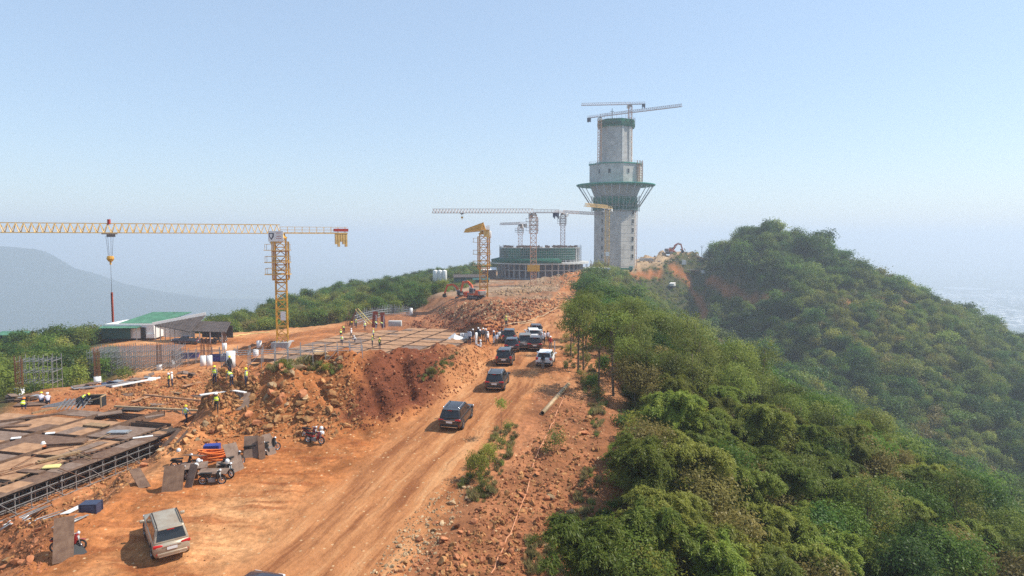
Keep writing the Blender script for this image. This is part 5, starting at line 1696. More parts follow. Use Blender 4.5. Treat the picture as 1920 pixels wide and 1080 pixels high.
flat_board(365, 872, 1.5, .8, .72, -.2, -.2, M['ply'], 'dark cover board on the rear motorbike of the cluster')
flat_board(480, 847, 1.1, .8, .98, .2, .08, M['ply'], 'dark board roofing the covered motorbike right of the long grey board')

p = G(398, 848); t = thing('blue_crate_stack', 'stack of ribbed blue plastic crates behind the orange conduit', 'crates', p, .2)
for k in range(3):
    b = MB(); b.box((0, 0, .1 + .2 * k), (1.1, .7, .18)); b.build('crate', M['blue'], t)
    bb = MB()
    for q in range(8): bb.box((-.48 + q * .137, -.36, .1 + .2 * k), (.05, .04, .19))
    bb.build('rib', M['blue'], t)
p = G(402, 862); t = thing('conduit_coil', 'heap of coiled orange conduit in front of the blue crates', 'conduit', p, .1)
for k in range(9):
    pts = []
    a, bq = 1.05 - .05 * (k % 4), .55 - .04 * (k % 3)
    for q in range(25):
        an = q / 24 * 2 * math.pi
        pts.append((a * math.cos(an) + .1 * math.sin(k * 2.1), bq * math.sin(an) * (1 if k % 2 else .75), .08 + .075 * k + .05 * math.sin(2 * an + k)))
    bb = MB(); bb.tube(pts, .05, 5); bb.build('loop', M['hoseo'], t)
p = G(171, 963); t = thing('blue_box', 'square dark blue bin standing left of the beige car', 'bin', p, .1)
b = MB()
b.box((0, 0, .36), (.95, .75, .72)); place('bin_body', bevel_mesh(b.mesh('bin_body', M['navy']), .03), t)
bb = MB()
for x in (-.49, .49):
    for y in (-.39, .39): bb.box((x * .98, y * .98, .37), (.07, .07, .76))
bb.box((0, 0, .74), (1.0, .8, .05)); bb.build('frame', M['navy'], t)
a, c = G(122, 966), G(158, 955); t = thing('metal_sheet', 'narrow shiny sheet lying against the dark blue bin', 'sheet', a); bb = MB(); bb.bar((0, 0, .1), c - a + Vector((0, 0, .35)), .5, .03); bb.build('sheet', M['white'], t)
TT = [(20, 985, 85, 955, 9, 'bundle of grey scaffold tubes lying at the left edge by the deck scaffold'), (112, 990, 152, 975, 6, 'small bundle of pale tubes left of the dark blue bin'), (0, 1000, 45, 978, 5, 'loose dark tubes at the very left edge'), (70, 980, 125, 962, 5, 'thin light tubes lying in front of the deck scaffold')]
for x0, y0, x1, y1, n, txt in TT:
    a, c = G(x0, y0), G(x1, y1); t = thing('tube_bundle', txt, 'tubes', a); d = c - a
    for k in range(n):
        o = Vector((random.uniform(-.35, .35), random.uniform(-.35, .35), .08 + .06 * (k // 3)))
        bb = MB(); bb.tube([o, d + o + Vector((random.uniform(-.3, .3), random.uniform(-.3, .3), .05))], .035, 5); bb.build('tube', M['steel'], t)
for k, (px, py, w, d, rz, tl, txt) in enumerate(((262, 905, .7, 2.6, .75, .25, 'long curved brown board lying on the rubble left of the motorbikes'), (318, 832, .5, 2.2, -.6, .7, 'dark board leaning at the end of the deck scaffold'), (330, 838, .3, 2.4, -.65, .7, 'narrow batten leaning at the end of the deck scaffold'), (455, 758, 1.1, 1.6, .2, .9, 'brown sheet leaning on the rubble at the end of the walkway plank'))):
    p = G(px, py); t = thing('loose_board', txt, 'board', (p.x, p.y, p.z + .25), rz); b = MB(); b.box((0, 0, 0), (w, d, .04), Matrix.Rotation(tl, 3, 'X')); b.build('sheet', M['ply'] if k != 3 else M['plyg'], t)

# the big pipe, the hoses
def ground_line(pts, r, name, m, txt, cat, n=6, dz=None, steps=6):
    w = [G(*q) for q in pts]; out = []
    for i in range(len(w) - 1):
        for k in range(steps):
            q = w[i].lerp(w[i + 1], k / steps); out.append(Vector((q.x, q.y, Hs(q.x, q.y) + r * .8)))
    out.append(Vector((w[-1].x, w[-1].y, Hs(w[-1].x, w[-1].y) + r * .8)))
    o = out[0].copy(); t = thing(name, txt, cat, o)
    bb = MB(); bb.tube([q - o for q in out], r, n); bb.build('pipe' if n > 6 else 'hose', m, t)
    return t
a, c = G(1017, 779), G(1066, 724)
t = thing('large_pipe', 'long pale plastic pipe lying on the right verge of the road', 'pipe', a)
d = (c - a); L = d.length
prof = [(.155, 0), (.20, 0), (.20, L), (.155, L)]
q = d.to_track_quat('Z', 'Y').to_matrix()
b = MB(); b.lathe(prof, 14, (0, 0, .22), q); b.build('pipe_wall', M['pipe'], t)
bb = MB(); bb.lathe([(.155, 0.001), (.155, .9), (0, .9)], 14, (0, 0, .22), q); bb.build('bore', M['dark'], t)
ground_line([(915, 1085), (950, 1010), (985, 930), (1000, 870), (1022, 820), (1045, 770), (1062, 735)], .045, 'water_hose', M['hose'], 'thin pale red hose snaking down the rubble slope on the right', 'hose')
ground_line([(940, 612), (985, 604), (1000, 601), (1045, 577)], .11, 'delivery_pipe', M['pipe'], 'long pale yellow pipe beside the far road bend', 'pipe', 7)
ground_line([(975, 608), (1003, 603)], .09, 'short_pipe', M['pipe'], 'short pale pipe beside the longer yellow pipe at the far road bend', 'pipe', 7)
ground_line([(430, 632), (470, 626), (505, 623)], .11, 'yard_pipe', M['sack'], 'thin yellow pipe on the dirt left of the yellow crane foot', 'pipe', 7)
p = G(1040, 662); t = thing('marker_post', 'white marker post on the right verge beside the white car', 'post', p); b = MB(); b.bar((0, 0, -.2), (0, 0, 1.5), .12); b.build('post_body', M['white'], t)

# poles on the knoll, excavation machines, trucks, small site things far off
for px, py, h, txt in ((1316, 464, 6.5, 'utility pole on the bare knoll right of the tower'),):
    p = P(px, py, 385); p.z = Hs(p.x, p.y); t = thing('utility_pole', txt, 'pole', p); b = MB(); b.tube([(0, 0, -.3), (0, 0, h)], .14, 6, .09); b.build('pole_shaft', M['dark'], t)
    bb = MB(); bb.box((0, 0, h - .4), (1.8, .14, .14)); bb.box((0, 0, h - 1.1), (1.3, .12, .12)); bb.build('crossarm', M['dark'], t)
def excavator(label, p, rz, m, boom=1.0, sc_=1.0):
    t = thing('excavator', label, 'excavator', p, rz)
    t.scale = (sc_,) * 3
    for s_ in (-1, 1):
        b = MB(); pr = [(-1.9, .35), (-1.6, .05), (1.6, .05), (1.9, .35), (1.9, .6), (1.6, .9), (-1.6, .9), (-1.9, .6)]
        b.prism(pr, -.3, .3, Matrix.Translation((0, s_ * 1.15, 0)) @ Matrix.Rotation(R(90), 4, 'X')); tr_ = b.build('track', M['black'], t)
        for k in range(5):
            bb = MB(); bb.lathe([(0, .32), (.26, .32), (.26, -.32), (0, -.32)], 10, (-1.3 + k * .65, s_ * 1.15, .42), Matrix.Rotation(R(90), 4, 'X')); bb.build('roller', M['cwt'], tr_)
    b = MB(); b.box((-.35, 0, 1.25), (3.4, 2.5, .5)); b.box((-1.4, 0, 1.85), (1.5, 2.4, .9)); b.box((-.3, -.75, 1.75), (1.2, .9, .6)); place('house', bevel_mesh(b.mesh('house', m), .08), t)
    b = MB(); b.box((-2.0, 0, 1.6), (.7, 2.5, 1.1)); place('counterweight', bevel_mesh(b.mesh('counterweight', M['cwt']), .15), t)
    b = MB(); b.box((.65, .75, 2.05), (1.5, 1.0, 1.5)); cb = place('cab', bevel_mesh(b.mesh('cab', M['cwt']), .1), t)
    b = MB(); b.box((1.41, .75, 2.15), (.03, .8, 1.0)); b.box((.65, 1.26, 2.2), (1.1, .03, .9)); b.box((-.11, .75, 2.3), (.03, .7, .6)); b.build('cab_window', M['glassb'], cb)
    b = MB(); pts = [(.9, -.05, 1.6), (1.9, -.05, 3.6), (3.1, -.05, 4.3), (4.9, -.05, 3.9)]
    for q in range(3): b.bar(pts[q], pts[q + 1], .38, .62 - .08 * q)
    b.build('boom', m, t)
    b = MB(); b.bar((4.6, -.05, 4.3), (5.6, -.05, 1.6), .34, .42); b.build('stick', m, t)
    b = MB(); b.bar((1.6, -.05, 2.0), (3.0, -.05, 3.9), .16); b.bar((3.2, -.05, 4.7), (4.6, -.05, 4.4), .14); b.build('ram', M['steel'], t)
    b = MB(); pr = [(5.2, 1.7), (6.0, 1.5), (6.1, .8), (5.6, .45), (5.0, .7), (5.35, 1.2)]
    b.prism(pr, -.55, .55, Matrix.Rotation(R(90), 4, 'X')); b.build('bucket', M['dark'], t)
    return t
ORG = mat('excavator_orange', (.62, .105, .030), .5, noise=.3, scale=2)
p = P(893, 574, 160); p.z = Hs(p.x, p.y); excavator('orange excavator with grey cab standing at the foot of the second yellow crane', p, R(140), ORG, sc_=.92)
p = P(868, 572, 166); p.z = Hs(p.x, p.y) - .6; excavator('orange excavator half hidden behind the spoil with its arm stretched left', p, R(165), ORG, sc_=.85)
p = P(1258, 468, 380); p.z = Hs(p.x, p.y); excavator('dark excavator working on top of the bare knoll, arm raised against the sky', p, R(20), M['redp'], sc_=1.35)
def truck(label, p, rz, m, mb, kind='flat', sc_=1.0):
    t = thing('truck', label, 'truck', p, rz); t.scale = (sc_,) * 3
    b = MB(); b.box((2.9, 0, 1.55), (1.7, 2.2, 1.9)); c = place('cab', bevel_mesh(b.mesh('cab', m), .14), t)
    bb = MB(); bb.box((3.76, 0, 1.95), (.03, 1.9, .8)); bb.box((2.95, 1.11, 1.95), (1.0, .03, .7)); bb.box((2.95, -1.11, 1.95), (1.0, .03, .7)); bb.build('cab_window', M['glassb'], c)
    b = MB(); b.box((-.6, 0, .85), (7.6, .9, .3)); b.build('chassis', M['dark'], t)
    if kind == 'flat':
        b = MB(); b.box((-1.1, 0, 1.15), (6.0, 2.3, .25)); 
        for s_ in (-1, 1): b.box((-1.1, s_ * 1.12, 1.5), (6.0, .08, .5))
        b.build('bed', mb, t)
    else:
        b = MB(); b.add([(-4.0, -1.1, 1.2), (1.8, -1.1, 1.2), (1.8, 1.1, 1.2), (-4, 1.1, 1.2), (-4.4, -1.25, 2.5), (1.9, -1.25, 2.7), (1.9, 1.25, 2.7), (-4.4, 1.25, 2.5)], [(0, 3, 2, 1), (0, 1, 5, 4), (1, 2, 6, 5), (2, 3, 7, 6), (3, 0, 4, 7), (4, 5, 6, 7)]); b.build('tipper_body', mb, t)
    wm_ = MB(); wm_.lathe([(0, .14), (.3, .14), (.5, .1), (.5, -.1), (.3, -.14), (0, -.14)], 14, (0, 0, 0), Matrix.Rotation(R(90), 4, 'X')); wme = wm_.mesh('wheel', M['black'])
    for x in (2.9, -1.6, -2.9):
        for y in (-1.0, 1.0): place('wheel', wme, t, (x, y, .5))
TG = mat('truck_green', (.05, .22, .16), .5)
p = P(1172, 507, 345); p.z = Hs(p.x, p.y); truck('green flatbed truck parked at the foot of the tower', p, .05, TG, TG)
p = P(1130, 507, 346); p.z = Hs(p.x, p.y); truck('white tipper truck at the foot of the tower left of the green truck', p, 1.9, M['white'], M['white'], 'tip')
p = P(1262, 492, 350); p.z = Hs(p.x, p.y); truck('white truck on the track below the bare knoll', p, 1.2, M['white'], M['white'], 'tip')
KT = ['leftmost bare rebar column cage on the knoll', 'grey sheet stack on the knoll near the tower', 'white cabin on the bare knoll', 'small white cabin below the utility pole', 'long pale sheet stack across the knoll', 'brown sheet stack on the knoll']
for k, (px, py, w, h, m) in enumerate(((1225, 482, 9, .5, 'plyg'), (1212, 476, 7, 1.2, 'conc'), (1281, 490, 2.6, 2.2, 'white'), (1318, 474, 1.6, 1.6, 'white'), (1245, 478, 14, .4, 'pink'), (1290, 480, 12, .5, 'plyd'))):
    p = P(px, py, 372); p.z = Hs(p.x, p.y); t = thing('material_stack' if k not in (2, 3) else 'site_cabin', KT[k] if k else 'low grey sheet stack on the knoll left of the white truck', 'stack' if k not in (2, 3) else 'cabin', p, random.uniform(-.2, .2))
    b = MB(); b.box((0, 0, h / 2 + .1), (w, 2.4, h + .2)); b.build('cabin_body' if k in (2, 3) else 'bundle', M[m], t)
    bb = MB(); bb.box((0, 0, h + .28), (w * .8, 2.0, .16)); bb.build('roof' if k in (2, 3) else 'top_sheet', M['conc'], t)
# ------------------------------------------------------------------ cars
CARM = dict(
    black=mat('car_paint_black', (.012, .012, .014), .28, spec=.5, coat=.5),
    beige=mat('car_paint_champagne', (.44, .38, .29), .35, .35, noise=.12, scale=1.5, col2=(.36, .28, .20)),
    white=mat('car_paint_white', (.80, .80, .79), .3, coat=.4),
    silver=mat('car_paint_grey', (.30, .28, .25), .35, .5, noise=.15, scale=1.5),
    maroon=mat('car_paint_dark_brown', (.040, .020, .017), .3, coat=.4),
    blue=mat('car_paint_dark_blue', (.020, .024, .040), .3, coat=.4),
    green=mat('car_paint_dark_grey', (.028, .030, .032), .3, coat=.4),
)
def dusty(m):
    """road dust on the lower panels and a thin film of it everywhere"""
    nt = m.node_tree; N = nt.nodes.new; Lk = nt.links.new; b = nt.nodes['Principled BSDF']
    tc = N('ShaderNodeTexCoord'); sx = N('ShaderNodeSeparateXYZ'); Lk(tc.outputs['Object'], sx.inputs[0])
    nz = N('ShaderNodeTexNoise'); nz.inputs['Scale'].default_value = 3.5; nz.inputs['Detail'].default_value = 4; Lk(tc.outputs['Object'], nz.inputs[0])
    ad = N('ShaderNodeMath'); ad.operation = 'MULTIPLY_ADD'; ad.inputs[1].default_value = .55; Lk(nz.outputs['Fac'], ad.inputs[0]); Lk(sx.outputs[2], ad.inputs[2])
    mr = N('ShaderNodeMapRange'); mr.inputs[1].default_value = 1.12; mr.inputs[2].default_value = .55; mr.inputs[3].default_value = .025; mr.inputs[4].default_value = .6; Lk(ad.outputs[0], mr.inputs[0])
    mx = N('ShaderNodeMix'); mx.data_type = 'RGBA'; Lk(mr.outputs[0], mx.inputs[0]); mx.inputs[7].default_value = (.27, .135, .065, 1)
    if b.inputs['Base Color'].links: Lk(b.inputs['Base Color'].links[0].from_socket, mx.inputs[6])
    else: mx.inputs[6].default_value = b.inputs['Base Color'].default_value
    Lk(mx.outputs[2], b.inputs['Base Color'])
    r2 = N('ShaderNodeMapRange'); r2.inputs[3].default_value = b.inputs['Roughness'].default_value; r2.inputs[4].default_value = .8; Lk(mr.outputs[0], r2.inputs[0]); Lk(r2.outputs[0], b.inputs['Roughness'])
for _m in CARM.values(): dusty(_m)
GLASS = mat('tinted_glass', (.018, .020, .022), .08, spec=.6)
TRIM = mat('black_trim', (.02, .02, .02), .6)
RIMM = mat('alloy', (.55, .55, .56), .3, .8)
TAILR = mat('tail_light_red', (.50, .012, .012), .2, spec=.6)
HEADL = mat('headlight_glass', (.70, .72, .74), .1, spec=.7)
PLATE = mat('number_plate', (.72, .72, .70), .4)
CHROME = mat('chrome_strip', (.68, .68, .68), .15, .9)
TYRE = M['black']
def _tyre():
    b = MB(); Mx = Matrix.Rotation(R(90), 4, 'X')
    b.lathe([(.235, .11), (.31, .125), (.36, .10), (.372, .05), (.372, -.05), (.36, -.10), (.31, -.125), (.235, -.11)], 22, (0, 0, 0), Mx)
    ty = b.mesh('tyre', TYRE)
    b = MB(); b.lathe([(.24, .10), (.235, .085), (.21, .03), (.10, .055), (0, .06)], 22, (0, 0, 0), Mx); b.lathe([(.24, -.10), (.2, -.05), (0, -.04)], 22, (0, 0, 0), Mx)
    for k in range(6):
        an = k * math.pi / 3; b.bar((.05 * math.cos(an), -.075, .05 * math.sin(an)), (.225 * math.cos(an), -.10, .225 * math.sin(an)), .055, .03)
        b.bar((.05 * math.cos(an), .075, .05 * math.sin(an)), (.225 * math.cos(an), .10, .225 * math.sin(an)), .055, .03)
    return ty, b.mesh('rim', RIMM)
TY_M, RIM_M = _tyre()
def loft(sections, m, name, bev=0.0):
    """closed rings of equal length, end caps, one after the other along x"""
    b = MB(); n = len(sections[0])
    vs = [p for s_ in sections for p in s_]
    fs = [(i * n + k, i * n + (k + 1) % n, (i + 1) * n + (k + 1) % n, (i + 1) * n + k) for i in range(len(sections) - 1) for k in range(n)]
    fs += [tuple(reversed(range(n))), tuple((len(sections) - 1) * n + k for k in range(n))]
    b.add(vs, fs, True)
    me_ = b.mesh(name, m)
    return me_
def suv(label, p, heading, paint, L=4.75, Wd=1.86, H=1.78, rails=True, cat='car', light='wide', rail_m=None, pickup=False, roof=None, plate=True, group='cars parked and driving on the dirt road'):
    """heading: degrees turned to the left of straight ahead"""
    t = thing('parked_car', label, cat, (0, 0, 0), 0, group)
    hd = R(90 + heading)
    fx, fy = math.cos(hd), math.sin(hd)
    zf = Hs(p[0] + fx * 1.4, p[1] + fy * 1.4); zr_ = Hs(p[0] - fx * 1.4, p[1] - fy * 1.4)
    zl = Hs(p[0] - fy * .8, p[1] + fx * .8); zq = Hs(p[0] + fy * .8, p[1] - fx * .8)
    t.location = (p[0], p[1], (zf + zr_) / 2 + .01)
    t.rotation_mode = 'XYZ'
    t.rotation_euler = (max(-.03, min(.03, math.atan2(zl - zq, 1.6))), max(-.08, min(.08, -math.atan2(zf - zr_, 2.8))), hd)
    k, w, h = L / 4.75, Wd / 2, H
    # lower body
    st = [(-2.37, .48, .93, .90), (-2.30, .36, 1.04, .965), (-1.9, .30, 1.10, .99), (-1.1, .28, 1.10, 1.0), (.3, .28, 1.08, 1.0), (1.05, .28, 1.06, 1.0), (1.25, .28, 1.05, .99), (1.9, .30, 1.00, .97), (2.22, .34, .92, .92), (2.36, .42, .74, .84)]
    secs = []
    for x, z0, z1, f in st:
        ww = w * f; zm = z0 + (z1 - z0) * .45
        secs.append([(x * k, -ww * .90, z0), (x * k, -ww * .985, z0 + .10), (x * k, -ww, zm), (x * k, -ww * .97, z1 - .07), (x * k, -ww * .90, z1), (x * k, 0, z1 + (.02 if abs(x) < 2.3 else 0)), (x * k, ww * .90, z1), (x * k, ww * .97, z1 - .07), (x * k, ww, zm), (x * k, ww * .985, z0 + .10), (x * k, ww * .90, z0)])
    body = place('body', loft([list(reversed(s_)) for s_ in secs], paint, 'body'), t)
    # cabin
    g0, g1 = (-2.22, -1.93) if not pickup else (-.55, -.42)
    x0, x1, x2, x3 = g0 * k, g1 * k, .22 * k, 1.22 * k
    zb, zt_ = 1.05, h
    wb, wt = w * .955, w * .745
    c8 = dict(rb=(x0, wb, zb), rt=(x1, wt, zt_ - .02), ft=(x2, wt, zt_), fb=(x3, wb * .97, zb - .02))
    V = lambda n, s_: Vector((c8[n][0], s_ * c8[n][1], c8[n][2]))
    b = MB()
    mid = Vector(((x1 + x2) / 2, 0, zt_ + .035))
    vs = [V('rb', -1), V('rb', 1), V('rt', 1), V('rt', -1), V('fb', -1), V('fb', 1), V('ft', 1), V('ft', -1)]
    b.add(vs, [(0, 3, 2, 1), (4, 5, 6, 7), (0, 4, 7, 3), (1, 2, 6, 5), (3, 7, 6, 2), (0, 1, 5, 4)])
    rf = place('cabin', bevel_mesh(b.mesh('cabin', roof or paint), .07, 3), t)
    def pane(a, bq, c, d, u0, u1, v0, v1, name, m=GLASS, off=.012, par=None):
        """a pane set on the face a-b-c-d (a, b bottom edge; d, c top edge)"""
        f = lambda u, v: (a.lerp(bq, u)).lerp(d.lerp(c, u), v)
        n = (bq - a).cross(d - a).normalized()
        q = [f(u0, v0), f(u1, v0), f(u1, v1), f(u0, v1)]
        bb = MB(); bb.add([x + n * off for x in q] + [x - n * .01 for x in q], [(0, 1, 2, 3), (0, 4, 5, 1), (1, 5, 6, 2), (2, 6, 7, 3), (3, 7, 4, 0)])
        return bb.build(name, m, par or t)
    pane(V('rb', 1), V('rb', -1), V('rt', -1), V('rt', 1), .07, .93, .16, .90, 'rear_window')
    pane(V('fb', -1), V('fb', 1), V('ft', 1), V('ft', -1), .06, .94, .08, .93, 'windscreen')
    for s_ in (-1, 1):
        a, bq, c, d = (V('rb', -1), V('fb', -1), V('ft', -1), V('rt', -1)) if s_ < 0 else (V('fb', 1), V('rb', 1), V('rt', 1), V('ft', 1))
        cuts = ((.09, .31), (.335, .60), (.625, .90)) if not pickup else ((.08, .45), (.48, .88))
        for u0, u1 in cuts:
            if s_ > 0: u0, u1 = 1 - u1, 1 - u0
            pane(a, bq, c, d, u0, u1, .14, .88, 'side_window')
        # door seams and handles
        for xx in (-.42, .62):
            bb = MB(); bb.box((xx * k + .25, s_ * (w * 1.0 + .003), .78), (.13, .02, .03)); bb.build('door_handle', CHROME if paint != CARM['beige'] else paint, t)
        bb = MB(); bb.box((.92 * k, s_ * (w + .12), 1.12), (.14, .24, .17)); place('wing_mirror', bevel_mesh(bb.mesh('wing_mirror', paint), .04), t)
        bb = MB(); bb.box((0, s_ * (w * .955), .33), (2.3 * k, .10, .08)); bb.build('side_step', TRIM, t)
        if rails:
            bb = MB(); y = s_ * wt * .90; bb.tube([(x1 + .10, y, zt_ - .02), (x1 + .22, y, zt_ + .075), (x2 - .22, y, zt_ + .085), (x2 - .08, y, zt_ - .01)], .028, 6); bb.build('roof_rail', rail_m or CHROME, t)
        # lamps
        ty_ = s_ * w * .74
        bb = MB()
        if light == 'wide': bb.box((-2.315 * k, ty_, .965), (.10, .46, .16), Matrix.Rotation(s_ * .10, 3, 'X'))
        else: bb.box((-2.30 * k, s_ * w * .83, 1.0), (.14, .26, .30))
        place('tail_light', bevel_mesh(bb.mesh('tail_light', TAILR), .03), t)
        bb = MB(); bb.box((2.27 * k, s_ * w * .70, .80), (.16, .40, .15)); place('headlight', bevel_mesh(bb.mesh('headlight', HEADL), .04), t)
        bb = MB(); bb.box((-2.375 * k, s_ * w * .76, .56), (.03, .16, .07)); bb.build('reflector', TAILR, t)
        for xx in (-1.42, 1.38):
            bb = MB(); bb.lathe([(.44, -.02), (.46, .0), (.40, .02), (.0, .012)], 20, (xx * k, s_ * (w * .985), .40), Matrix.Rotation(R(-90 * s_), 4, 'X')); bb.build('wheel_arch', TRIM, t)
            wh = bpy.data.objects.new('wheel', TY_M); COL.objects.link(wh); wh.name = 'wheel'
            wh.parent = t; wh.location = (xx * k, s_ * (w * .895), .372)
            place('rim', RIM_M, wh)
    b = MB(); b.box((-2.36 * k, 0, .50), (.12, w * 1.62, .20)); place('rear_bumper', bevel_mesh(b.mesh('rear_bumper', paint if paint in (CARM['beige'],) else TRIM), .04), t)
    b = MB(); b.box((-2.425 * k, 0, .42), (.03, w * 1.45, .035)); b.build('bumper_strip', CHROME, t)
    b = MB(); b.box((-2.365 * k, 0, .925), (.06, .9, .045)); b.build('tailgate_strip', CHROME, t)
    if plate: b = MB(); b.box((-2.385 * k, 0, .80), (.03, .50, .15)); b.build('number_plate', PLATE, t)
    b = MB(); b.box((2.34 * k, 0, .66), (.08, 1.0, .22)); b.build('grille', TRIM, t)
    if not pickup:
        b = MB(); b.box((x1 - .07, 0, zt_ - .01), (.34, wt * 1.75, .05)); place('roof_spoiler', bevel_mesh(b.mesh('roof_spoiler', roof or paint), .02), t)
        b = MB(); b.box((x1 - .255, 0, zt_ - .05), (.02, .34, .03)); b.build('stop_light', TAILR, t)
    else:
        b = MB(); b.box((-1.5 * k, 0, 1.105), (1.6, w * 1.5, .03)); b.build('load_bed', TRIM, t)
    return t

suv('champagne beige car parked alone on the near left dirt, dusty roof with dark rails', (-19.3, 37.0), 35, CARM['beige'], L=4.6, Wd=1.82, H=1.80, rail_m=TRIM)
suv('nearest black car driving up the road with a silver-railed roof', G(857, 792), -11, CARM['black'], H=1.75)
suv('second black car following behind the nearest black one', G(933, 724), -7, CARM['green'], H=1.73)
suv('third black car, left in the queue behind the white car', G(948, 680), -5, CARM['black'], H=1.82, light='tall', rails=False)
suv('clean white car at the right edge of the road with a dark figure behind it', G(1023, 683), -9, CARM['white'], L=4.6, H=1.66, rails=False, light='tall', group=None)
suv('dark blue car in front of the third black car, left lane', G(961, 657), -3, CARM['blue'], H=1.70, rails=False)
suv('black car farthest left in the crowd of parked cars', G(955, 640), -2, CARM['black'], H=1.82, rails=False, light='tall')
suv('tall grey-silver car in the middle of the parked cars', G(985, 651), -1, CARM['silver'], L=5.0, Wd=1.92, H=1.9, rails=False, light='tall', group=None)
suv('dark brown car beside the tall grey one, right lane', G(1003, 654), -3, CARM['maroon'], H=1.76, rails=False)
suv('white car half hidden behind the dark brown car', G(999, 636), 4, CARM['white'], H=1.62, rails=False)
suv('dark brown car at the head of the parked cars', G(1004, 629), 3, CARM['maroon'], H=1.78, rails=False)
suv('dark car at the bottom edge of the photo with only its roof showing', (-12.5, 30.4), -14, CARM['blue'], H=1.70, rails=True)
p = G(347, 644); suv('dark pickup truck parked side-on on the left dirt yard by the bike shelter', (p.x, p.y), 100, CARM['blue'], L=5.0, H=1.75, pickup=True, rails=False, cat='pickup', group=None)

# ------------------------------------------------------------------ motorbikes
BK = {}
def bike_mesh(paint):
    if paint.name in BK: return BK[paint.name]
    Mx = Matrix.Rotation(R(90), 4, 'X')
    ty = MB()
    ty.lathe([(.215, .045), (.28, .05), (.30, 0), (.28, -.05), (.215, -.045)], 18, (0, 0, 0), Mx); ty.cur = 1
    ty.lathe([(.215, .03), (.20, .03), (.20, -.03), (.215, -.03)], 18, (0, 0, 0), Mx)
    for k in range(8):
        an = k * math.pi / 4; ty.bar((0, 0, 0), (.21 * math.cos(an), 0, .21 * math.sin(an)), .02)
    ty.lathe([(0, .05), (.06, .05), (.06, -.05), (0, -.05)], 8, (0, 0, 0), Mx)
    wheel = ty.mesh('wheel', [TYRE, RIMM])
    fr = MB(); fr.tube([(.42, 0, .78), (.30, 0, .48), (-.1, 0, .36), (-.62, 0, .30)], .045, 6); fr.tube([(-.1, 0, .40), (-.75, 0, .62)], .035, 6); fr.box((-.02, 0, .33), (.42, .24, .26)); fr.tube([(-.05, .14, .25), (-.7, .17, .30), (-.85, .17, .36)], .05, 6); frame = fr.mesh('frame', M['cwt'])
    fk = MB()
    for s_ in (-1, 1): fk.tube([(.62, s_ * .07, .30), (.46, s_ * .06, .88)], .025, 5)
    fk.tube([(.40, -.34, 1.02), (.45, -.12, .98), (.45, .12, .98), (.40, .34, 1.02)], .018, 5); fork = fk.mesh('fork', M['steel'])
    bd = MB(); bd.add([(.52, -.10, .95), (.52, .10, .95), (.38, .16, .98), (.38, -.16, .98), (.40, -.20, .42), (.40, .20, .42), (.22, .15, .40), (.22, -.15, .40)], [(0, 1, 2, 3), (0, 4, 5, 1), (1, 5, 6, 2), (3, 2, 6, 7), (0, 3, 7, 4), (4, 7, 6, 5)]); bd.add([(-.1, -.13, .62), (-.1, .13, .62), (-.9, .08, .74), (-.9, -.08, .74), (-.1, -.10, .48), (-.1, .10, .48), (-.86, .06, .62), (-.86, -.06, .62)], [(0, 1, 2, 3), (4, 7, 6, 5), (0, 4, 5, 1), (1, 5, 6, 2), (2, 6, 7, 3), (3, 7, 4, 0)])
    bd.add([(.86, -.06, .58), (.86, .06, .58), (.62, .07, .64), (.62, -.07, .64), (.40, .06, .54), (.40, -.06, .54)], [(0, 1, 2, 3), (3, 2, 4, 5)])
    fairing = bevel_mesh(bd.mesh('fairing', paint), .02)
    se = MB(); se.box((-.42, 0, .77), (.78, .26, .10)); seat = bevel_mesh(se.mesh('seat', TYRE), .04, 3)
    hl = MB(); hl.lathe([(0, .07), (.07, .05), (.09, 0), (.07, -.06), (0, -.08)], 10, (.52, 0, .96), Matrix.Rotation(R(90), 4, 'Y')); lamp = hl.mesh('headlamp', HEADL)
    hm = MB(); hm.lathe([(.135, -.05), (.14, .02), (.11, .10), (.06, .14), (0, .15)], 12, (.36, .30, 1.06)); helm = hm.mesh('mirror', M['white'])
    BK[paint.name] = (wheel, frame, fork, fairing, seat, lamp)
    return BK[paint.name]
def bike(label, p, rz, paint=None, group='parked motorbikes'):
    paint = paint or TRIM
    t = thing('motorbike', label, 'motorbike', (p[0], p[1], Hs(p[0], p[1])), rz, group)
    wh, fr, fk, fa, se, la = bike_mesh(paint)
    for x in (-.62, .62): place('wheel', wh, t, (x, 0, .30))
    place('frame', fr, t); place('fork', fk, t); place('fairing', fa, t); place('seat', se, t); place('headlamp', la, t)
    bb = MB(); bb.bar((-.1, .1, .3), (-.15, .28, 0), .03); bb.build('kickstand', M['steel'], t)
    t.rotation_euler = (-.10, 0, rz)
    return t
def hat(p, txt, z=1.05, m=None):
    t = thing('helmet', txt, 'helmet', (p[0], p[1], Hs(p[0], p[1]) + z)); b = MB(); b.lathe([(.13, -.06), (.15, .02), (.12, .12), (.06, .17), (0, .18)], 12); b.build('shell', m or M['white'], t)
RB_ = mat('bike_red', (.28, .02, .02), .3, coat=.3); RB2 = mat('bike_dark_red', (.14, .015, .022), .3, coat=.3)
bike('dark red motorbike parked in front of the boulders, rear one of two', G(582, 822), R(-25), RB2)
bike('motorbike parked in front of the boulders, front one of two', G(590, 832), R(-22), RB_)
BT = [('motorbike at the rear left of the board-covered cluster', 345, 878, 20), ('motorbike in the middle of the board-covered cluster', 365, 893, 40), ('motorbike under the front dark board', 335, 905, 60), ('front motorbike under the pale brown board', 398, 909, 5),
      ('motorbike in front of the orange conduit', 422, 893, -30), ('motorbike behind the long grey leaning board', 440, 876, 60), ('motorbike boxed in by two leaning boards', 481, 855, 20), ('farthest motorbike under the grey leaning board', 506, 848, 50), ('red motorbike behind the tall ribbed board in the left corner', 128, 1034, 15)]
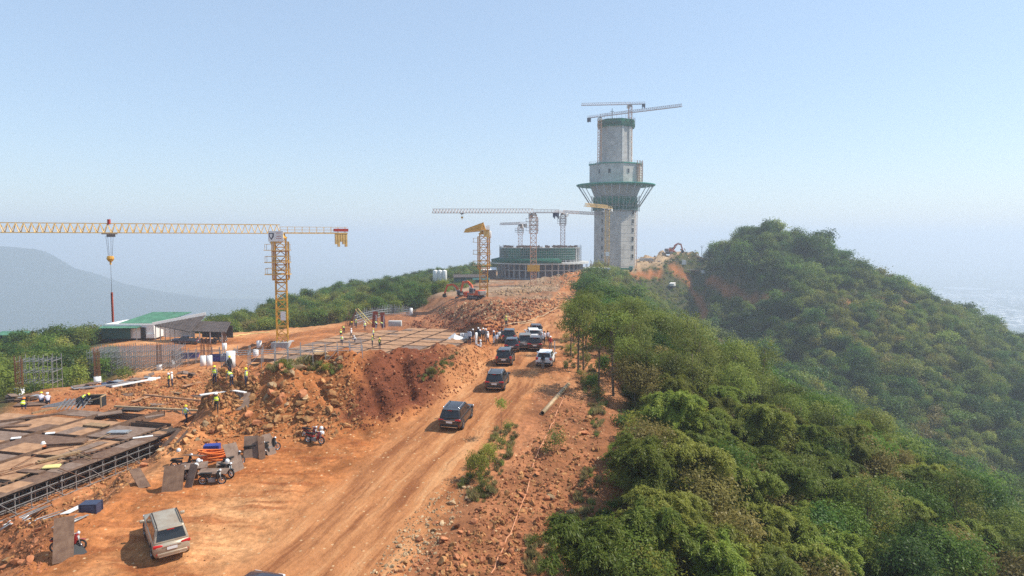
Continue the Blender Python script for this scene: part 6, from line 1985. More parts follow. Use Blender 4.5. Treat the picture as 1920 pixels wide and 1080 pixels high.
for txt, px, py, a in BT: bike(txt, G(px, py), R(a), RB_ if 'red motor' in txt else TRIM)
for px, py, z, txt in ((336, 872, 1.05, 'white helmet on the mirror of the rear left covered motorbike'), (373, 893, 1.08, 'white helmet on the middle covered motorbike'), (427, 893, 1.05, 'white helmet on the motorbike in front of the orange conduit'), (369, 901, 1.05, 'white helmet hanging low on the middle covered motorbike'), (135, 1034, 1.05, 'white helmet on the red motorbike in the left corner'), (603, 827, 1.0, 'white helmet on the rear motorbike by the boulders'), (605, 834, .9, 'white helmet on the front motorbike by the boulders')):
    hat(G(px, py), txt, z)
row = bs_p
for k in range(9):
    bike(['first', 'second', 'third', 'fourth', 'fifth', 'sixth', 'seventh', 'eighth', 'ninth'][k] + ' motorbike from the left in the row under the brown shelter roof', (row.x - 3.4 + k * .85, row.y - .6 + .05 * (k % 3)), R(80 + 7 * (k % 3)), random.choice([TRIM, RB2, CARM['silver']]), 'motorbikes in the shelter')
# ------------------------------------------------------------------ people
SKIN = mat('skin', (.36, .21, .14), .6)
HAIR = mat('black_hair', (.012, .010, .009), .6)
CL = dict(navy=mat('navy_cloth', (.022, .030, .060), .9), dark=mat('dark_cloth', (.030, .030, .034), .9), white=mat('white_cloth', (.72, .73, .74), .9), pale=mat('pale_blue_cloth', (.48, .55, .66), .9), grey=mat('grey_cloth', (.22, .22, .23), .9),
          brown=mat('brown_cloth', (.16, .10, .06), .9), red=mat('red_cloth', (.45, .05, .04), .9), lilac=mat('pale_lilac_cloth', (.55, .52, .58), .9))
VEST = mat('hi_vis_vest', (.62, .76, .045), .7)
TAPE = mat('reflective_tape', (.70, .70, .68), .4)
HELM = dict(yellow=mat('yellow_helmet', (.80, .62, .03), .35), white=mat('white_helmet', (.82, .82, .82), .35), orange=mat('orange_helmet', (.80, .22, .03), .35))
SHOE = mat('dark_shoe', (.025, .02, .018), .7)
# joints of a standing figure; poses move them
def joints(pose):
    J = dict(pel=(0, 0, .93), sp=(0, .01, 1.12), ch=(0, .0, 1.34), nk=(0, .01, 1.47), hd=(0, .03, 1.57), tp=(0, .02, 1.66))
    for s_, S in ((-1, 'l'), (1, 'r')):
        J['sh' + S] = (s_ * .185, 0, 1.39); J['el' + S] = (s_ * .235, -.02, 1.12); J['wr' + S] = (s_ * .24, .07, .88); J['ha' + S] = (s_ * .24, .10, .78)
        J['hp' + S] = (s_ * .095, 0, .88); J['kn' + S] = (s_ * .11, .02, .48); J['an' + S] = (s_ * .115, -.02, .09); J['to' + S] = (s_ * .125, .15, .04)
    def mv(k, d): J[k] = tuple(a + b for a, b in zip(J[k], d))
    if pose == 'walk':
        mv('knl', (0, .16, .02)); mv('anl', (0, .22, .02)); mv('tol', (0, .22, .04)); mv('knr', (0, -.04, 0)); mv('anr', (0, -.30, .06)); mv('tor', (0, -.28, .0))
        mv('ell', (0, -.10, .02)); mv('wrl', (0, -.16, .06)); mv('hal', (0, -.17, .06)); mv('elr', (0, .12, .02)); mv('wrr', (0, .22, .08)); mv('har', (0, .25, .10))
    if pose == 'hold':
        for S, s_ in (('l', -1), ('r', 1)): J['el' + S] = (s_ * .24, .08, 1.14); J['wr' + S] = (s_ * .15, .30, 1.18); J['ha' + S] = (s_ * .12, .38, 1.22)
    if pose == 'bend':
        for k, v in dict(pel=(0, -.12, .88), sp=(0, .02, 1.02), ch=(0, .20, 1.12), nk=(0, .32, 1.17), hd=(0, .41, 1.20), tp=(0, .48, 1.24)).items(): J[k] = v
        for S, s_ in (('l', -1), ('r', 1)):
            J['sh' + S] = (s_ * .18, .24, 1.12); J['el' + S] = (s_ * .22, .34, .86); J['wr' + S] = (s_ * .16, .44, .64); J['ha' + S] = (s_ * .14, .48, .55); J['hp' + S] = (s_ * .095, -.10, .84)
    if pose == 'crouch':
        for k, v in dict(pel=(0, -.16, .34), sp=(0, -.10, .52), ch=(0, .02, .70), nk=(0, .10, .82), hd=(0, .15, .91), tp=(0, .17, 1.0)).items(): J[k] = v
        for S, s_ in (('l', -1), ('r', 1)):
            J['sh' + S] = (s_ * .18, .05, .74); J['el' + S] = (s_ * .26, .22, .54); J['wr' + S] = (s_ * .16, .40, .40); J['ha' + S] = (s_ * .13, .47, .34)
            J['hp' + S] = (s_ * .10, -.14, .32); J['kn' + S] = (s_ * .17, .26, .46); J['an' + S] = (s_ * .13, .0, .09); J['to' + S] = (s_ * .15, .17, .04)
    if pose == 'sit':
        for k, v in dict(pel=(0, 0, .14), sp=(0, .0, .34), ch=(0, .02, .54), nk=(0, .05, .67), hd=(0, .08, .77), tp=(0, .08, .86)).items(): J[k] = v
        for S, s_ in (('l', -1), ('r', 1)):
            J['sh' + S] = (s_ * .18, .03, .59); J['el' + S] = (s_ * .25, .12, .36); J['wr' + S] = (s_ * .17, .32, .26); J['ha' + S] = (s_ * .14, .40, .24)
            J['hp' + S] = (s_ * .10, .02, .13); J['kn' + S] = (s_ * .18, .42, .34); J['an' + S] = (s_ * .13, .66, .08); J['to' + S] = (s_ * .14, .80, .12)
    return J
RAD = dict(pel=(.15, .11), sp=(.135, .10), ch=(.165, .11), nk=(.055, .055), hd=(.085, .10), tp=(.07, .08), sh=(.065, .065), el=(.042, .042), wr=(.030, .030), ha=(.040, .022), hp=(.088, .088), kn=(.060, .060), an=(.042, .042), to=(.045, .032))
BONES = [('pel', 'sp'), ('sp', 'ch'), ('ch', 'nk'), ('nk', 'hd'), ('hd', 'tp')] + [(a + S, b + S) for S in 'lr' for a, b in (('sh', 'el'), ('el', 'wr'), ('wr', 'ha'), ('hp', 'kn'), ('kn', 'an'), ('an', 'to'))] + [('ch', 'sh' + S) for S in 'lr'] + [('pel', 'hp' + S) for S in 'lr']
BODY = {}
def body_mesh(pose):
    if pose in BODY: return BODY[pose]
    J = joints(pose); names = list(J)
    me_ = bpy.data.meshes.new('body_' + pose)
    me_.from_pydata([J[n] for n in names], [(names.index(a), names.index(b)) for a, b in BONES], [])
    o = bpy.data.objects.new('body_source', me_); COL.objects.link(o)
    o.modifiers.new('skin', 'SKIN'); ss = o.modifiers.new('sub', 'SUBSURF'); ss.levels = 1; ss.render_levels = 1
    sv = me_.skin_vertices[0].data
    for i, n in enumerate(names):
        sv[i].radius = RAD[n] if n in RAD else RAD[n[:-1]]
        sv[i].use_root = n == 'pel'
    dg = bpy.context.evaluated_depsgraph_get()
    out = bpy.data.meshes.new_from_object(o.evaluated_get(dg))
    bpy.data.objects.remove(o)
    # which garment each face belongs to: nearest bone
    reg = {}
    for a, b in BONES:
        k = 0
        if a in ('nk', 'hd') : k = 0
        elif a.startswith('wr'): k = 0
        elif a[:2] in ('pe', 'sp', 'ch', 'sh', 'el'): k = 1
        elif a[:2] in ('hp', 'kn'): k = 2
        elif a[:2] == 'an': k = 3
        if a == 'pel' and b.startswith('hp'): k = 2
        reg[(a, b)] = k
    idx_ = []
    for f in out.polygons:
        best, bk = 9, 1
        for (a, b), k in reg.items():
            A, B_ = Vector(J[a]), Vector(J[b]); d = B_ - A
            t_ = max(0, min(1, (f.center - A).dot(d) / max(d.length_squared, 1e-9)))
            dd = (f.center - A - d * t_).length - .3 * (RAD[a] if a in RAD else RAD[a[:-1]])[0]
            if dd < best: best, bk = dd, k
        idx_.append(bk)
    out.materials.clear()
    for m in (SKIN, CL['grey'], CL['navy'], SHOE): out.materials.append(m)
    out.polygons.foreach_set('material_index', idx_)
    out.polygons.foreach_set('use_smooth', [True] * len(out.polygons))
    out.name = 'body'
    BODY[pose] = (out, J)
    return BODY[pose]
def person(label, p, rz, pose='stand', shirt='grey', trousers='navy', vest=True, helmet='yellow', group='workers on the site', h=1.0):
    me_, J = body_mesh(pose)
    t = thing('person', label, 'person', p, rz, group)
    t.scale = (h, h, h)
    o = place('body', me_, t)
    for i, m in ((0, SKIN), (1, CL[shirt]), (2, CL[trousers]), (3, SHOE)):
        o.material_slots[i].link = 'OBJECT'; o.material_slots[i].material = m
    if vest:
        a, c = Vector(J['sp']), Vector(J['nk']); ax = (c - a)
        a = a - ax * .12; top = c - ax * .16
        q = ax.to_track_quat('Z', 'Y').to_matrix()
        L = (top - a).length
        b = MB()
        for s0, s1, mi in ((0, .34, 0), (.34, .48, 1), (.48, 1, 0)):
            b.cur = mi
            prof = []
            for s_ in (s0, s1): prof.append((.165 + .035 * s_ - (.06 * max(0, s_ - .8) / .2), L * s_))
            n0 = len(b.v); b.lathe(prof, 12)
            for k in range(n0, len(b.v)):
                v = b.v[k]; b.v[k] = tuple(a + q @ Vector((v[0] * 1.10, v[1] * .80, v[2])))
        b.build('vest', [VEST, TAPE], t)
    hd = Vector(J['hd']); tp = Vector(J['tp'])
    q = (tp - hd).to_track_quat('Z', 'Y').to_matrix()
    b = MB()
    if helmet:
        b.lathe([(.155, .055), (.125, .06), (.125, .10), (.10, .16), (.05, .19), (0, .195)], 12, hd - Vector((0, 0, 0)), q); b.build('helmet', HELM[helmet], t)
    else:
        b.lathe([(.10, -.05), (.112, .02), (.10, .10), (.05, .145), (0, .15)], 10, hd, q); b.build('hair', HAIR, t)
    # hands: four fingers and a thumb
    for S, s_ in (('l', -1), ('r', 1)):
        w, hh = Vector(J['wr' + S]), Vector(J['ha' + S]); d = (hh - w).normalized(); side = d.cross(Vector((1, 0, 0)) if abs(d.x) < .8 else Vector((0, 1, 0))).normalized()
        b = MB()
        for k in range(4):
            r0 = hh + side * (-.03 + .02 * k) - d * .01; b.tube([r0, r0 + d * (.045 + .008 * (k in (1, 2))), r0 + d * .075 + Vector((0, 0, -.012))], .010, 4, .007)
        r0 = w.lerp(hh, .5) + side * .035; b.tube([r0, r0 + side * .025 + d * .04, r0 + side * .03 + d * .07], .011, 4, .008)
        b.build('hand_fingers', SKIN, t)
    # nose, so the head has a front
    b = MB(); fw = q @ Vector((0, -1, 0)); 
    f = Vector((0, 1, 0)) if pose not in ('bend',) else Vector((0, .5, -.85))
    b.tube([hd + f * .085 + Vector((0, 0, .03)), hd + f * .115 + Vector((0, 0, -.005))], .012, 5, .018); b.build('nose', SKIN, t)
    return t
A_ = DA_Z
def wk(px, py, lab, rz=0., pose='stand', z=None, **k):
    p = GZ(px, py, z) if z is not None else G(px, py)
    return person(lab, p, rz, pose, **k)
HV = 'in a yellow-green vest'
wk(156, 765, 'worker in yellow-green vest bending over the box form on the near deck', R(-60), 'bend', A_, shirt='navy', helmet='yellow', h=1.08)
wk(78, 757, 'crouching worker in white shirt with yellow helmet on the near deck', R(30), 'crouch', A_, shirt='lilac', vest=False, helmet='yellow', h=1.1)
wk(90, 758, 'crouching worker in white shirt with white helmet on the near deck', R(40), 'crouch', A_, shirt='lilac', vest=False, helmet='white', h=1.1)
wk(44, 768, 'crouching worker with orange helmet at the left end of the near deck', R(10), 'crouch', A_, shirt='brown', vest=True, helmet='orange', h=1.1)
wk(317, 727, 'worker in yellow-green vest standing left of a man in white on the rubble', R(100), 'stand', shirt='dark', helmet='white', h=1.05)
wk(323, 725, 'man in white shirt standing close behind a vested worker on the rubble', R(100), 'stand', shirt='white', vest=False, helmet='white', h=1.05)
wk(403, 719, 'worker in yellow vest standing alone in the middle of the rubble field', R(170), 'stand', h=.95)
wk(431, 704, 'dark clothed worker standing on top of the rubble field', R(-120), 'stand', shirt='dark', vest=False, helmet='yellow', h=.98)
wk(434, 728, 'worker in yellow vest bending by the pale planks in the rubble field', R(60), 'bend', h=1.0)
wk(462, 727, 'worker in yellow vest standing at the foot of the rubble bank', R(90), 'stand', helmet='yellow')
wk(349, 796, 'worker in yellow-green vest standing at the end of the deck edge strip', R(-20), 'walk', A_, helmet='yellow', shirt='pale', h=1.03)
wk(406, 775, 'worker in vest and dark trousers walking on the walkway plank', R(-160), 'walk', None, shirt='dark', trousers='dark', helmet='white', h=1.0)
B = DB_Z
DBT = [(639, 629, 'pair of crouching figures: left worker at the far left of the far deck', 'crouch', 'yellow', True), (645, 625, 'worker stooping behind a crouching one at the left of the far deck', 'bend', 'yellow', True), (659, 634, 'dark clothed worker walking near the left of the far deck', 'walk', 'white', False),
       (666, 641, 'worker in white crouching near the front left of the far deck', 'crouch', 'white', False), (668, 615, 'worker in vest under the leaning rebar frame', 'stand', 'yellow', True), (660, 615, 'worker in dark clothes under the leaning rebar frame', 'bend', 'yellow', True),
       (684, 620, 'worker in yellow vest at the back of the far deck left of the red forms', 'stand', 'white', True), (700, 635, 'worker in yellow vest standing in the middle of the far deck', 'stand', 'yellow', True), (698, 650, 'worker in yellow vest standing front left of the mound knob', 'stand', 'yellow', True),
       (712, 654, 'worker in yellow vest leaning on a bar right of the mound knob', 'stand', 'yellow', True), (641, 648, 'worker in yellow vest at the front left corner of the far deck', 'stand', 'orange', True), (706, 615, 'worker bending between the two red wall forms', 'bend', 'yellow', True), (717, 616, 'worker in vest bending in front of the right red form', 'bend', 'yellow', True)]
for k, (px, py, txt, po, he, ve) in enumerate(DBT):
    wk(px, py, txt, R(37 * k), po, B + .03, helmet=he, vest=ve, shirt=('grey', 'dark', 'white', 'pale')[k % 4] if txt.find('white') < 0 else 'white', h=1.02)
wk(949, 614, 'lone worker in yellow vest on the spoil bank beside the yellow pipe', R(160), 'stand', helmet='yellow', h=1.1)
VT = [(868, 643, 'visitor in white holding a large white board, leftmost of the group', 'hold', 'white', 'dark', 'white'), (881, 646, 'visitor in pale shirt and dark trousers second from the white board', 'stand', 'pale', 'navy', None), (887, 641, 'visitor in navy jacket with white helmet in the left group', 'stand', 'navy', 'navy', 'white'), (893, 649, 'visitor all in white in front of the left group', 'stand', 'white', 'white', None),
      (900, 642, 'visitor in dark striped shirt with white helmet in the left group', 'walk', 'dark', 'dark', 'white'), (906, 639, 'visitor in grey with white helmet at the back of the left group', 'stand', 'grey', 'dark', 'white'), (911, 640, 'rightmost visitor of the left group, white helmet and camouflage grey', 'stand', 'grey', 'grey', 'white'),
      (902, 652, 'visitor in white sitting on the ground in front of the left group', 'sit', 'white', 'white', 'white'), (926, 644, 'tall visitor with white helmet standing alone left of the black car', 'stand', 'navy', 'white', 'white'), (931, 649, 'visitor in pale shirt and brown trousers left of the dark cars', 'stand', 'pale', 'brown', None),
      (941, 640, 'visitor in grey standing against the farthest left black car', 'stand', 'grey', 'dark', None), (1014, 637, 'visitor in white at the right of the leading dark car', 'stand', 'white', 'dark', None), (1017, 648, 'visitor in white with white helmet beside the dark brown car', 'walk', 'white', 'grey', 'white'), (1021, 645, 'visitor in pale lilac right of the dark brown car', 'stand', 'lilac', 'dark', None),
      (1027, 644, 'visitor in lilac with bare head farthest right of the cars', 'stand', 'lilac', 'brown', None), (1032, 656, 'visitor in red and white standing behind the white car', 'stand', 'red', 'grey', 'white'), (897, 638, 'visitor with white helmet half hidden at the back of the left group', 'stand', 'navy', 'dark', 'white'), (877, 640, 'visitor in white with white helmet right behind the held board', 'stand', 'white', 'dark', 'white'), (915, 646, 'visitor in white walking at the right end of the left group', 'walk', 'white', 'navy', 'white'), (936, 643, 'visitor in white and dark trousers beside the tall lone visitor', 'stand', 'white', 'dark', None), (1012, 642, 'visitor in grey squeezed between the leading dark cars', 'stand', 'grey', 'dark', 'white'),
      (1018, 692, 'dark figure with bag standing right behind the white car', 'stand', 'dark', 'grey', None)]
for k, (px, py, txt, po, sh_, tr_, he) in enumerate(VT):
    wk(px, py, txt, R(180 - 40 * (k % 5)) if k != 0 else R(180), po, None, shirt=sh_, trousers=tr_, vest=False, helmet=he, group='visitors beside the cars', h=1.03 if po != 'sit' else 1.0)
def board(px, py, w, h, tilt, txt, z, lean=.75):
    p = G(px, py); t = thing('display_board', txt, 'board', (p.x, p.y, p.z + z), .1)
    b = MB(); b.box((0, 0, 0), (w, .06, h), Matrix.Rotation(tilt, 3, 'Y') @ Matrix.Rotation(-lean, 3, 'X')); b.build('panel', M['white'], t)
    for s_ in (-.3, .3): bb = MB(); bb.bar((s_ * w, .03, -h * .3), (s_ * w, .4, -z - .1), .05); bb.build('stand_leg', M['steel'], t)
board(872, 644, 1.75, 1.9, 0, 'large white board held upright at the left of the visitors', .95, .25)
board(861, 644, 1.9, 1.0, .35, 'tilted white board standing left of the held board', .9)
board(848, 643, 1.6, .7, -.6, 'upper white board at the far left, tilted up to the right', 1.1)
board(841, 645, 1.0, .8, -.5, 'lower white board at the far left end', .55)
# ------------------------------------------------------------------ stones
def rock_mat(name, c1, c2):
    m = mat(name, c1, .95, noise=1, scale=2.2, bump=.5, col2=c2, spec=.1)
    nt = m.node_tree; b = nt.nodes['Principled BSDF']; src = b.inputs['Base Color'].links[0].from_socket
    oi = nt.nodes.new('ShaderNodeObjectInfo'); hv = nt.nodes.new('ShaderNodeHueSaturation'); mr = nt.nodes.new('ShaderNodeMapRange')
    mr.inputs[3].default_value = .55; mr.inputs[4].default_value = 1.35
    nt.links.new(oi.outputs['Random'], mr.inputs[0]); nt.links.new(mr.outputs[0], hv.inputs['Value']); nt.links.new(src, hv.inputs['Color']); nt.links.new(hv.outputs[0], b.inputs['Base Color'])
    return m
RKM = dict(clay=rock_mat('dark_red_clay', (.235, .080, .038), (.155, .050, .024)), tan=rock_mat('sandy_stone', (.42, .235, .100), (.27, .112, .045)), red=rock_mat('red_stone', (.40, .170, .082), (.28, .105, .048)), pale=rock_mat('pale_stone', (.44, .33, .20), (.33, .20, .105)))
def rock_mesh(name, m, seed, sub=2, flat=.7):
    bm = bmesh.new(); bmesh.ops.create_icosphere(bm, subdivisions=sub, radius=.5)
    r_ = np.random.default_rng(seed)
    # knock flats off it, as broken stone has
    pl = [(Vector(unit(r_.normal(size=3))), r_.uniform(.20, .38)) for _ in range(13)]
    for v in bm.verts:
        for n, d in pl:
            e = v.co.dot(n) - d
            if e > 0: v.co -= n * e
        v.co += Vector(r_.normal(size=3)) * .012
        v.co = Vector((v.co.x * r_.uniform(.99, 1.01) * 1.1, v.co.y * 1.0, v.co.z * flat))
    me_ = bpy.data.meshes.new(name); bm.to_mesh(me_); bm.free(); me_.materials.append(m)
    return me_
RK = {k: [rock_mesh('boulder_' + k, RKM[k], 100 + 17 * i + len(k), 2, (.62, .8, .7, .9)[i % 4]) for i in range(5)] for k in RKM}
RC = {}
for k in RKM:
    c = bpy.data.collections.new('stone_kinds_' + k)
    for i in range(5): c.objects.link(bpy.data.objects.new('stone_%s_%d' % (k, i), rock_mesh('stone_' + k, RKM[k], 300 + 31 * i + len(k), 1, (.6, .8, .7, .5, .9)[i])))
    RC[k] = c
KR = random.Random(31)
def in_poly_px(poly, n, rg):
    """n random points on the ground inside a patch outlined in the photograph"""
    xs = [q[0] for q in poly]; ys = [q[1] for q in poly]
    r_ = np.random.default_rng(rg.randrange(1 << 30))
    px, py = r_.uniform(min(xs), max(xs), n * 12), r_.uniform(min(ys), max(ys), n * 12)
    ok_ = inside(px, py, poly)
    px, py = px[ok_][:n], py[ok_][:n]
    return Gm(px, py)
PATCH = [
    ('left rubble bank', [(440, 745), (500, 690), (620, 690), (645, 760), (660, 800), (600, 822), (470, 812), (430, 790)], 104, .32, 1.25, 'tan'),
    ('crest above the red mound', [(500, 672), (640, 668), (640, 700), (510, 705)], 14, .35, .9, 'pale'),
    ('strip beside the near deck', [(345, 800), (430, 775), (480, 810), (400, 835), (300, 850), (225, 920), (195, 925), (250, 860)], 62, .25, .75, 'tan'),
    ('bottom left heap', [(0, 985), (60, 965), (95, 1000), (80, 1060), (0, 1070)], 16, .3, .75, 'red'),
    ('slope right of the road', [(880, 960), (1000, 860), (1080, 880), (1100, 930), (1060, 1020), (980, 1060), (760, 1075)], 76, .28, .85, 'red'),
    ('stony right road verge', [(780, 960), (870, 895), (890, 930), (820, 1010), (740, 1075), (710, 1075)], 28, .22, .5, 'pale'),
    ('ridge edge beside the trees', [(1085, 680), (1120, 690), (1135, 770), (1100, 820), (1070, 780)], 26, .3, .9, 'tan'),
]
used_px = []
for where, poly, n, s0, s1, k in PATCH:
    pts = in_poly_px(poly, n, KR)
    for q, p in enumerate(pts):
        p = Vector(p)
        s = s0 + (s1 - s0) * KR.random() ** 2.2
        kk = k if KR.random() < .66 else KR.choice(['tan', 'red', 'red', 'pale'])
        o = place('boulder', KR.choice(RK[kk]), None, (p.x, p.y, p.z + s * .12), (KR.uniform(-.5, .5), KR.uniform(-.5, .5), KR.uniform(0, 6.28)), (s * KR.uniform(.85, 1.35), s * KR.uniform(.8, 1.15), s * KR.uniform(.8, 1.15)))
        hue = dict(tan='sandy yellow', red='reddish brown', pale='pale buff', clay='dark red')[kk]
        size = 'large' if s > s0 + .45 * (s1 - s0) else ('medium' if s > s0 + .16 * (s1 - s0) else 'small')
        sx_ = 960 + FOC * p.x / p.y; mx_p = sum(a for a, _ in poly) / len(poly); sy_ = 450 + FOC * (CZ - p.z) / p.y; my_p = sum(c for _, c in poly) / len(poly)
        part = ('upper' if sy_ < my_p else 'lower') + (' left' if sx_ < mx_p - 20 else ' right' if sx_ > mx_p + 20 else ' middle')
        tag(o, '%s %s boulder, %s of the %s' % (size, hue, part, where), 'boulder', '%s boulders, %s part of the %s' % (hue, part, where))
# two outstanding ones
for px, py, s, txt in ((555, 690, 1.9, 'big pale slab of rock among grass at the left crest of the mound'), (600, 668, 1.5, 'smooth cream slab lying on the crest right of the grass')):
    p = G(px, py); o = place('boulder', RK['pale'][1], None, (p.x, p.y, p.z + .1), (.2, .1, .4), (s * 1.5, s * .8, s * .55)); tag(o, txt, 'boulder')

def rubble(name, poly, n, s0, s1, kind, label, pw=2.5):
    rg = np.random.default_rng(len(name) * 7 + n)
    w = in_poly_px(poly, n, KR)
    s = s0 + (s1 - s0) * rg.random(len(w)) ** pw
    sc3 = np.stack([s * rg.uniform(.8, 1.4, len(w)), s * rg.uniform(.8, 1.2, len(w)), s * rg.uniform(.7, 1.2, len(w))], -1)
    scatter(name, RC[kind], w, rg.uniform(0, 6.28, (len(w), 3)), sc3, rg.integers(0, 5, len(w)), label)
rubble('bank_rubble', [(400, 790), (440, 740), (500, 680), (650, 672), (680, 800), (600, 832), (470, 822)], 1500, .10, .55, 'tan', 'sandy broken stone covering the bank left of the red mound')
rubble('mound_rubble', [(620, 665), (760, 655), (910, 650), (935, 690), (800, 770), (700, 808), (650, 800)], 1900, .06, .40, 'clay', 'reddish clods and stones strewn over the red mound')
rubble('verge_clods', [(820, 655), (925, 650), (945, 680), (880, 720), (820, 700)], 500, .10, .45, 'tan', 'broken stones at the right end of the mound')
rubble('strip_rubble', [(335, 800), (440, 770), (500, 815), (400, 840), (300, 860), (200, 940), (60, 990), (0, 1000), (150, 930), (250, 860)], 1300, .07, .40, 'tan', 'small stones beside the near deck scaffold')
rubble('corner_rubble', [(0, 975), (70, 960), (110, 1000), (90, 1080), (0, 1080)], 420, .06, .35, 'red', 'red clods of the bottom left heap')
rubble('slope_rubble', [(860, 1000), (960, 870), (1010, 790), (1080, 700), (1130, 700), (1120, 900), (1060, 1080), (700, 1080)], 2600, .05, .42, 'red', 'red broken stone on the slope right of the road', 3.0)
rubble('slope_stones', [(900, 960), (990, 840), (1060, 740), (1130, 700), (1130, 850), (1080, 940), (1000, 1080), (800, 1080)], 1500, .10, .62, 'tan', 'sandy stones on the slope right of the road', 3.0)
rubble('edge_stones', [(690, 1080), (760, 975), (870, 880), (905, 900), (840, 1010), (780, 1080)], 900, .06, .30, 'pale', 'pale stones along the right edge of the road')
rubble('field_rubble', [(200, 735), (300, 700), (470, 690), (490, 730), (440, 765), (260, 770)], 2600, .09, .75, 'tan', 'stones of the rubble field behind the near deck')
rubble('far_rubble', [(760, 608), (850, 575), (1060, 560), (1050, 585), (960, 612), (930, 630), (850, 620), (770, 615)], 1800, .2, 1.0, 'clay', 'dark red spoil and stones beyond the far deck')
rubble('far_stones', [(800, 580), (930, 560), (1075, 548), (1075, 572), (960, 600), (870, 600)], 1100, .25, .9, 'pale', 'grey stone terrace beyond the excavators')
rubble('bank_stones', [(915, 548), (1000, 528), (1100, 500), (1108, 520), (1040, 545), (960, 556)], 1100, .3, 1.2, 'pale', 'grey stone bank before the round building')
rubble('knoll_stones', [(1195, 480), (1260, 462), (1335, 466), (1330, 486), (1200, 500)], 500, .4, 1.6, 'pale', 'grey stone and spoil of the bare knoll')
rubble('yard_grit', [(150, 960), (420, 860), (640, 830), (700, 850), (480, 960), (380, 1080), (120, 1080)], 700, .03, .15, 'tan', 'scattered grit on the near dirt yard', 4)
rubble('road_grit', [(560, 1080), (900, 720), (1000, 700), (880, 900), (700, 1080)], 350, .03, .12, 'tan', 'scattered grit on the dirt road', 4)

# ------------------------------------------------------------------ shrubs and grass by the road
GRS = leaf_mat('grass_blades', (.14, .21, .045), (.26, .28, .085), (.30, .25, .10))
DRY = leaf_mat('dry_sprigs', (.21, .18, .07), (.34, .28, .13), (.27, .24, .10))
def shrub_mesh(name, m, w, h, n, ls, rg, lobes=9, z0=.1, wisp=0):
    ps = []
    cm, cs = crown_broad(name, m, w, h, z0, n, ls, lobes, rg)
    return cm, trunk_mesh(name + '_stems', h * .8, .03, cs, z0, rg, .3, 4)
SG = np.random.default_rng(77)
SH = {'green': shrub_mesh('shrub_leaves', LM['gold'], 1.9, 1.6, 1500, .12, SG), 'thin': shrub_mesh('shrub_leaves', LM['thin'], 1.7, 1.7, 800, .11, SG), 'dry': shrub_mesh('shrub_leaves', DRY, 1.6, 1.3, 1400, .11, SG), 'broad': shrub_mesh('shrub_leaves', LM['broad'], 1.8, 1.4, 2400, .13, SG)}
STX = [(893, 900, .9, 'green', 'fullest green bush at the near end of the roadside clump'), (915, 868, .8, 'green', 'middle bush of the roadside clump on the right verge'), (938, 838, .7, 'thin', 'thin bush at the back of the roadside clump'), (952, 808, .6, 'thin', 'topmost thin bush of the roadside clump below the sapling'), (907, 925, .7, 'thin', 'low bush hanging down the verge under the roadside clump'), (884, 878, .5, 'dry', 'dry sprigs on the road side of the clump'),
       (1040, 850, 1.1, 'thin', 'sparse olive bush standing alone on the rubble slope by the hose'), (1062, 640, .9, 'thin', 'bush on the verge beside the white marker post'), (1070, 664, .8, 'green', 'green bush on the verge right of the white car'),
       (832, 688, .45, 'thin', 'sparse bush on the orange cut at the right of the mound'), (812, 702, .35, 'green', 'small green bush low on the orange cut of the mound'),
       (530, 690, .38, 'green', 'bright grass-green bush at the left of the mound crest'), (612, 698, .42, 'green', 'green bush hanging over the rubble bank'), (1105, 660, .8, 'dry', 'dry bush between the slender trunks'),
       (1090, 712, .8, 'thin', 'olive bush at the foot of the tall bare-trunked pair'), (1108, 728, .9, 'broad', 'green bush just right of the tall bare trunks'), (1118, 745, .8, 'thin', 'lowest olive bush under the bare-stemmed trees'), (1128, 700, 1.1, 'broad', 'big green bush behind the bare-stemmed trees'), (1085, 640, .9, 'broad', 'green bush behind the white marker post'), (1098, 680, .8, 'thin', 'small olive bush tucked between the tall trunks')]
def shrub(px, py, s, k, txt):
    p = G(px, py); t = thing('shrub', txt, 'shrub', (p.x, p.y, p.z - .1), KR.uniform(0, 6.28)); t.scale = (s, s, s * KR.uniform(.85, 1.2))
    place('stems', SH[k][1], t); place('leaves', SH[k][0], t)
for a in STX: shrub(*a)
# the tall sprig above the roadside clump
p = G(938, 822); t = thing('sapling', 'lone thin sapling with a small leafy top above the roadside clump', 'sapling', (p.x, p.y, p.z - .1))
bb = MB(); bb.tube([(0, 0, 0), (.08, 0, 1.2), (.05, .1, 2.7)], .025, 5, .012); bb.build('stem', BARK, t)
cm, cs = crown_broad('sapling_leaves', LM['bamboo'], 1.0, .6, 2.4, 260, .13, 5, SG); place('leaves', cm, t)
GC = bpy.data.collections.new('tuft_kinds')
for k, m in enumerate((GRS, DRY, DRY)):
    n = 90; an = SG.uniform(0, 6.28, n); tl = SG.uniform(.1, .55, n); L = SG.uniform(.25, .6, n)
    ax = np.stack([np.cos(an) * tl, np.sin(an) * tl, np.ones(n)], -1); c = np.stack([SG.normal(0, .10, n), SG.normal(0, .10, n), np.zeros(n)], -1) + unit(ax) * L[:, None] * .45
    me_ = leaf_obj_mesh('tuft', [leaves(c, np.stack([-np.sin(an), np.cos(an), .3 + 0 * an], -1), ax, L, L * .09, SG.random(n))], m)
    GC.objects.link(bpy.data.objects.new('tuft_%d' % k, me_))
def grass(name, poly, n, s0, s1, label):
    w = in_poly_px(poly, n, KR); rg = np.random.default_rng(n)
    rz = np.zeros((len(w), 3)); rz[:, 2] = rg.uniform(0, 6.28, len(w)); s = rg.uniform(s0, s1, len(w))
    scatter(name, GC, w, rz, np.stack([s] * 3, -1), rg.integers(0, 3, len(w)), label)
grass('crest_grass', [(500, 692), (560, 668), (640, 690), (625, 705), (580, 698), (520, 702)], 110, .5, 1.1, 'fresh green grass along the crest of the rubble bank')
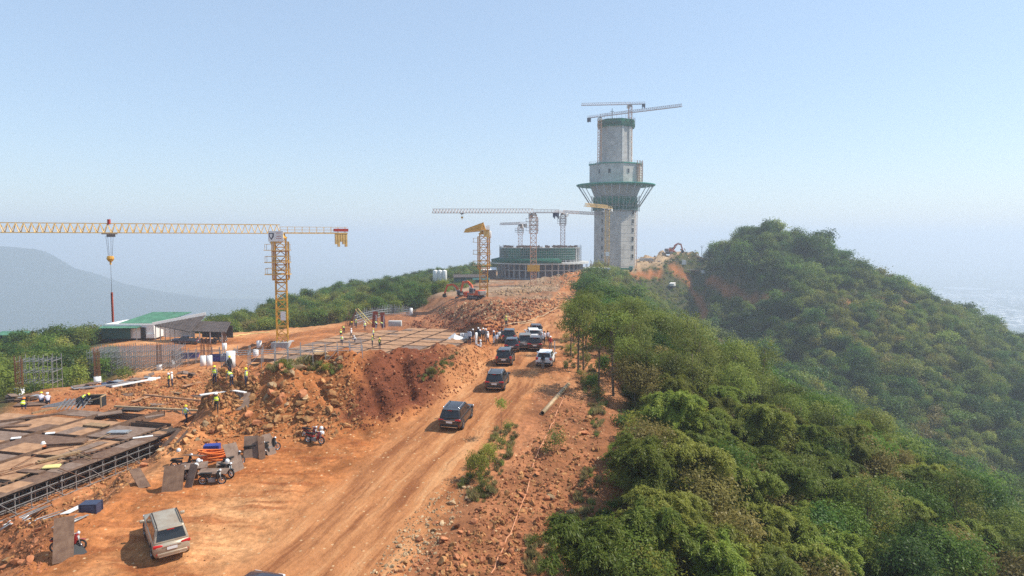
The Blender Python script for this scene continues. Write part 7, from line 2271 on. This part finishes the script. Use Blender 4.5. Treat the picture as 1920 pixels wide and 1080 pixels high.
grass('cut_grass', [(780, 705), (830, 675), (860, 665), (850, 690), (800, 720)], 40, .4, .9, 'thin grass on the orange cut of the mound')
grass('verge_grass', [(860, 920), (880, 860), (930, 800), (980, 790), (960, 850), (920, 940), (880, 950)], 110, .5, 1.0, 'dry grass round the roadside bushes')
grass('ridge_grass', [(1050, 640), (1085, 625), (1110, 680), (1140, 760), (1120, 830), (1085, 700), (1060, 690)], 150, .5, 1.1, 'long grass along the ridge edge under the trees')
grass('slope_grass', [(990, 1020), (1060, 960), (1110, 860), (1130, 900), (1060, 1080), (980, 1080)], 110, .5, 1.1, 'grass at the foot of the rubble slope')

# far town on the plain
TR = np.random.default_rng(3)
b = MB()
for k in range(900):
    px, py = 1640 + 330 * TR.random(), 548 + 72 * TR.random() ** 1.3
    p = GZ(px, py, -299.0); s = TR.uniform(8, 22)
    b.box((p.x, p.y, -299 + s * .25), (s * TR.uniform(.6, 1.6), s, s * TR.uniform(.5, 1.0)))
tag(b.build('distant_town', mat('town_white', (.74, .73, .70), .8)), 'pale specks of a town on the plain at the far right', kind='stuff')
lk = MB()
for px0, px1, py in ((1775, 1850, 541), (1690, 1800, 552), (1830, 1960, 556)):
    a, c = GZ(px0, py, -297), GZ(px1, py, -297)
    pts = [((a.x + c.x) / 2 + (c.x - a.x) / 2 * math.cos(t_), a.y + 130 * math.sin(t_)) for t_ in np.linspace(0, 6.28, 20)[:-1]]
    lk.add([(x, y, -296.5) for x, y in pts], [tuple(range(19))])
tag(lk.build('lake', mat('lake_water', (.45, .50, .52), .15)), 'pale lakes on the far plain', kind='structure')
rubble('field_clods', [(90, 745), (200, 715), (330, 690), (480, 685), (500, 700), (440, 760), (300, 775), (120, 770)], 1100, .08, .6, 'red', 'reddish clods of the rubble field behind the near deck')
FB = random.Random(44)
for k, (px, py, w, d, m, txt) in enumerate(((270, 748, .5, 3.4, 'plyd', 'dusty plank half buried in the middle of the rubble field'), (330, 738, .4, 2.6, 'timber', 'short timber lying right of the standing pair of workers'), (380, 745, 1.0, 1.6, 'ply', 'brown sheet lying below the lone yellow-vested worker'), (300, 760, 1.1, 1.8, 'plyg', 'grey sheet lying at the back of the near deck over the stones'),
                                          (410, 738, .35, 3.0, 'white', 'pale plank by the bending worker in the rubble field'), (440, 735, .3, 2.4, 'white', 'short pale plank in front of the bending worker'), (360, 722, .5, 3.0, 'plyd', 'long brown plank left of the lone yellow-vested worker'), (240, 742, 1.0, 2.0, 'ply', 'dark sheet left of the dusty half buried plank'))):
    p = G(px, py); t = thing('loose_plank', txt, 'plank', (p.x, p.y, p.z + .12), FB.uniform(-1.2, 1.2)); b = MB(); b.box((0, 0, 0), (w, d, .07), Matrix.Rotation(FB.uniform(-.12, .12), 3, 'X')); b.build('plank', M[m], t)

# ------------------------------------------------------------------ look-alikes get their place in the row
ORD = ['leftmost', 'second from left', 'third from left', 'fourth from left', 'fifth from left', 'sixth from left', 'seventh from left', 'eighth from left', 'ninth from left', 'tenth from left']
same = {}
for o in COL.objects:
    if o.get('kind') != 'structure' and o.parent is None and o.get('label'): same.setdefault(o['label'], []).append(o)
for lab, os_ in same.items():
    if len(os_) < 2: continue
    os_.sort(key=lambda o: o.location.x / max(o.location.y, 1))
    for k, o in enumerate(os_):
        if k < len(ORD) and len((lab + ' ' + ORD[k]).split()) <= 16: o['label'] = lab + ', ' + ORD[k]
